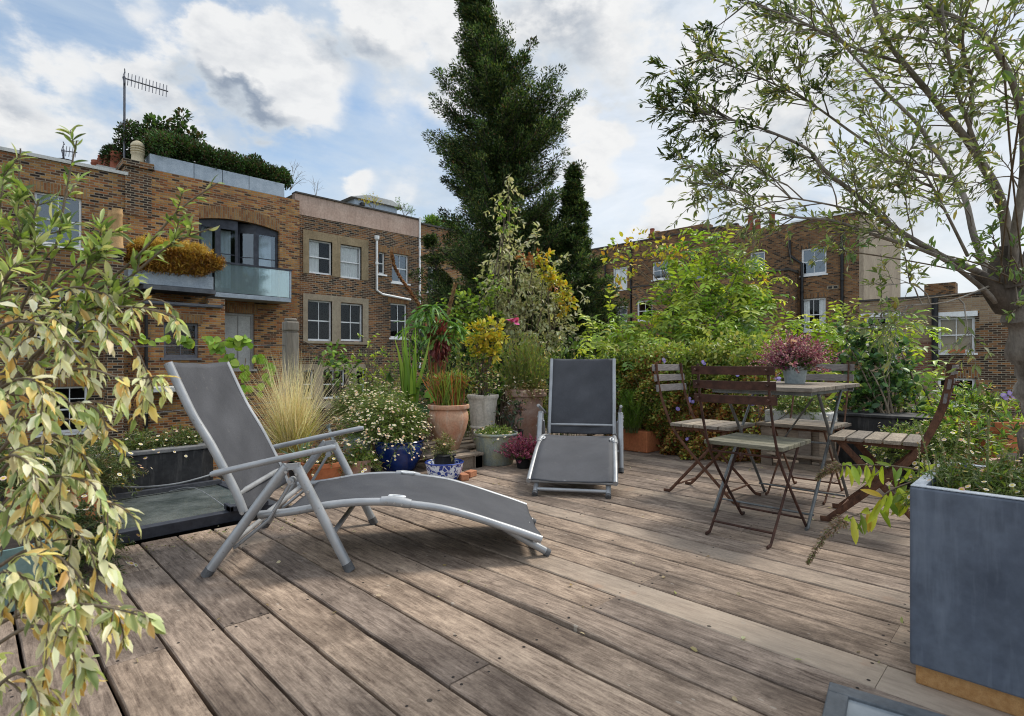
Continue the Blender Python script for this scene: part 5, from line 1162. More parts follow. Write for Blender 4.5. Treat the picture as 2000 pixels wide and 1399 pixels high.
def daisies(rt, c, R_, h, ns, nf, seed, cols=None, lc=None, shift=(0, 0), base_r=.5, fsize=.011, leaf=.026, spill=.5):
    """Mexican fleabane mound: thin stems, tiny leaves, white to pink flower heads over the surface"""
    rng = np.random.default_rng(seed); c = np.array(c, float)
    B = c + disc(ns, R_ * base_r, rng) * np.array([1, 1, 0]); d = ball(ns, rng, .75); d[:, 2] = np.abs(d[:, 2]) * 1.0 - (rng.random(ns) < spill) * .35
    tip = c + np.array([shift[0], shift[1], 0]) + d * np.array([R_, R_, h]) 
    t = np.linspace(0, 1, 8)[None, :, None]; mid = (B + tip) / 2; mid[:, 2] += h * .35
    A = (1 - t) ** 2 * B[:, None] + 2 * t * (1 - t) * mid[:, None] + t ** 2 * tip[:, None] + rng.normal(0, .006, (ns, 8, 3))
    stemmesh('stems', A, .0016, .0009, STEMG, rt, 3)
    P, T, tt, _ = onpoly(A, 26, .12, .98, rng); D = side(T, rng.uniform(.4, 1.1, len(T)), rng)
    lc = lc or [(.15, .23, .04), (.21, .28, .06), (.08, .13, .03), (.28, .29, .08), (.26, .15, .06)]
    ls = leaf * rng.uniform(.6, 1.3, len(P)); leafmesh('foliage', P, D, ls, ls * .24, pal(len(P), lc, [4, 3, 3, 1.2, .5], .15, rng), LEAF, rt, 'dia', rng=rng)
    k = rng.choice(ns, nf); P = A[k, -1] + nrm(d[k] + np.array([0, 0, .5])) * rng.uniform(.0, .035, (nf, 1)) + rng.normal(0, .012, (nf, 3))
    N = nrm(d[k] * .8 + np.array([0, 0, .9]) + rng.normal(0, .3, (nf, 3)))
    flowers(rt, P, fsize, cols or [(.80, .78, .76), (.78, .60, .62), (.66, .36, .42)], N=N, wts=[6, 2, .8], rng=rng)

# ------------------------------------------------------------------ conifers in the gardens beyond
def conifer(label, depth, outline, zbase, seed, nb, cols, full=0.0, lean=(0, 0), cone=True, per=88, leafL=.082, cl=.29, brown=True):
    """outline: (row, left px, right px) of the crown from top to bottom in the photo; each branch reaches that outline"""
    rng = np.random.default_rng(seed); ol = sorted(outline); ys = np.array([o[0] for o in ol], float); ls = np.array([o[1] for o in ol], float); rs = np.array([o[2] for o in ol], float)
    pxm = depth / F
    cxs = (ls + rs) / 2; xm = np.interp(ys[-1], ys, cxs); c0 = pz(xm, 707, depth); base = Vector((c0.x, c0.y, zbase))
    rt = thing('conifer', base, label, 'tree')
    rgt = np.array([r2, -r2, 0]); fwd = np.array([r2, r2, 0])
    def zat(y): return H + (HY - y) * pxm
    zt, zb = zat(ys[0]), zat(ys[-1]); offx = lambda y: (np.interp(y, ys, cxs) - xm) * pxm
    A = np.array([[base + Vector(rgt * float(offx(min(ys[-1], max(ys[0], HY - (z - H) / pxm))))) + Vector((0, 0, z - base.z)) for z in np.linspace(zbase, zt, 24)]])
    stemmesh('trunk', A, .26, .02, BARKD, rt, 10)
    lv = []; y = ys[0]
    while y < ys[-1]: lv.append(y); y += rng.uniform(22, 40)
    rows = [(y_ + rng.normal(0, 4), 1) for y_ in lv for _ in range(max(5, int(nb / len(lv))))]
    C = []; BR = []
    for y, _ in rows:
        a = rng.uniform(0, 2 * math.pi); z = zat(y); l_ = (np.interp(y, ys, ls) - np.interp(y, ys, cxs)) * pxm; r_ = (np.interp(y, ys, rs) - np.interp(y, ys, cxs)) * pxm
        ca, sa = math.cos(a), math.sin(a); lim = r_ if ca > 0 else -l_; R_ = lim * abs(ca) + (abs(l_) + r_) / 2 * .92 * abs(sa)
        R_ *= rng.choice([rng.uniform(.35, .66), rng.uniform(.62, .90), rng.uniform(.88, 1.04)], p=[.40 - full, .42 + full * .6, .18 + full * .4])
        dirh = rgt * ca + fwd * sa; tr = np.array(base) + rgt * offx(y) + np.array([0, 0, z - base.z])
        tr[2] = z - R_ * .18 - .1; n = max(3, int(R_ / .15)); pts = []; bend = rng.normal(0, .12); perp_ = np.array([-dirh[1], dirh[0], 0])
        for i in range(n + 1):
            t = i / n; pts.append(tr + dirh * R_ * t + perp_ * bend * R_ * t * t + np.array([0, 0, (.02 * t + .55 * t ** 2.4) * R_ * .6 + .1 * t]) + rng.normal(0, .02, 3))
        pts = np.array(pts); BR.append(pts[[0, n // 3, (2 * n) // 3, n]])
        for i in range(max(1, int(n * .25)), n + 1):
            t = i / n; C.append(np.append(pts[i] + rng.normal(0, .05, 3) * (1.2 - t), cl * (1.0 - .48 * t) * rng.uniform(.75, 1.2)))
    BR = np.array(BR); stemmesh('branches', BR, .035, .008, BARKD, rt, 4)
    C = np.array(C); k = len(C); idx = np.repeat(np.arange(k), per); n = len(idx)
    q = ball(n, rng, .1); rad = C[idx, 3:4]; P = C[idx, :3] + q * rad * np.array([1, 1, .72])
    ctr = np.array(base)[None, :2]; o = P[:, :2] - ctr; o = o / np.maximum(np.linalg.norm(o, axis=1, keepdims=True), .05)
    D = nrm(q) * .7 + np.concatenate([o * .6, np.full((n, 1), .35)], 1) + rng.normal(0, .35, (n, 3))
    cc = pal(n, cols, None, .2, rng) * np.clip(1 + rng.normal(0, .34, (k, 1)), .35, 2)[idx]
    if brown:
        m = rng.random(n) < .022; cc[m] = pal(int(m.sum()), [(.16, .085, .04), (.12, .06, .03)], None, .2, rng)
    L = leafL * rng.uniform(.5, 1.25, n)
    leafmesh('crown', P, D, L, L * .34, np.clip(cc, .004, .9), LEAFD, rt, 'dia', rng=rng)
    return rt
CON = [(.030, .060, .020), (.050, .092, .028), (.095, .145, .038), (.018, .034, .015), (.150, .180, .055)]
conifer('huge dark green conifer rising out of the top of the picture between the brick houses', 14.0,
        [(-120, 905, 945), (-40, 900, 940), (20, 905, 962), (60, 915, 972), (100, 908, 1000), (140, 894, 1045), (170, 908, 1030), (215, 872, 1118), (245, 852, 1100), (300, 862, 1085), (350, 876, 1082),
         (400, 890, 1075), (450, 878, 1100), (520, 862, 1125), (600, 848, 1150), (690, 850, 1165), (820, 850, 1170)], -7.0, 21, 820, CON, .10)
conifer('smaller dark conifer leaning against the right side of the huge one', 13.2,
        [(338, 1119, 1123), (375, 1110, 1132), (410, 1104, 1138), (432, 1098, 1162), (450, 1104, 1140), (490, 1090, 1150), (540, 1066, 1182), (600, 1060, 1196), (680, 1055, 1205), (800, 1050, 1210)], -7.0, 22, 300, CON, .25, cl=.18)
conifer('broad low conifer filling the gap between the huge one and the smaller one', 13.6,
        [(455, 1070, 1095), (500, 1050, 1140), (560, 1040, 1185), (630, 1030, 1205), (700, 1030, 1210), (820, 1030, 1210)], -7.0, 24, 230, CON, .15, cl=.26)
# conifer side growth overhanging house C on the left of the trunk
conifer('low bushy conifer in front of the white downpipe, left of the huge one', 15.0,
        [(470, 838, 850), (510, 826, 870), (560, 832, 892), (620, 836, 905), (700, 838, 905), (820, 838, 905)], -7.0, 23, 90, CON, cl=.24)

# ------------------------------------------------------------------ roof-top planting
def hedge_line(name, lab, pts, rad, per, L, W, cols, seed, mat=LEAFD, cat='hedge', t='dia', wts=None, grp=None, jz=0.0):
    rng = np.random.default_rng(seed); P = np.array([tuple(p) for p in pts]); c = P.mean(0)
    rt = thing(name, (c[0], c[1], P[:, 2].min() - .3), lab, cat, grp)
    d = np.linalg.norm(np.diff(P, axis=0), axis=1); n = max(2, int(d.sum() / (min(rad) if hasattr(rad, '__len__') else rad) * 1.6)); s = np.concatenate([[0], np.cumsum(d)]); x = np.linspace(0, s[-1], n)
    C = np.stack([np.interp(x, s, P[:, i]) for i in range(3)], -1); rr_ = np.interp(x, s, rad) if hasattr(rad, '__len__') else np.full(n, rad)
    C = C + rng.normal(0, .1, C.shape) * rr_[:, None]
    C = np.concatenate([C, C + rng.normal(0, .5, C.shape) * rr_[:, None]]); rr_ = np.concatenate([rr_, rr_ * .7])
    clumps(rt, C, rr_, per, L, W, cols, wts, t, mat, 'foliage', rng=rng, out=.9, up=.2)
    B = np.stack([C[:, 0], C[:, 1], np.full(len(C), P[:, 2].min() - .3)], -1); stems_to(rt, B[:n], C[:n], .02, .006, BARKD, 'stems', 3, .1, rng, 3)
    return rt
DH = DA + .55
def ry(x, y, D): X, z = fy(x, y, D); return (X, D, z)
HG = [(.030, .062, .020), (.045, .090, .026), (.065, .125, .034), (.085, .065, .035)]
hedge_line('roof_hedge', 'dark clipped hedge spilling over the grey planters on the balcony house roof', [ry(305, 288, DH), ry(350, 298, DH), ry(400, 312, DH), ry(450, 326, DH), ry(500, 336, DH), ry(545, 348, DH), ry(555, 352, DH)], [.52, .56, .5, .46, .44, .38, .3], 620, .10, .05, HG, 31)
hedge_line('roof_hedge', 'rounder darker hedge behind the red chimney pots and the aerial mast', [ry(222, 312, DH + 1.4), ry(245, 292, DH + 1.2), ry(275, 278, DH + .9), ry(310, 278, DH + .7), ry(350, 282, DH + .7)], [.4, .55, .6, .55, .45], 620, .10, .05, HG + [(.06, .045, .03)], 32)
rng = np.random.default_rng(33); rt = thing('roof_shrub', ry(340, 300, DH + .6), 'broad leaved shrub standing up above the roof hedge', 'shrub')
C = np.array([ry(x, y, DH + .6) for x, y in ((298, 238), (305, 252), (318, 243), (352, 235), (350, 250), (330, 262), (345, 268), (365, 262), (380, 266), (388, 272), (312, 270), (372, 280), (295, 247), (358, 228))])
stems_to(rt, ry(340, 310, DH + .6), C, .02, .006, BARKD, rng=rng); clumps(rt, C, .2, 42, .17, .09, HG + [(.06, .10, .03)], None, 'oval', LEAF, rng=rng)
def bare(lab, x, y, D, tops, seed, leaf=None):
    rng = np.random.default_rng(seed); b0 = np.array(ry(x, y, D)); rt = thing('roof_plant', b0, lab, 'plant'); T_ = np.array([ry(a_, c_, D) for a_, c_ in tops])
    A = stems_to(rt, b0, T_, .012, .004, STEM, rng=rng, sides=4); P, T, t, _ = onpoly(A, 7, .3, .9, rng); S = grow(P, side(T, .7, rng), .35, 4, .2, 0, rng); stemmesh('twigs', S, .005, .002, STEM, rt, 3)
    if leaf: 
        P2, T2, _, _ = onpoly(S, 9, .2, 1, rng); leafmesh('foliage', P2, side(T2, .8, rng), .08, .03, pal(len(P2), leaf, None, .2, rng), LEAF, rt, 'dia', rng=rng)
bare('bare twiggy plant at the right end of the roof hedge', 566, 372, DH, [(572, 322), (590, 335), (582, 318), (596, 348)], 34)
bare('two thin bare twigs above the pink parapet', 617, 385, DC + .4, [(614, 356), (622, 354)], 35)
bare('feathery green plant at the right end of the pink parapet', 790, 425, DC + .4, [(778, 392), (785, 400), (792, 405), (800, 412), (806, 410)], 36, GRN)
bare('yellow green plant climbing the pale roof hut', 730, 412, DC + 2, [(708, 384), (712, 392), (733, 386), (735, 392)], 37, YEL)
rng = np.random.default_rng(38); X_, z_ = fy(868, 440, DC + .6); hedge_line('roof_hedge', 'low green planting on the roof behind the conifer', [ry(836, 436, DC + .6), ry(860, 440, DC + .6), ry(890, 452, DC + .6)], [.3, .4, .3], 260, .14, .03, GRN, 39, LEAF)
# golden plant spilling from the balcony trough
rng = np.random.default_rng(40); c = np.array([(xp0 + xp1) / 2, 19.6, zp1]); rt = thing('golden_trailing_plant', c, 'rusty gold cushion plant filling the long trough beside the glass balcony', 'plant')
n = 15000; xx = rng.uniform(xp0 - .1, xp1 + .25, n); P = np.stack([xx, 19.45 + rng.normal(0, .24, n), zp1 + .42 + rng.uniform(-.50, .55, n) * np.clip(1.15 - ((xx - c[0]) / (xp1 - xp0) * 1.9) ** 4, .3, 1)], -1)
D = nrm(np.stack([rng.normal(0, .6, n), -np.abs(rng.normal(0, 1, n)), rng.normal(.35, .6, n)], -1))
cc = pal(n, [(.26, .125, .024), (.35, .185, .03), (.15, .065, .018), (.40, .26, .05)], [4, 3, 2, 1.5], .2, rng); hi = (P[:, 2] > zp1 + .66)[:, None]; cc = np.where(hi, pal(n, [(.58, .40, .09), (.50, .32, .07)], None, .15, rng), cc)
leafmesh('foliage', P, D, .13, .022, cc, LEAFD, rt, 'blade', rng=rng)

# ------------------------------------------------------------------ planting along the far side of the terrace
# hedge with turning leaves
rng = np.random.default_rng(50); rt = thing('terrace_hedge', (5.0, 2.2, 0), 'low hedge with leaves turning gold and red behind the bistro chairs', 'hedge')
n = 44000; hx0, hx1, hy0, hy1, hz1 = 4.62, 5.25, 1.80, 3.2, .86
P = rng.uniform((hx0, hy0, 0), (hx1, hy1, hz1), (n, 3))
lump = .11 * np.sin(P[:, 1] * 7 + 1) * np.cos(P[:, 2] * 6) + .07 * np.sin(P[:, 1] * 21 + P[:, 2] * 17)
face = rng.random(n) < .72; P[face, 0] = hx0 + lump[face] + np.abs(rng.normal(0, .07, face.sum())) - .03 + .16 * (P[face, 2] > .7) * (P[face, 2] - .7) / .16
top = (~face) & (rng.random(n) < .8); P[top, 2] = hz1 + lump[top] - np.abs(rng.normal(0, .06, top.sum()))
D = np.where(face[:, None], np.array([-1, 0, .1]), np.array([0, 0, 1.0])) + rng.normal(0, .6, (n, 3))
redness = np.clip(.9 - P[:, 2] * 1.0 + .5 * np.sin(P[:, 1] * 5) * np.sin(P[:, 2] * 7 + 2), 0, 1)
c1 = pal(n, [(.20, .27, .05), (.28, .32, .06), (.12, .18, .04), (.38, .36, .08)], None, .2, rng); c2 = pal(n, [(.48, .24, .07), (.34, .12, .05), (.46, .32, .10), (.20, .20, .05), (.24, .08, .04)], None, .2, rng)
cc = np.where((rng.random(n) < redness)[:, None], c2, c1); leafmesh('foliage', P, D, .030 * rng.uniform(.6, 1.3, n), .021, cc, LEAF, rt, 'oval', rng=rng)
B = np.stack([rng.uniform(hx0 + .1, hx1, 90), rng.uniform(hy0, hy1, 90), np.zeros(90)], -1); A = grow(B, np.array([0, 0, 1.0]) + rng.normal(0, .2, (90, 3)), .8, 6, .12, 0, rng); stemmesh('stems', A, .006, .002, STEM, rt, 4)
C = np.stack([rng.uniform(hx0, hx1 - .1, 34), rng.uniform(hy0, hy1, 34), hz1 + rng.uniform(-.06, .12, 34)], -1)
clumps(rt, C, rng.uniform(.07, .16, 34), 130, .034, .022, [(.22, .30, .05), (.30, .36, .07), (.14, .20, .04), (.40, .38, .10)], None, 'oval', LEAF, 'top_shoots', rng=rng)
# small violet cranesbill flowers dotted in the hedge
P = np.array([(4.58, fx(x, y, 4.58)[0], fx(x, y, 4.58)[1]) for x, y in ((1322, 798), (1345, 855), (1373, 709), (1440, 733), (1470, 790), (1518, 742), (1300, 705), (1347, 784))])
flowers(rt, np.repeat(P, 3, 0) + rng.normal(0, .012, (24, 3)), .017, [(.22, .16, .52), (.30, .22, .60)], (.35, .3, .5), N=np.array([-1, -.3, .4]) + rng.normal(0, .3, (24, 3)), rng=rng)
P = np.array([(4.9, *fx(1224, 728, 4.9))] * 5); rtr = rt
flowers(rt, P + rng.normal(0, .018, (5, 3)), .03, [(.75, .45, .45), (.7, .5, .5)], (.6, .35, .35), N=np.array([-1, -.3, .4]) + rng.normal(0, .4, (5, 3)), name='rose', rng=rng)

def dark_under(name, lab, pts, hgt, seed, cols=None):
    return None
# wisteria: pinnate yellow green leaves over twisted stems, behind the hedge
def wisteria(lab, cl, base, per, seed, wts=(3, 3, 2, 2), stem_r=.016, Lf=.26, fl=.092, droop=.22, cols=None):
    rng = np.random.default_rng(seed); C = np.array([tuple(pz(x, y, Z)) for x, y, Z, _ in cl]); rr_ = np.array([r / F * Z for _, _, Z, r in cl])
    rt = thing('wisteria', base, lab, 'climbing plant', 'leafy climbers along the far edge'); b0 = np.array(base, float)
    A = stems_to(rt, b0 + disc(len(C), .12, rng), C, stem_r, .004, STEM, 'stems', 9, .22, rng)
    k = len(C); cnt = np.maximum(4, (1.8 * per * (rr_ / .25) ** 2).astype(int)); idx = np.repeat(np.arange(k), cnt); q = ball(len(idx), rng, .05)
    P = C[idx] + q * rr_[idx][:, None] * .75; D = nrm(q) + np.array([0, 0, .25]) + rng.normal(0, .3, P.shape)
    fronds(rt, P, D, Lf * rng.uniform(.6, 1.2, len(P)), 5, .36, fl * rng.uniform(.8, 1.2, len(P)), cols or LIME, wts, grav=droop, rng=rng, rachis=STEMG)
    return rt
wl = [(1330, 500, 6.3, 26), (1372, 482, 6.2, 22), (1410, 500, 6.2, 30), (1450, 515, 6.2, 30), (1470, 560, 6.2, 34), (1425, 560, 6.2, 44), (1375, 560, 6.2, 38), (1320, 575, 6.2, 32), (1290, 620, 6.2, 34), (1345, 625, 6.0, 46), (1400, 630, 6.0, 50),
      (1455, 625, 6.0, 44), (1270, 660, 6.0, 36), (1320, 675, 5.9, 40), (1385, 685, 5.8, 44), (1445, 685, 5.8, 44), (1345, 530, 6.3, 22), (1495, 560, 6.2, 16), (1480, 600, 6.1, 26)]
wisteria('big yellow green wisteria on twisted dark stems, behind the hedge and the bistro set', wl, (5.6, 3.0, -.1), 26, 51)
wisteria('lower wisteria spilling over the hedge between the far lounger and the bistro set', [(1170, 655, 6.0, 30), (1160, 690, 5.6, 26), (1205, 640, 6.2, 28), (1225, 670, 5.8, 34), (1245, 640, 6.2, 24), (1270, 700, 5.7, 24), (1215, 705, 5.6, 26), (1190, 620, 6.4, 18), (1150, 640, 6.2, 18)], (5.2, 3.9, -.1), 24, 52)
wisteria('wisteria shoots arching behind the pink heather, in front of the brown houses', [(1520, 650, 5.9, 26), (1560, 645, 5.9, 26), (1600, 640, 5.9, 28), (1640, 640, 5.9, 28), (1680, 650, 6.0, 18), (1540, 690, 5.7, 30), (1590, 690, 5.7, 30), (1500, 700, 5.7, 28), (1620, 670, 5.8, 26), (1560, 715, 5.6, 24)], (5.7, 2.2, -.1), 22, 53, wts=(4, 3, 3, 1))
wisteria('long arching wisteria spray reaching right towards the black drainpipe', [(1740, 650, 5.6, 16), (1770, 645, 5.6, 20), (1800, 650, 5.6, 16), (1720, 665, 5.6, 12)], (5.4, 1.0, -.1), 30, 54, wts=(4, 2, 4, 0))
rng = np.random.default_rng(55); rt = thing('yellow_vine', (6.2, 4.2, 0), 'thin vine with yellow and orange leaves trailing above the wisteria', 'climbing plant')
pp = [(1195, 500), (1215, 482), (1245, 468), (1275, 480), (1300, 485), (1325, 488), (1290, 500), (1340, 500), (1235, 520), (1215, 530), (1480, 530), (1492, 545), (1205, 560)]
C = np.array([tuple(pz(x, y, 6.8)) for x, y in pp]); stems_to(rt, tuple(pz(1330, 640, 6.8)), C, .008, .003, STEM, rng=rng); clumps(rt, C, .13, 26, .065, .032, YEL + [(.5, .26, .04), (.25, .34, .05), (.30, .38, .05)], None, 'oval', LEAF, rng=rng, droop=.3)

# cream variegated shrub in the centre, with a tall spike
def leafy(name, lab, cat, base, cl, per, L, W, cols, wts=None, t='lance', edge=None, seed=1, stem=STEM, r0=.010, bow=.15, droop=0.0, twigs=3, tw=.16, mat=None, grp=None, flat=1.0, rt=None, out=.8, sname='stems'):
    """shrub: stems to clump centres given in pixels+depth+pixel radius, twigs, leaves along the twigs"""
    rng = np.random.default_rng(seed); C = np.array([tuple(pz(x, y, Z)) for x, y, Z, _ in cl]); rr_ = np.array([r / F * Z for _, _, Z, r in cl])
    if rt is None: rt = thing(name, base, lab, cat, grp)
    A = stems_to(rt, np.array(base, float) + disc(len(C), .05, rng), C, r0, .003, stem, sname, 8, bow, rng)
    k = len(C); cnt = np.maximum(3, (per * (rr_ / .15) ** 2).astype(int)); idx = np.repeat(np.arange(k), cnt); q = ball(len(idx), rng, .0)
    P = C[idx] + q * rr_[idx][:, None] * .7; D = nrm(q + rng.normal(0, .3, q.shape)) * out + np.array([0, 0, .25 - droop])
    S = grow(P, D, tw * rng.uniform(.6, 1.3, len(P)), 4, .18, droop * .3, rng); stemmesh('twigs', S, .0022, .001, stem, rt, 3)
    nl = twigs; P2, T2, _, _ = onpoly(S, nl, .1, 1.0, rng); D2 = side(T2, rng.uniform(.5, 1.2, len(P2)), rng) + np.array([0, 0, -droop])
    ls = L * rng.uniform(.65, 1.25, len(P2)); e = None if edge is None else pal(len(P2), edge, None, .1, rng)
    leafmesh('foliage', P2, D2, ls, ls * W / L, pal(len(P2), cols, wts, .14, rng), mat or LEAF, rt, t, e, rng=rng)
    return rt
CR = [(.60, .57, .38), (.50, .49, .32), (.34, .38, .20), (.16, .20, .09)]
leafy('variegated_shrub', 'pale cream variegated shrub with one tall spike in front of the huge conifer', 'shrub', (4.6, 4.75, -.1),
      [(992, 345, 6.6, 7), (990, 370, 6.6, 10), (986, 400, 6.6, 12), (992, 425, 6.6, 11), (985, 450, 6.6, 13), (1015, 485, 6.6, 14), (975, 500, 6.6, 16), (1045, 470, 6.6, 10), (1000, 520, 6.6, 26), (965, 545, 6.6, 22), (1045, 540, 6.6, 26), (1075, 520, 6.6, 14), (1010, 575, 6.5, 32), (1060, 585, 6.5, 30),
       (965, 590, 6.5, 24), (1030, 630, 6.4, 34), (1085, 630, 6.4, 28), (1120, 565, 6.5, 12), (980, 640, 6.4, 24), (1110, 660, 6.3, 22), (1060, 670, 6.3, 28)], 26, .062, .026, CR, [3, 3, 2, 1.5], 'lance', CREAM[:2], 61, twigs=9, tw=.2, droop=.25)
leafy('autumn_climber', 'arching shoot of bright yellow leaves right of the cream shrub', 'climbing plant', (4.9, 4.5, -.1), [(1058, 520, 6.3, 9), (1070, 535, 6.3, 11), (1085, 552, 6.3, 12), (1098, 568, 6.3, 12), (1110, 590, 6.3, 10), (1100, 600, 6.3, 9), (1065, 500, 6.3, 7)], 90, .052, .026, YEL, None, 'oval', seed=62, twigs=6, tw=.09)
leafy('autumn_climber', 'small tuft of orange red leaves inside the cream shrub', 'climbing plant', (4.7, 4.7, -.1), [(1022, 505, 6.25, 9), (1035, 512, 6.25, 9), (1045, 505, 6.25, 7), (1080, 555, 6.2, 4)], 60, .045, .022, [(.35, .12, .04), (.28, .09, .03), (.45, .22, .05)], None, 'oval', seed=63, twigs=6, tw=.08)
leafy('green_climber', 'leafy green climber at the left foot of the cream shrub', 'climbing plant', (4.2, 4.9, -.1), [(960, 555, 6.2, 13), (945, 575, 6.2, 16), (925, 600, 6.2, 20), (900, 600, 6.2, 18), (890, 630, 6.2, 20), (925, 640, 6.2, 24), (955, 610, 6.2, 16), (880, 580, 6.2, 12), (870, 655, 6.1, 20), (900, 670, 6.0, 24), (985, 430, 6.4, 5), (988, 415, 6.4, 5), (990, 440, 6.4, 6)], 30, .05, .03, LIME, (1, 3, 1, 3), 'oval', seed=64, twigs=8, tw=.14)
# dense dark greenery behind, filling the gaps low down
def mass(lab, cl, seed, cols, L=.07, W=.035, per=130, name='garden_shrub', t='oval', wts=None):
    rng = np.random.default_rng(seed); C = np.array([tuple(pz(x, y, Z)) for x, y, Z, _ in cl]); rr_ = np.array([r / F * Z for _, _, Z, r in cl]); b0 = C.mean(0); b0[2] = C[:, 2].min() - .6
    rt = thing(name, b0, lab, 'shrub', 'background shrubs at the terrace edge'); stems_to(rt, b0, C, .012, .004, BARKD, rng=rng)
    cnt = np.maximum(20, (per * (rr_ / .2) ** 2).astype(int)); clumps(rt, C, rr_, cnt, L, W, cols, wts, t, LEAF, rng=rng); return rt
mass('dark leafy shrub mass behind the terracotta urn and stone pot', [(830, 690, 6.4, 34), (870, 700, 6.4, 34), (920, 720, 6.3, 34), (960, 700, 6.3, 34), (850, 740, 6.2, 34), (960, 750, 6.2, 34), (1010, 730, 6.2, 34), (1060, 740, 6.2, 34), (1100, 720, 6.2, 34), (1130, 690, 6.3, 34), (1150, 740, 6.1, 34), (900, 760, 6.1, 34)], 65, GRN + DKG, per=210)
mass('dark shrub mass under the wisteria, behind the hedge', [(1200, 740, 6.3, 44), (1270, 730, 6.3, 40), (1330, 720, 6.3, 44), (1400, 730, 6.3, 44), (1470, 740, 6.2, 40), (1530, 760, 6.1, 40), (1390, 650, 6.6, 40), (1330, 600, 6.8, 30), (1440, 600, 6.7, 30), (1600, 720, 6.1, 30)], 66, GRN + DKG, per=190)
leafy('flowering_perennial', 'tall thin perennial with yellow green spikes beside the grey timber post', 'plant', tuple(pz(725, 780, 5.0)), [(705, 690, 5.0, 10), (725, 705, 5.0, 12), (740, 725, 5.0, 12), (712, 740, 5.0, 14), (750, 745, 5.0, 14), (730, 760, 5.0, 16), (722, 660, 5.0, 6), (745, 690, 5.0, 7)], 34, .035, .014, LIME, (2, 2, 2, 1), 'lance', seed=67, twigs=10, tw=.12)
leafy('rose_bush', 'leafy rose stems with a few pale pink blooms in front of the ground floor windows', 'shrub', tuple(pz(655, 800, 5.2)), [(650, 700, 5.2, 12), (665, 725, 5.2, 14), (640, 715, 5.2, 9), (680, 745, 5.2, 12), (690, 720, 5.2, 8), (660, 752, 5.2, 12)], 34, .045, .028, GRN, None, 'oval', seed=68, twigs=7, tw=.1)
rng = np.random.default_rng(69); rt = thing('bramble_cane', (2.1, 4.7, -.1), 'bare dark cane arching over from the timber post', 'climbing plant'); 
pp = [(566, 662), (595, 668), (625, 682), (655, 698), (680, 712)]; A = np.array([[tuple(pz(x, y, 4.75)) for x, y in pp]]); stemmesh('stems', A, .006, .003, BARKD, rt, 5)
pp = [(597, 668), (612, 685), (622, 700), (627, 715)]; A = np.array([[tuple(pz(x, y, 4.75)) for x, y in pp]]); stemmesh('twigs', A, .004, .002, BARKD, rt, 5)
leafmesh('foliage', A3(pz(655, 700, 4.75)) + rng.normal(0, .06, (60, 3)), rng.normal(size=(60, 3)), .05, .03, pal(60, GRN), LEAF, rt, 'oval')
# round leaved vine on the wire
rng = np.random.default_rng(70); rt = thing('round_leaved_vine', (.9, 4.6, 0), 'vine with round bright green leaves strung along the wire above the near lounger', 'climbing plant')
lines = [[(170, 640), (215, 655), (265, 660), (285, 668)], [(318, 660), (360, 662), (400, 664), (440, 665), (470, 662), (492, 668)], [(425, 668), (440, 690), (450, 710)], [(500, 690), (518, 705), (532, 720), (520, 745), (505, 760)], [(480, 700), (475, 740), (490, 780)]]
for j, ln in enumerate(lines):
    A = np.array([[tuple(Vector((fy(x, y, 4.5)[0], 4.5, fy(x, y, 4.5)[1]))) for x, y in ln]]); stemmesh('stems', A, .0035, .002, STEM, rt, 5)
    nn_ = (26, 56, 20, 26, 16)[j]; P, T, _, _ = onpoly(A, nn_, 0, 1, rng); P = P + rng.normal(0, .018, P.shape); D = rng.normal(0, .5, P.shape) + np.array([0, -.2, -.75])
    leafmesh('foliage', P, D, .062 * rng.uniform(.6, 1.2, nn_), .056 * rng.uniform(.7, 1.1, nn_), pal(nn_, [(.24, .36, .04), (.17, .29, .04), (.30, .40, .06)], None, .12, rng), LEAF, rt, 'broad', N=np.array([-.5, -1, .3]) + rng.normal(0, .4, (nn_, 3)), rng=rng)

# ------------------------------------------------------------------ potted plants, left to right
def cp(x, Z, z=0.0): p = pz(x, 707, Z); return (p.x, p.y, z)
# feather grass
c = cp(572, 4.25); rt = pot('potted_feather_grass', c, tap(.13, .17, .17, .012, .03), TERRA2, 'tall straw coloured feather grass behind the near lounger', 'potted plant', None, .14, .15)
blades(rt, (c[0], c[1], .14), 900, .07, .72, .0030, .34, .055, STRAW, [5, 4, 2, .4], 'foliage', DRY, 9, np.random.default_rng(71), .16)
blades(rt, (c[0], c[1], .14), 700, .10, .42, .0035, .40, .06, [(.40, .38, .11), (.48, .40, .14), (.62, .46, .2)], None, 'lower_foliage', DRY, 7, np.random.default_rng(72))
# spiky aloe-like plant in front of the grass
c = cp(590, 3.95); rt = pot('potted_succulent', c, tap(.08, .10, .13), BLACKP, 'small spiky grey green plant in a dark pot at the foot of the feather grass', 'potted plant', None, .11, .09)
blades(rt, (c[0], c[1], .11), 46, .02, .22, .022, .7, .10, [(.13, .19, .11), (.18, .24, .14)], None, 'foliage', LEAF, 5, np.random.default_rng(73), .2)
# terracotta bowl of rusty daisies
c = cp(632, 3.9); rt = pot('potted_daisy', c, tap(.11, .145, .15, .012, .03), TERRAN, 'orange terracotta bowl of small daisies behind the front leg of the near lounger', 'potted plant', 'potted daisies', .13, .13)
daisies(rt, (c[0], c[1], .12), .22, .16, 150, 70, 74, lc=[(.20, .12, .05), (.14, .16, .05), (.28, .10, .05), (.08, .11, .03), (.22, .2, .08)], base_r=.5)
c = cp(700, 4.02); rt = pot('potted_daisy', c, tap(.08, .10, .14), TERRA2, 'little daisy plant half hidden by the watering can', 'potted plant', 'potted daisies', .12, .09)
daisies(rt, (c[0], c[1], .10), .19, .17, 110, 46, 75, base_r=.4)
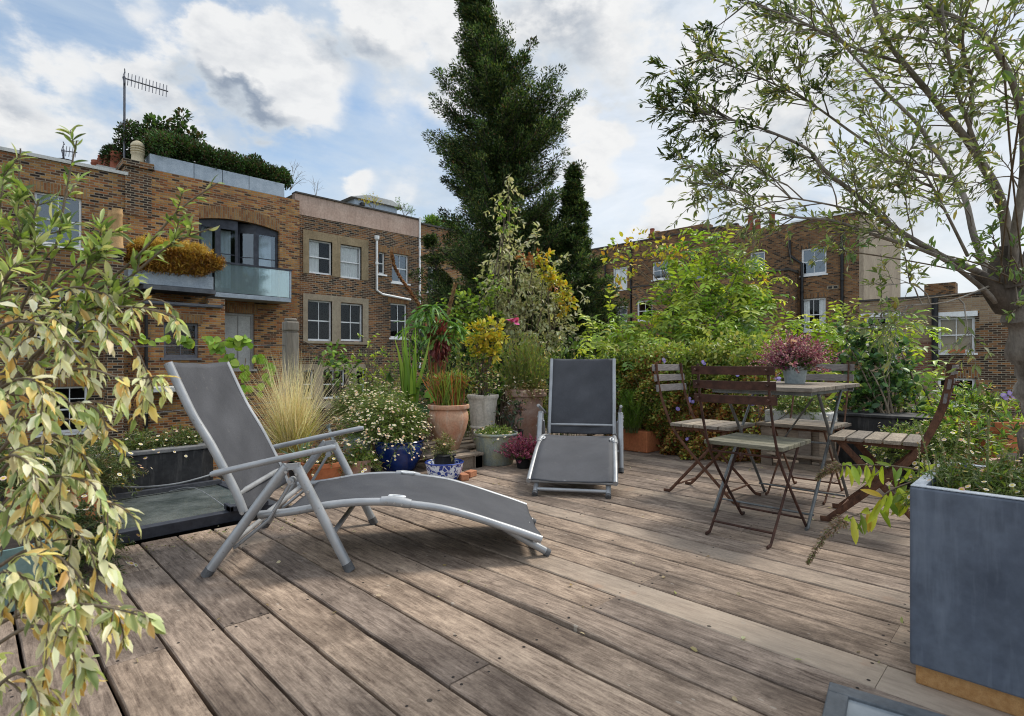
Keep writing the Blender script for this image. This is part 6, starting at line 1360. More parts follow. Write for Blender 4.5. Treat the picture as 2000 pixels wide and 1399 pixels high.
# watering can
c = cp(697, 4.30); rt = thing('watering_can', c, 'dull galvanised watering can between the feather grass and the blue pot', 'watering can')
MB().lathe([(0, 0), (.105, 0), (.108, .008), (.104, .02), (.102, .24), (.106, .25), (.10, .255), (.06, .27), (.0, .272)], c, 28).build('body', GALV, rt, smooth=True)
b = MB(); rv = Vector((r2, -r2, 0)); cc_ = Vector(c)
b.tube([cc_ - rv * .09 + Vector((0, 0, .05)), cc_ - rv * .16 + Vector((0, 0, .17)), cc_ - rv * .22 + Vector((0, 0, .33))], [.022, .016, .012], 10); b.tube([cc_ - rv * .22 + Vector((0, 0, .33)), cc_ - rv * .235 + Vector((0, 0, .36))], [.012, .03], 12); b.build('spout', GALV, rt, smooth=True)
b = MB(); b.tube(smooth_path([cc_ + rv * .09 + Vector((0, 0, .06)), cc_ + rv * .16 + Vector((0, 0, .14)), cc_ + rv * .13 + Vector((0, 0, .26)), cc_ + rv * .0 + Vector((0, 0, .30)), cc_ - rv * .05 + Vector((0, 0, .265))]), .008, 8); b.build('handle', BLACKP, rt, smooth=True)
# blue glazed pot
c = cp(780, 4.36); rt = pot('potted_daisy', c, [(0, 0), (.118, 0), (.128, .01), (.168, .09), (.188, .165), (.190, .20), (.182, .212), (.192, .222), (.197, .228), (.190, .235), (.178, .232), (.17, .2), (0, .195)], BLUEG, 'glossy cobalt blue pot overflowing with a big mound of white daisies', 'potted plant', 'potted daisies', .2, .165)
rv2 = np.array([r2, -r2]); sh = tuple(-rv2 * .12)
daisies(rt, (c[0], c[1], .22), .40, .42, 760, 1000, 76, shift=sh, base_r=.36, fsize=.0085, spill=.12)
c = cp(715, 4.75); rt = pot('potted_daisy', c, tap(.12, .16, .26), TERRA2, 'second mound of daisies rising behind the blue pot, towards the feather grass', 'potted plant', 'potted daisies', .24, .14)
daisies(rt, (c[0], c[1], .34), .36, .38, 520, 620, 77, base_r=.4, fsize=.0085, spill=.2)
# urn
c = cp(876, 4.62, .119)
urn = [(0, 0), (.082, 0), (.09, .01), (.115, .08), (.15, .17), (.168, .25), (.165, .30), (.152, .33), (.150, .336), (.172, .340), (.176, .35), (.174, .372), (.160, .376), (.15, .35), (.14, .32), (0, .315)]
rt = pot('potted_grass', c, urn, TERRA, 'large bellied terracotta urn with red stemmed grassy plants', 'potted plant', None, .33, .14)
b0 = (c[0], c[1], .119 + .33)
A = blades(rt, b0, 210, .11, .34, .009, .30, .06, [(.20, .26, .04), (.34, .16, .04), (.42, .14, .04), (.14, .22, .04)], [3, 2, 2, 3], 'foliage', LEAF, 6, np.random.default_rng(78))
rng = np.random.default_rng(79); B = np.array(b0) + disc(46, .12, rng); A = grow(B, np.array([0, 0, 1.0]) + rng.normal(0, .18, (46, 3)), .30, 6, .08, 0, rng); stemmesh('red_stems', A, .0035, .002, STEMR, rt, 5)
P, T, t, _ = onpoly(A, 12, .3, 1, rng); leafmesh('small_leaves', P, side(T, .7, rng), .05, .012, pal(len(P), [(.16, .24, .04), (.30, .12, .04), (.22, .28, .05)], None, .15, rng), LEAF, rt, 'lance', rng=rng)
# phormium / iris blades
c = cp(800, 5.05, 0); rt = pot('potted_iris', c, tap(.12, .15, .34), TERRA2, 'clump of upright bright green sword leaves behind the daisies', 'potted plant', None, .31, .13)
rng = np.random.default_rng(80)
A = blades(rt, (c[0], c[1], .31), 34, .05, .80, .042, .065, .006, [(.20, .32, .04), (.28, .40, .05), (.16, .26, .04)], None, 'foliage', LEAF, 6, rng, .14)
leafmesh('lower_leaves', np.array([c[0], c[1], .52]) + rng.normal(0, .12, (22, 3)), rng.normal(size=(22, 3)) + np.array([0, 0, -.1]), .16, .14, pal(22, [(.07, .14, .05), (.10, .18, .06)], None, .1, rng), LEAF, rt, 'lobed', rng=rng)
# palm-like plant with drooping fans and dark red flower head
c = cp(850, 5.3, 0); rt = pot('potted_palm', c, tap(.13, .16, .34), TERRA2, 'tall plant with drooping green fans and a dark red plume, above the urn', 'potted plant', None, .31, .13)
rng = np.random.default_rng(81); zt = pz(840, 610, 5.3).z
tops = np.array([tuple(pz(x, y, 5.3)) for x, y in ((832, 612), (870, 628), (815, 640), (862, 655), (845, 598), (890, 640))]); stems_to(rt, (c[0], c[1], .3), tops, .010, .005, STEMG, rng=rng, bow=.08)
idx = np.repeat(np.arange(6), 26); D = rng.normal(0, 1, (len(idx), 3)); D[:, 2] = np.abs(D[:, 2]) * .25; A = grow(tops[idx], D, .24, 6, .04, .22, rng)
fr = blades
T2_ = nrm(A[:, 1:] - A[:, :-1]); P = A[:, :-1].reshape(-1, 3); leafmesh('foliage', P, T2_.reshape(-1, 3), .06, .020, pal(len(P), [(.12, .25, .05), (.18, .32, .06), (.08, .17, .04)], None, .1, rng), LEAF, rt, 'blade', rng=rng)
hd = np.array(pz(858, 668, 5.25)); q = rng.normal(0, 1, (420, 3)) * np.array([.034, .034, .075]); leafmesh('red_plume', hd + q, q * 2 + np.array([0, 0, -.06]), .065, .02, pal(420, [(.22, .045, .04), (.30, .08, .06), (.14, .03, .03)], None, .15, rng), LEAF, rt, 'lance', rng=rng)
B = np.repeat(np.array([[c[0], c[1], .3]]), 8, 0) + disc(8, .06, rng); A = grow(B, np.array([0, 0, 1.0]) + rng.normal(0, .07, (8, 3)), .55, 6, .04, 0, rng); stemmesh('red_stems', A, .009, .006, STEMR, rt, 6)
# rusty dead flower stalk
rng = np.random.default_rng(82); c = cp(835, 5.6, 0); rt = thing('dead_flower_stalk', c, 'thick rust brown dead flower stalk curving up in front of the white downpipes', 'plant')
A = np.array([[tuple(pz(x, y, 5.6)) for x, y in ((842, 820), (838, 700), (830, 620), (818, 595), (800, 568), (782, 543), (770, 520), (765, 495))]]); stemmesh('stem', A, .011, .005, STEMR, rt, 8)
P, T, t, _ = onpoly(A, 700, .30, 1, rng); leafmesh('bracts', P, side(T, .5, rng), .040, .016, pal(700, [(.24, .11, .05), (.14, .06, .03), (.34, .18, .09)], None, .2, rng), LEAFD, rt, 'lance', rng=rng)
A = np.array([[tuple(pz(x, y, 5.6)) for x, y in ((868, 700), (872, 640), (878, 600), (888, 560))]]); stemmesh('stem', A, .012, .008, STEM, rt, 6); P, T, t, _ = onpoly(A, 300, .45, 1, rng); leafmesh('bracts', P, side(T, .4, rng), .05, .02, pal(300, [(.32, .20, .11), (.24, .14, .08)], None, .2, rng), LEAFD, rt, 'lance', rng=rng)
# stone pot with a yellow leaved shrub
c = cp(943, 5.02, .119); rt = pot('potted_shrub', c, [(0, 0), (.088, 0), (.092, .01), (.108, .13), (.114, .135), (.114, .15), (.109, .155), (.13, .38), (.14, .40), (.146, .41), (.146, .43), (.13, .434), (.12, .40), (0, .39)], STONEP, 'tall pale stone pot holding a shrub with bright yellow leaves', 'potted plant', None, .40, .12)
leafy('', '', '', (c[0], c[1], .5), [(935, 650, 5.0, 14), (955, 642, 5.0, 16), (972, 655, 5.0, 14), (950, 668, 5.0, 15), (930, 672, 5.0, 10), (965, 680, 5.0, 13), (920, 690, 5.0, 9), (945, 695, 5.0, 12), (985, 668, 5.0, 8)], 60, .055, .026, YEL, [4, 4, 1, 2], 'lance', seed=83, twigs=8, tw=.09, rt=rt)
leafy('', '', '', (c[0], c[1], .52), [(930, 745, 4.95, 16), (950, 735, 4.95, 18), (965, 750, 4.95, 14), (925, 720, 4.95, 12), (945, 715, 4.95, 12)], 60, .035, .012, AUT[:3] + GRN, None, 'lance', seed=84, twigs=9, tw=.1, rt=rt, sname='low_stems')
rng = np.random.default_rng(85); flowers(rt, np.array([tuple(pz(rng.uniform(918, 975), rng.uniform(725, 765), 4.88)) for _ in range(34)]), .011, [(.8, .78, .76), (.75, .6, .6)], rng=rng)
# limed terracotta pot with tall feathery stems and a pink flower
c = cp(1027, 5.25, .119); rt = pot('potted_perennial', c, [(0, 0), (.12, 0), (.128, .01), (.165, .38), (.165, .40), (.192, .405), (.198, .42), (.196, .47), (.18, .475), (.17, .43), (0, .42)], TERRA2, 'wide terracotta pot with white bloom and feathery green stems, beside the far lounger', 'potted plant', None, .43, .16)
rng = np.random.default_rng(86); B = np.array([c[0], c[1], .53]) + disc(230, .14, rng); A = grow(B, np.array([0, 0, 1.0]) + rng.normal(0, .24, (230, 3)), rng.uniform(.28, .62, 230), 7, .06, .01, rng); stemmesh('stems', A, .0024, .001, STEMG, rt, 3)
P, T, t, _ = onpoly(A, 26, .1, 1, rng); leafmesh('foliage', P, side(T, .6, rng), .038, .007, pal(len(P), [(.22, .28, .05), (.15, .22, .04), (.30, .26, .07), (.30, .17, .07)], [4, 3, 2, 1], .15, rng), LEAF, rt, 'dia', rng=rng)
P = np.array([c[0], c[1], .60]) + ball(1500, rng, .3) * np.array([.22, .22, .09]); leafmesh('low_foliage', P, rng.normal(size=(1500, 3)), .032, .012, pal(1500, [(.24, .14, .06), (.16, .18, .05), (.32, .22, .10)], None, .2, rng), LEAF, rt, 'dia', rng=rng)
flowers(rt, np.array([tuple(pz(rng.uniform(985, 1070), rng.uniform(735, 765), 5.08)) for _ in range(30)]), .011, [(.8, .75, .74)], rng=rng)
fl = np.array([tuple(pz(1003, 626, 5.3))] * 14) + rng.normal(0, .02, (14, 3)); flowers(rt, fl, .026, [(.72, .10, .34), (.62, .08, .30)], (.5, .1, .2), name='pink_flower', rng=rng)
q_ = cp(1027, 5.2); daisies(rt, (q_[0], q_[1], .53), .21, .17, 170, 90, 171, base_r=.6, fsize=.009, lc=[(.20, .26, .05), (.26, .18, .07), (.14, .18, .04), (.32, .26, .10), (.24, .12, .06)])
# tangle of thin tall stems rising behind the pots
for x_, n_, hh, sd, lab in ((905, 60, 1.15, 172, 'wispy tall stems rising between the urn and the stone pot'), (1085, 70, 1.05, 173, 'tangle of thin pale stems behind the far lounger, left of its back'), (755, 46, .95, 174, 'airy thin stems left of the sword leaved plant')):
    rng = np.random.default_rng(sd); q_ = cp(x_, 5.5); rt = thing('wispy_perennial', q_, lab, 'plant', 'wispy plants behind the pots'); B = np.array(q_) + disc(n_, .22, rng); A = grow(B, np.array([0, 0, 1.0]) + rng.normal(0, .17, (n_, 3)), hh * rng.uniform(.6, 1.15, n_), 8, .07, .02, rng); stemmesh('stems', A, .0028, .0012, STEMG, rt, 3)
    P, T, t, _ = onpoly(A, 30, .2, 1, rng); ls = rng.uniform(.02, .055, len(P)); leafmesh('foliage', P, side(T, .8, rng), ls, ls * .22, pal(len(P), [(.26, .33, .06), (.16, .24, .05), (.42, .38, .16), (.36, .24, .10)], [4, 3, 2, 1], .18, rng), LEAF, rt, 'lance', rng=rng)
    P = A[rng.choice(n_, 22), -1] + rng.normal(0, .02, (22, 3)); flowers(rt, P, .012, [(.75, .68, .66), (.7, .5, .55)], rng=rng)
# galvanised tub
c = cp(968, 4.62); rt = pot('potted_daisy', c, [(0, 0), (.142, 0), (.148, .01), (.178, .235), (.186, .24), (.190, .252), (.184, .262), (.176, .258), (.172, .22), (0, .21)], GALVY, 'galvanised tub with yellow green patina and a few low daisies', 'potted plant', 'potted daisies', .22, .17)
daisies(rt, (c[0], c[1], .22), .19, .10, 190, 60, 87, base_r=.85)
# small dark leaved plant
c = cp(1003, 4.86, .119); rt = pot('potted_hellebore', c, tap(.07, .09, .13), BLACKP, 'small dark grey green leafy plant above the galvanised tub', 'potted plant', None, .10, .08)
leafy('', '', '', (c[0], c[1], .22), [(1000, 800, 4.8, 14), (990, 815, 4.8, 12), (1012, 815, 4.8, 12), (1003, 788, 4.8, 9)], 60, .045, .018, [(.05, .075, .05), (.08, .10, .06), (.09, .05, .05)], None, 'lance', seed=88, twigs=8, tw=.07, rt=rt)
# heather beside the tub
def heather(rt, c, R_, h, n, cols, seed, L=.16):
    rng = np.random.default_rng(seed); B = np.array(c) + disc(n, R_ * .35, rng); d = rng.normal(0, .55, (n, 3)); d[:, 2] = rng.uniform(.35, 1.1, n); A = grow(B, d, L * rng.uniform(.6, 1.15, n) * h / .16, 5, .1, .04, rng)
    stemmesh('stems', A, .0016, .001, STEM, rt, 3); P, T, t, _ = onpoly(A, 34, .18, 1, rng)
    m = t > .42; ls = .013; D = side(T, .8, rng)
    leafmesh('flowers', P[m], D[m], ls, ls * .75, pal(int(m.sum()), cols, None, .15, rng), PETAL, rt, 'dia', rng=rng); leafmesh('foliage', P[~m], D[~m], .014, .006, pal(int((~m).sum()), GRN, None, .15, rng), LEAF, rt, 'dia', rng=rng)
c = cp(1022, 4.42); rt = pot('potted_heather', c, tap(.05, .065, .08), BLACKP, 'magenta heather at the foot of the far lounger, left side', 'potted plant', 'potted heathers', .06, .055)
heather(rt, (c[0], c[1], .06), .17, .17, 230, [(.28, .05, .12), (.20, .035, .09), (.38, .12, .20)], 89, .19)
# blue and white bowl, black pot inside it
c = cp(868, 4.0); rt = thing('porcelain_bowl', c, 'blue and white patterned porcelain bowl on the deck behind the near lounger', 'bowl')
MB().lathe([(0, 0), (.10, 0), (.105, .008), (.125, .05), (.134, .10), (.138, .118), (.142, .124), (.136, .128), (.128, .12), (.12, .06), (0, .05)], c, 40).build('bowl', PORC, rt, smooth=True)
c = (c[0], c[1], .051); rt = thing('potted_wisp', c, 'square black plastic pot with a wispy plant, sitting in the porcelain bowl', 'potted plant')
b = MB(); b.box((c[0] - .055, c[1] - .055, c[2]), (c[0] + .055, c[1] + .055, c[2] + .115)); b.box((c[0] - .064, c[1] - .064, c[2] + .1151), (c[0] + .064, c[1] + .064, c[2] + .13)); b.build('pot', BLACKP, rt, bevel=.008)
daisies(rt, (c[0], c[1], .18), .11, .16, 34, 3, 90, base_r=.4, lc=[(.24, .2, .09), (.12, .16, .04), (.3, .24, .12), (.16, .14, .05), (.1, .12, .04)])
# terracotta trough and fennel by the hedge
c = cp(1226, 5.28); rt = thing('terracotta_trough', c, 'plain orange terracotta trough half swallowed by the hedge, right of the far lounger', 'planter')
b = MB(); b.box((4.50, c[1] - .22, 0), (4.74, c[1] + .06, .20)); b.build('trough', TERRAN, rt, bevel=.008)
c = cp(1233, 5.2, .18); rt = thing('fennel', c, 'soft feathery bright green plant rising from the orange trough', 'plant')
rng = np.random.default_rng(91); B = np.array(c) + disc(90, .06, rng); A = grow(B, np.array([0, 0, 1.0]) + rng.normal(0, .16, (90, 3)), rng.uniform(.25, .42, 90), 6, .07, 0, rng); stemmesh('stems', A, .0022, .001, STEMG, rt, 3)
P, T, t, _ = onpoly(A, 46, .15, 1, rng); leafmesh('foliage', P, side(T, .7, rng), .045, .0035, pal(len(P), [(.14, .26, .03), (.20, .33, .04), (.10, .18, .03)], None, .12, rng), LEAF, rt, 'dia', rng=rng)
# heather on the table
c = (3.55, 1.14, .7205); rt = pot('potted_heather', c, tap(.055, .072, .105), GALV, 'pink heather in a small zinc pot on the table', 'potted plant', 'potted heathers', .085, .06)
heather(rt, (c[0], c[1], .80), .2, .17, 330, [(.38, .12, .20), (.46, .22, .28), (.28, .07, .14), (.60, .42, .44)], 92, .21)
rng = np.random.default_rng(93); flowers(rt, np.array([tuple(pz(1545, 674, 3.3))] * 10) + rng.normal(0, .016, (10, 3)), .024, [(.75, .5, .5), (.8, .6, .6)], (.7, .4, .4), name='pink_flower', rng=rng)

# ------------------------------------------------------------------ right-hand side
# low wooden crates behind the table
rt = thing('wooden_crate', (5.0, 1.75, 0), 'rough low timber step behind the table, against the hedge', 'crate')
Yc0, Yc1 = 1.22, 1.80; b = MB(); ids = []
b.box((4.66, Yc0, .325), (5.15, Yc1, .35)); ids += [1] * 6
b.box((4.62, Yc0 + .0, .10), (4.70, Yc1 - .1, .115)); ids += [2] * 6
for i, y in enumerate((Yc0 + .02, Yc0 + .17, Yc1 - .12)): b.box((4.69, y, .0), (4.72, y + .09, .324)); ids += [3 + i] * 6
b.box((4.73, Yc0 + .01, .06), (4.76, Yc1 - .02, .30)); ids += [8] * 6
b.box((4.66, Yc0, .0), (4.685, Yc1 - .2, .05)); ids += [9] * 6
o = b.build('planks', PALLET, rt, bevel=.003); attr(o, 'bid', ids)
c = (4.86, 1.52, .351); rt = thing('white_trough', c, 'chalky white trough standing on the timber step behind the table', 'planter')
b = MB(); b.box((4.74, 1.27, .351), (4.95, 1.76, .45)); b.build('trough', mottled('chalky_render', (.36, .35, .33), (.52, .51, .48), 9, .9), rt, bevel=.008)
daisies(rt, (4.85, 1.52, .43), .26, .22, 260, 50, 94, base_r=.7)
# black planter
c = (5.4, .85, 0); rt = thing('black_planter', c, 'long black planter of tall leafy plants behind the right hand chairs', 'planter')
b = MB(); b.box((5.2, .15, 0), (5.62, 1.36, .40)); b.box((5.185, .14, .4005), (5.635, 1.375, .425)); b.build('trough', BLKCL, rt, bevel=.006)
leafy('', '', '', (5.4, 1.0, .38), [(1670, 690, 5.0, 24), (1700, 670, 5.0, 22), (1690, 720, 4.9, 28), (1730, 700, 4.9, 26), (1720, 740, 4.9, 30), (1680, 760, 4.8, 28), (1660, 725, 4.9, 22), (1740, 770, 4.8, 30), (1700, 790, 4.75, 28), (1760, 740, 4.9, 24), (1665, 790, 4.75, 22), (1770, 800, 4.7, 24), (1650, 660, 5.0, 10)], 26, .062, .036, [(.06, .13, .05), (.10, .18, .05), (.16, .25, .06), (.04, .085, .035)], None, 'oval', seed=95, twigs=9, tw=.16, rt=rt)
wisteria('yellow green fern like leaves arching behind the edge on chair', [(1760, 690, 5.2, 18), (1800, 720, 5.0, 20), (1780, 750, 5.0, 22), (1730, 640, 5.3, 10), (1810, 770, 4.8, 24), (1790, 800, 4.6, 22), (1640, 745, 4.9, 10), (1830, 745, 5.0, 16)], (5.5, .7, 0), 26, 96, wts=(4, 2, 3, 1))
rng = np.random.default_rng(97)
# bushes and big terracotta pot at the right edge
c = cp(1925, 3.75); rt = pot('potted_shrub', c, tap(.17, .22, .46, .014, .06), TERRAN, 'big orange terracotta pot wrapped in green leaves, left of the olive trunk', 'potted plant', None, .43, .2)
leafy('', '', '', (c[0], c[1], .42), [(1880, 800, 3.9, 26), (1850, 820, 3.8, 28), (1900, 790, 4.0, 24), (1930, 800, 3.9, 24), (1870, 840, 3.7, 28), (1840, 860, 3.6, 26), (1880, 870, 3.5, 24), (1900, 850, 3.4, 16), (1930, 850, 3.5, 22), (1960, 830, 3.6, 24), (1920, 880, 3.4, 18), (1980, 860, 3.4, 22)], 50, .05, .016, LIME[1:] + GRN, None, 'lance', seed=98, twigs=10, tw=.14, rt=rt)
c = cp(1905, 4.1); rt = thing('daisy_clump', (c[0], c[1], .2), 'tall pinkish daisies under the lower window of the dark house', 'flowering plant')
daisies(rt, (c[0], c[1], .25), .26, .46, 330, 260, 99, cols=[(.75, .66, .62), (.62, .42, .42), (.5, .34, .28)], base_r=.5, fsize=.011)
flowers(rt, np.array([tuple(pz(x, y, 3.9)) for x, y in ((1960, 772), (1965, 776), (1978, 770), (1983, 775), (1972, 768))]), .020, [(.30, .22, .62)], (.4, .3, .5), name='violet_flowers', N=np.array([-.7, -.7, .3]) + rng.normal(0, .3, (5, 3)), rng=rng)
c = cp(1800, 3.6); rt = pot('potted_daisy', c, tap(.13, .17, .26), BLACKP, 'mound of white daisies between the edge on chair and the slate planter', 'potted plant', 'potted daisies', .23, .15)
daisies(rt, (c[0], c[1], .22), .34, .26, 420, 190, 100, base_r=.5, fsize=.0125)
# planting in the slate planter
rng = np.random.default_rng(101)
for i, (yy, n1, n2) in enumerate(((.12, 300, 110), (-.14, 300, 110), (-.42, 200, 60))):
    daisies(rtP, (2.03, yy, .47), .24, .13, n1, n2, 102 + i, base_r=.8, fsize=.0062, leaf=.020, lc=[(.10, .16, .03), (.16, .21, .04), (.06, .10, .02), (.24, .22, .06), (.22, .12, .05)])
B = np.array([2.05, .0, .47]) + rng.uniform(-1, 1, (60, 3)) * np.array([.2, .3, 0]); A = grow(B, np.array([0, 0, 1.0]) + rng.normal(0, .12, (60, 3)), rng.uniform(.10, .26, 60), 5, .04, 0, rng); stemmesh('seed_stalks', A, .0011, .0022, STEMG, rtP, 5)
P, T, t, _ = onpoly(A, 26, .55, 1, rng); leafmesh('seed_heads', P, side(T, .8, rng), .008, .005, pal(len(P), [(.34, .22, .12), (.26, .26, .09), (.5, .42, .34)], None, .15, rng), LEAF, rtP, 'dia', rng=rng)
P = np.array([tuple(pz(rng.uniform(1800, 1860), rng.uniform(905, 940), 1.75)) for _ in range(90)]); leafmesh('white_seed_fluff', P, rng.normal(size=(90, 3)), .018, .012, pal(90, [(.65, .62, .58), (.5, .46, .4)], None, .1, rng), PETAL, rtP, 'dia', rng=rng)
# buddleia sprays reaching out of the planter
rt = thing('buddleia', (2.0, .2, .45), 'two drooping yellow green leafy shoots with brown seed plumes, reaching over the slate planter', 'shrub')
rng = np.random.default_rng(110)
shoots = [([(1850, 935, 1.72), (1780, 915, 1.78), (1700, 908, 1.86), (1645, 910, 1.92)], [(1645, 910, 1.92), (1615, 918, 1.95), (1596, 936, 1.97)], 13), ([(1830, 960, 1.68), (1770, 965, 1.70), (1710, 992, 1.72), (1655, 1012, 1.74)], [(1655, 1012, 1.74), (1612, 1045, 1.76), (1578, 1100, 1.78)], 11),
          ([(1840, 940, 1.70), (1790, 940, 1.68), (1740, 958, 1.66), (1720, 975, 1.66)], None, 9)]
for (st_, pl_, nl) in shoots:
    A = np.array([[tuple(p) for p in smooth_path([pz(*q) for q in st_])]]); stemmesh('stems', A, .0032, .0018, STEM, rt, 6)
    ts = np.linspace(.12, 1, nl); m_ = A.shape[1] - 1; P = np.array([A[0, min(int(t * m_), m_ - 1)] * (1 - (t * m_ - min(int(t * m_), m_ - 1))) + A[0, min(int(t * m_), m_ - 1) + 1] * (t * m_ - min(int(t * m_), m_ - 1)) for t in ts]); P = np.repeat(P, 2, 0)
    n = len(P); D = np.stack([rng.normal(-.25, .35, n), rng.normal(-.1, .35, n), rng.uniform(-1.1, -.35, n)], -1); D[::5, 2] = .2
    ls = rng.uniform(.045, .085, n); leafmesh('foliage', P, D, ls, ls * .25, pal(n, [(.46, .54, .05), (.36, .47, .05), (.58, .58, .09), (.58, .40, .07), (.24, .34, .06)], [4, 3, 2, .8, 2], .1, rng), LEAF, rt, 'slim', N=np.array([-.8, -.8, .3]) + rng.normal(0, .5, (n, 3)), rng=rng)
    if pl_:
        A = np.array([[tuple(p) for p in smooth_path([pz(*q) for q in pl_])]]); stemmesh('plume_stems', A, .0018, .001, STEM, rt, 4); P, T, t, _ = onpoly(A, 520, 0, 1, rng); o_ = side(T, 1.2, rng)
        P = P + o_ * (rng.uniform(0, .022, (520, 1)) * (1.05 - t)[:, None]); leafmesh('seed_plume', P, o_ + T * .5, .010, .0045, pal(520, [(.16, .11, .06), (.24, .15, .09), (.30, .20, .13), (.14, .15, .05)], None, .15, rng), LEAFD, rt, 'dia', rng=rng)

# ------------------------------------------------------------------ olive tree, right
rt = thing('olive_tree', tuple(cp(2030, 2.5, 0)), 'spreading olive tree with a thick gnarled trunk and airy branches, on the right', 'tree')
OD = 2.45
def opath(pts): return [pz(x, y, Z) for x, y, Z in pts]
b = MB(); tr_ = smooth_path(opath([(2064, 1030, 2.5), (2048, 900, 2.5), (2036, 780, 2.5), (2016, 690, 2.48), (1998, 620, 2.46), (1982, 560, 2.45), (1970, 520, 2.45)]), 5)
rad = [.086 - .0008 * max(0, i - 14) * 3 + .012 * math.sin(i * 1.3) + .010 * math.sin(i * 2.9 + 1) - .0006 * i for i in range(len(tr_))]
b.tube(tr_, rad, 22)
for v_i, v in enumerate(b.v):
    k = v_i % 22; s_ = 1 + .10 * math.sin(k * 1.7 + v[2] * 7) + .07 * math.sin(k * 3.1 - v[2] * 15); c_ = tr_[v_i // 22]; q = (Vector(v) - c_) * s_; b.v[v_i] = tuple(c_ + q)
b.build('trunk', BARK, rt, smooth=True)
b = MB(); b.tube(opath([(1975, 560, 2.42), (1966, 520, 2.42), (1964, 480, 2.41)]), [.085, .065, .036], 14); b.tube(opath([(1972, 590, 2.44), (1935, 560, 2.42), (1905, 535, 2.41)]), [.07, .042, .026], 12); b.build('burr', BARKD, rt, smooth=True)
limbs = [
 ([(1968, 560, 2.45), (1966, 452, 2.4), (1950, 380, 2.35), (1918, 320, 2.3), (1890, 276, 2.28), (1842, 216, 2.25), (1806, 172, 2.22), (1766, 124, 2.2), (1726, 68, 2.2), (1690, -40, 2.2)], .034, .010),
 ([(1950, 570, 2.45), (1910, 532, 2.4), (1854, 508, 2.38), (1790, 472, 2.35), (1734, 436, 2.33), (1666, 376, 2.32), (1610, 332, 2.3), (1578, 292, 2.3), (1510, 260, 2.3), (1454, 240, 2.3), (1420, 232, 2.3)], .026, .004),
 ([(1955, 590, 2.5), (1930, 532, 2.6), (1902, 460, 2.7), (1886, 392, 2.75), (1862, 348, 2.8), (1822, 288, 2.85), (1790, 240, 2.85), (1730, 180, 2.85), (1670, 112, 2.85), (1610, 52, 2.85), (1480, -20, 2.85)], .028, .006),
 ([(1945, 590, 2.42), (1910, 556, 2.38), (1830, 500, 2.35), (1710, 460, 2.33), (1630, 432, 2.3), (1560, 425, 2.3), (1500, 416, 2.3), (1450, 425, 2.3)], .018, .003),
 ([(1975, 540, 2.4), (1985, 440, 2.3), (2000, 330, 2.2), (1990, 200, 2.1), (1940, 90, 2.0), (1880, 40, 2.0), (1800, 10, 2.0)], .030, .008),
 ([(1985, 560, 2.4), (2030, 430, 2.3), (2060, 300, 2.2), (2070, 100, 2.1)], .03, .012),
 ([(1862, 348, 2.5), (1780, 330, 2.45), (1680, 270, 2.4), (1580, 200, 2.4), (1480, 150, 2.4), (1380, 110, 2.4)], .012, .003),
 ([(1766, 124, 2.2), (1660, 90, 2.2), (1560, 40, 2.2), (1460, 5, 2.2)], .010, .004),
 ([(1924, 330, 2.25), (1870, 180, 2.1), (1845, 60, 2.0), (1835, -60, 2.0)], .012, .006),
 ([(1890, 500, 2.3), (1840, 400, 2.2), (1800, 330, 2.15), (1760, 290, 2.1)], .010, .003),
 ([(1930, 560, 2.35), (1850, 590, 2.2), (1760, 600, 2.15), (1700, 640, 2.1)], .006, .002),
 ([(1890, 276, 2.28), (1900, 180, 2.2), (1880, 80, 2.1), (1900, -20, 2.0)], .012, .005),
 ([(1700, 420, 2.33), (1620, 400, 2.25), (1530, 385, 2.2), (1450, 380, 2.2), (1400, 350, 2.2)], .007, .002)]
paths = []
for i, (pts, ra, rb_) in enumerate(limbs):
    sp = smooth_path(opath(pts), 4); b = MB(); n_ = len(sp); b.tube(sp, [.68 * (ra + (rb_ - ra) * (j / (n_ - 1)) ** .8) for j in range(n_)], 10)
    b.build('limb', BARK, rt, smooth=True)
    q = np.array([tuple(p) for p in sp]); s = np.linspace(0, len(q) - 1, 24); q = np.stack([np.interp(s, np.arange(len(q)), q[:, k]) for k in range(3)], -1); paths.append(q)
paths = np.array(paths); rng = np.random.default_rng(120)
P, T, t, ix = onpoly(paths, 12, .20, 1.0, rng); keep = np.array([1, 1, 1, .9, 1, .8, 1, 1, 1, 1, .6, 1, .9])[ix] > rng.random(len(ix)); P, T, t = P[keep], T[keep], t[keep]
rgt = np.array([r2, -r2, 0]); D = side(T, rng.uniform(.5, 1.1, len(T)), rng) - rgt * .35 + np.array([0, 0, .12])
BR = grow(P, D, rng.uniform(.18, .50, len(P)) * (1.1 - .55 * t), 7, .16, .03, rng); stemmesh('twigs', BR, .0030, .0011, BARK, rt, 5)
P, T, t, _ = onpoly(BR, 7, .2, 1, rng); D = side(T, rng.uniform(.3, .9, len(T)), rng) + np.array([0, 0, .1]); TW = grow(P, D, rng.uniform(.07, .22, len(P)), 5, .12, .02, rng); stemmesh('small_twigs', TW, .0015, .0007, BARK, rt, 3)
tipw = np.ones(len(TW)); 
P1, T1, _, _ = onpoly(TW, 7, .1, 1, rng); P2, T2, _, _ = onpoly(BR, 4, .4, 1, rng); P = np.concatenate([P1, P2]); T = np.concatenate([T1, T2]); D = side(T, rng.uniform(.35, .95, len(P)), rng)
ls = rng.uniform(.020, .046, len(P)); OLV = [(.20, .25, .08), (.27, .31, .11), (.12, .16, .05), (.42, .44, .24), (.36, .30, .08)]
leafmesh('foliage', P, D, ls, ls * .29, pal(len(P), OLV, [4, 3, 3, 1.5, 1], .16, rng), LEAF, rt, 'lance', rng=rng)
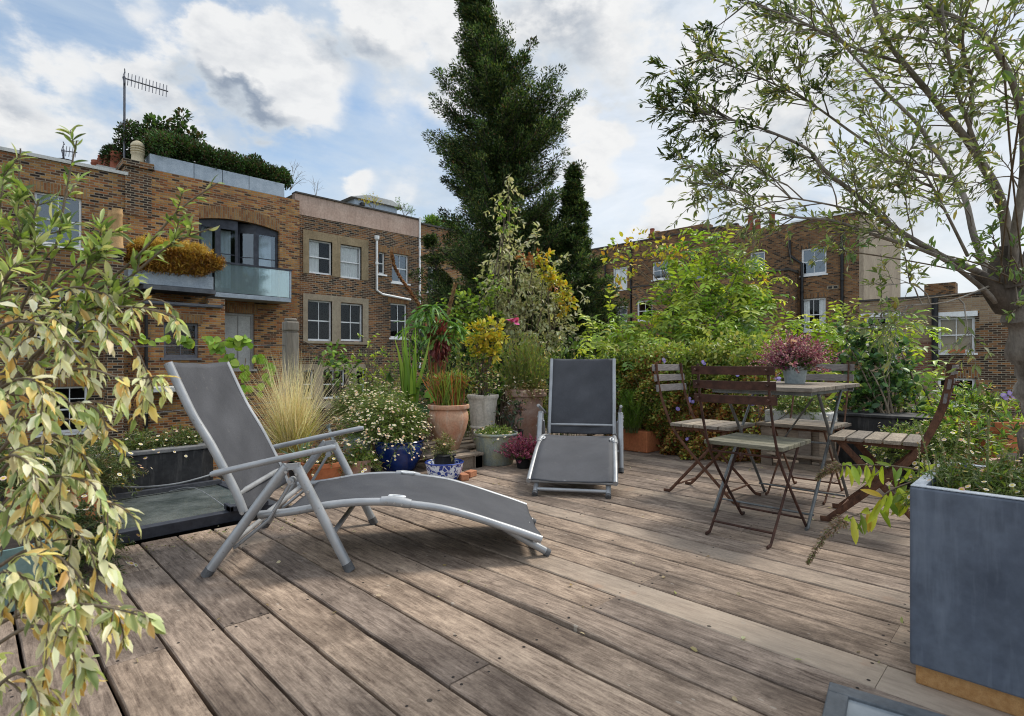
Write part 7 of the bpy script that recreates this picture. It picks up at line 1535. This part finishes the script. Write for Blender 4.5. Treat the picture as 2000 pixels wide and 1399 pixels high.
# denser dark clusters on the leftmost tips
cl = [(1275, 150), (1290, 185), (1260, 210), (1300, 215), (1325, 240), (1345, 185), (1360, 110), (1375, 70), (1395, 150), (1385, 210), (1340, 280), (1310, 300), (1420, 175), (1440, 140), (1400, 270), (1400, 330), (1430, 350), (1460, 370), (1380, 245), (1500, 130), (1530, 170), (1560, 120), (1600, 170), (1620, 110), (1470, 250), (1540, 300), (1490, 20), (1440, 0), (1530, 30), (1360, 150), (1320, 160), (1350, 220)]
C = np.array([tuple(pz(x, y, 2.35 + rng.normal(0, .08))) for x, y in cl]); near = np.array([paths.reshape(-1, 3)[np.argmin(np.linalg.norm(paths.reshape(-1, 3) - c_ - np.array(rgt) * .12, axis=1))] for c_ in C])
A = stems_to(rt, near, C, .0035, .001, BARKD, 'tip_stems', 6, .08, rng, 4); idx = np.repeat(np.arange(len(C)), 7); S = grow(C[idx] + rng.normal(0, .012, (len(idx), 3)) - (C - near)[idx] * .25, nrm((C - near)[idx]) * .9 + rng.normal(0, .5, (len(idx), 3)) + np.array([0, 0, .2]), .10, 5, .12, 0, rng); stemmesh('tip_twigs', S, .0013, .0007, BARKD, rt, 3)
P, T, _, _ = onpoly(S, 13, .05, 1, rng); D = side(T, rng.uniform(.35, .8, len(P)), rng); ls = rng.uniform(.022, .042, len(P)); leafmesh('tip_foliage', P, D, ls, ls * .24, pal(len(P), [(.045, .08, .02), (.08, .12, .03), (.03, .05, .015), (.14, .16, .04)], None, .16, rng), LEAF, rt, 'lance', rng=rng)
O = C[rng.choice(len(C), 14)] + rng.normal(0, .03, (14, 3)); OLM = mottled('green_olive', (.05, .09, .03), (.08, .12, .04), 30, .4)
for o_ in O: MB().lathe([(0, -.009), (.005, -.006), (.0075, 0), (.005, .006), (0, .009)], tuple(o_), 8).build('olive', OLM, rt, smooth=True)
# fresh shoots round the trunk
cl = [(1975, 500, 2.2, 30), (1990, 240, 1.5, 22), (1960, 110, 1.4, 26), (1990, 600, 2.1, 16), (1900, 500, 2.2, 14), (1850, 500, 2.2, 12), (1940, 470, 2.2, 14), (1960, 430, 2.2, 12), (1720, 590, 2.1, 12), (1650, 490, 2.1, 12)]
leafy('', '', '', tuple(pz(1975, 560, 2.4)), cl, 60, .036, .011, [(.14, .22, .05), (.20, .28, .07), (.09, .15, .04)], None, 'lance', seed=121, twigs=9, tw=.07, rt=rt, r0=.003, sname='shoot_stems')
c = cp(2075, 2.55); pot('olive_pot', c, tap(.2, .26, .36, .014, .05), TERRA2, 'terracotta pot at the foot of the olive trunk, behind the slate planter', 'plant pot', None, .39, .23)

# ------------------------------------------------------------------ left foreground
# trough daisies
rt = rtT
for i, x in enumerate((-.2, .15, .5, .85, 1.08)): daisies(rt, (x, 4.38, .24), .20, .17, 170, 40 + 6 * i, 130 + i, base_r=.8, lc=[(.08, .12, .03), (.15, .19, .04), (.05, .08, .02), (.20, .14, .06), (.22, .12, .05)])
# grey green olive-like bush, upper left
def arching(rt, lines, per_t, tw, nl, L, W, cols, wts, seed, t='lance', edge=None, r0=.006, r1=.0015, stem=STEM, ang=(.5, 1.0), droop=.1, tip=.05, tsides=3, lname='foliage', up=0.0):
    """main shoots given as pixel+depth polylines; side twigs; leaves in rows along all of them"""
    rng = np.random.default_rng(seed); M = []
    for ln in lines:
        q = np.array([tuple(p) for p in smooth_path([pz(*a_) for a_ in ln])]); s = np.linspace(0, len(q) - 1, 20); M.append(np.stack([np.interp(s, np.arange(len(q)), q[:, k]) for k in range(3)], -1))
    M = np.array(M); stemmesh('stems', M, r0, r1, stem, rt, 7)
    P, T, t_, _ = onpoly(M, per_t, .12, .97, rng); D = side(T, rng.uniform(*ang, len(T)), rng) + np.array([0, 0, up]); S = grow(P, D, tw * rng.uniform(.5, 1.25, len(P)) * (1.15 - t_ * .6), 6, .10, droop, rng); stemmesh('twigs', S, .0020, .0009, stem, rt, tsides)
    P1, T1, _, _ = onpoly(S, nl, .05, 1, rng); P2, T2, _, _ = onpoly(M, int(nl * 2.2), .35, 1, rng); P = np.concatenate([P1, P2]); T = np.concatenate([T1, T2])
    D = side(T, rng.uniform(.35, .95, len(P)), rng) + np.array([0, 0, -droop * 1.5]); ls = L * rng.uniform(.5, 1.35, len(P)); base = pal(len(P), cols, wts, .12, rng); e = None if edge is None else np.clip(base * rng.uniform(.75, 1.2, (len(P), 1)) + np.array(edge[0]) * .22, 0, .92)
    leafmesh(lname, P, D, ls, ls * W / L * rng.uniform(.7, 1.25, len(P)), base * (.95 if edge else 1), LEAF, rt, t, e, rng=rng)
OG = [(.30, .40, .09), (.19, .26, .08), (.38, .43, .16), (.11, .16, .05), (.48, .50, .24)]
rt = thing('olive_bush', tuple(pz(-60, 1100, 1.3)), 'grey green narrow leaved bush with upright shoots in the upper left foreground', 'shrub')
L1 = [[(-40, 800, 1.35), (0, 600, 1.3), (30, 450, 1.28), (40, 290, 1.27)], [(-20, 780, 1.3), (60, 620, 1.27), (110, 480, 1.25), (128, 380, 1.25), (150, 275, 1.25)], [(20, 760, 1.25), (120, 640, 1.22), (200, 560, 1.2), (270, 500, 1.2), (350, 410, 1.2), (425, 358, 1.2)],
      [(20, 780, 1.3), (150, 620, 1.22), (250, 545, 1.2), (330, 480, 1.2), (415, 445, 1.2)], [(0, 740, 1.3), (80, 590, 1.25), (150, 520, 1.22), (215, 450, 1.22)], [(-60, 700, 1.3), (-20, 520, 1.25), (0, 400, 1.22), (10, 330, 1.22)], [(-40, 760, 1.3), (60, 560, 1.25), (60, 460, 1.22), (75, 390, 1.22)],
      [(0, 800, 1.2), (100, 660, 1.15), (190, 600, 1.12), (270, 560, 1.1)], [(0, 760, 1.2), (60, 650, 1.15), (150, 560, 1.12), (190, 500, 1.12)], [(-50, 700, 1.2), (0, 560, 1.15), (60, 500, 1.12), (100, 450, 1.12)], [(-30, 650, 1.3), (20, 560, 1.25), (40, 480, 1.2), (30, 400, 1.2)], [(20, 820, 1.1), (120, 720, 1.1), (180, 650, 1.1), (240, 620, 1.1)]]
arching(rt, L1, 7, .085, 11, .032, .0082, OG, [4, 3, 2, 1.5, 1.5], 140, 'slim', None, r0=.0045, droop=.0, up=.25, ang=(.4, .9))
# cream and yellow broad leaved bush, lower left
CY = [(.84, .76, .52), (.68, .65, .40), (.46, .52, .22), (.80, .56, .18), (.60, .34, .09), (.32, .38, .13), (.20, .27, .09)]
rt = thing('elaeagnus_bush', tuple(pz(-100, 1500, 1.1)), 'pale cream and yellow leaved bush drooping across the lower left foreground', 'shrub')
L2 = [[(-60, 900, 1.2), (40, 680, 1.15), (150, 610, 1.12), (260, 600, 1.1), (345, 620, 1.1)], [(-60, 880, 1.15), (60, 700, 1.1), (160, 650, 1.07), (250, 660, 1.05), (300, 760, 1.05)], [(-40, 900, 1.1), (60, 760, 1.05), (160, 720, 1.02), (240, 740, 1.0), (320, 735, 1.0)],
      [(-60, 950, 1.05), (50, 830, 1.0), (130, 790, 1.0), (190, 800, 1.0), (215, 860, 1.0)], [(-60, 1000, 1.05), (40, 880, 1.0), (120, 850, .98), (170, 900, .98), (190, 960, .98)], [(-60, 1050, 1.0), (50, 950, .97), (130, 930, .95), (190, 960, .95), (225, 1010, .95)],
      [(-60, 1100, 1.0), (40, 1020, .95), (110, 1010, .93), (170, 1060, .92), (200, 1120, .92)], [(-60, 1150, .98), (40, 1080, .93), (100, 1080, .9), (150, 1120, .9), (185, 1180, .9)], [(-60, 1250, .95), (60, 1190, .9), (150, 1180, .88), (230, 1190, .87), (300, 1210, .86)],
      [(-60, 1300, .95), (40, 1230, .9), (100, 1230, .88), (140, 1270, .87), (150, 1320, .87)], [(-60, 1400, .9), (20, 1320, .87), (60, 1330, .86), (85, 1370, .86)], [(-60, 800, 1.2), (20, 660, 1.15), (80, 590, 1.12), (150, 560, 1.1), (210, 580, 1.1)], [(-80, 850, 1.0), (0, 760, .97), (60, 740, .95), (110, 780, .95)],
      [(-80, 1000, .95), (0, 900, .92), (50, 900, .9), (80, 960, .9)], [(-80, 1200, .9), (0, 1120, .87), (40, 1130, .86), (70, 1180, .86)], [(-80, 720, 1.1), (0, 640, 1.05), (60, 630, 1.03), (120, 660, 1.02), (170, 720, 1.02)]]
arching(rt, L2, 11, .11, 9, .032, .0105, CY, [5, 4, 4, 2.2, 1.4, 2, 1.5], 141, 'lance', [(.68, .64, .42), (.52, .52, .26), (.64, .52, .24)], r0=.0036, r1=.0013, droop=.30, ang=(.4, 1.1))
# dark-leaved daisies added as backing for shade under the bush, and the pots
rt = thing('daisy_clump', tuple(pz(90, 1000, 2.4)), 'added dark daisies backing the shade under the cream bush, beside the rooflight', 'flowering plant')
for i, (x, y, Z) in enumerate(((60, 900, 2.6), (150, 900, 2.9), (190, 900, 3.2), (90, 1000, 2.3), (120, 1040, 2.2))):
    c = tuple(pz(x, y, Z)); daisies(rt, (c[0], c[1], max(.0, c[2] - .12)), .26, .22, 160, 36, 150 + i, base_r=.7, lc=[(.05, .08, .02), (.09, .12, .03), (.14, .10, .04), (.03, .05, .02), (.1, .12, .04)])
c = cp(172, 2.62); rt = thing('terracotta_trough', c, 'orange terracotta trough end poking out of the cream bush', 'planter'); ct = gz(205, 1035, 0)
b = MB(); b.box((ct.x - .36, ct.y + .02, .02), (ct.x - .02, ct.y + .32, .22)); b.build('trough', TERRAN, rt, bevel=.006)
ct2 = gz(225, 1058, 0); b = MB(); b.box((ct2.x - .22, ct2.y - .02, 0), (ct2.x - .02, ct2.y + .10, .06)); props(b.build('timber_block', ORWOOD, bevel=.003), 'small orange brown timber block beside the terracotta trough', 'block')
c = cp(110, 2.25); pot('plant_pot', c, tap(.09, .12, .16), BLACKP, 'round black plastic pot under the cream bush', 'plant pot', None, .13, .1)
c = cp(0, 1.95); m_t = mottled('teal_glaze', (.10, .17, .16), (.17, .25, .24), 5, .45); rt = pot('plant_pot', c, tap(.14, .17, .22), m_t, 'pale teal glazed pot at the left edge under the cream bush', 'plant pot', None, .19, .15)
# fallen leaves and crumbs on the deck
rng = np.random.default_rng(160); n = 210; P = np.stack([rng.uniform(-.5, 4.6, n), rng.uniform(-.6, 4.0, n), np.full(n, .005)], -1); k = rng.random(n) < .55; P[k, 0] = X0 + PITCH * np.round((P[k, 0] - X0) / PITCH) + rng.normal(0, .006, k.sum())
D = np.stack([rng.normal(size=n), rng.normal(size=n), rng.uniform(.0, .35, n)], -1); ls = rng.uniform(.008, .026, n); leafmesh_o = leafmesh('fallen_leaves', P, D, ls, ls * .5, pal(n, [(.40, .33, .18), (.28, .20, .09), (.34, .36, .14), (.5, .42, .26)], None, .15, rng), LEAF, None, 'oval', rng=rng)
props(leafmesh_o, 'scattered dry leaves and bits lying on the deck boards', 'fallen leaves', None, 'stuff')
# litter of green bits at the edge of the rooflight
n = 160; P = np.stack([rng.uniform(.45, 1.3, n), 3.0 - np.abs(rng.normal(0, .10, n)), np.full(n, .006)], -1); D = np.stack([rng.normal(size=n), rng.normal(size=n), rng.uniform(0, .3, n)], -1); ls = rng.uniform(.006, .018, n)
o = leafmesh('moss_and_leaf_litter', P, D, ls, ls * .5, pal(n, [(.12, .12, .04), (.2, .17, .07), (.10, .07, .04), (.26, .26, .10)], None, .2, rng), LEAF, None, 'oval', rng=rng); props(o, 'moss and leaf litter along the edge of the dirty glass rooflight', 'leaf litter', None, 'stuff')
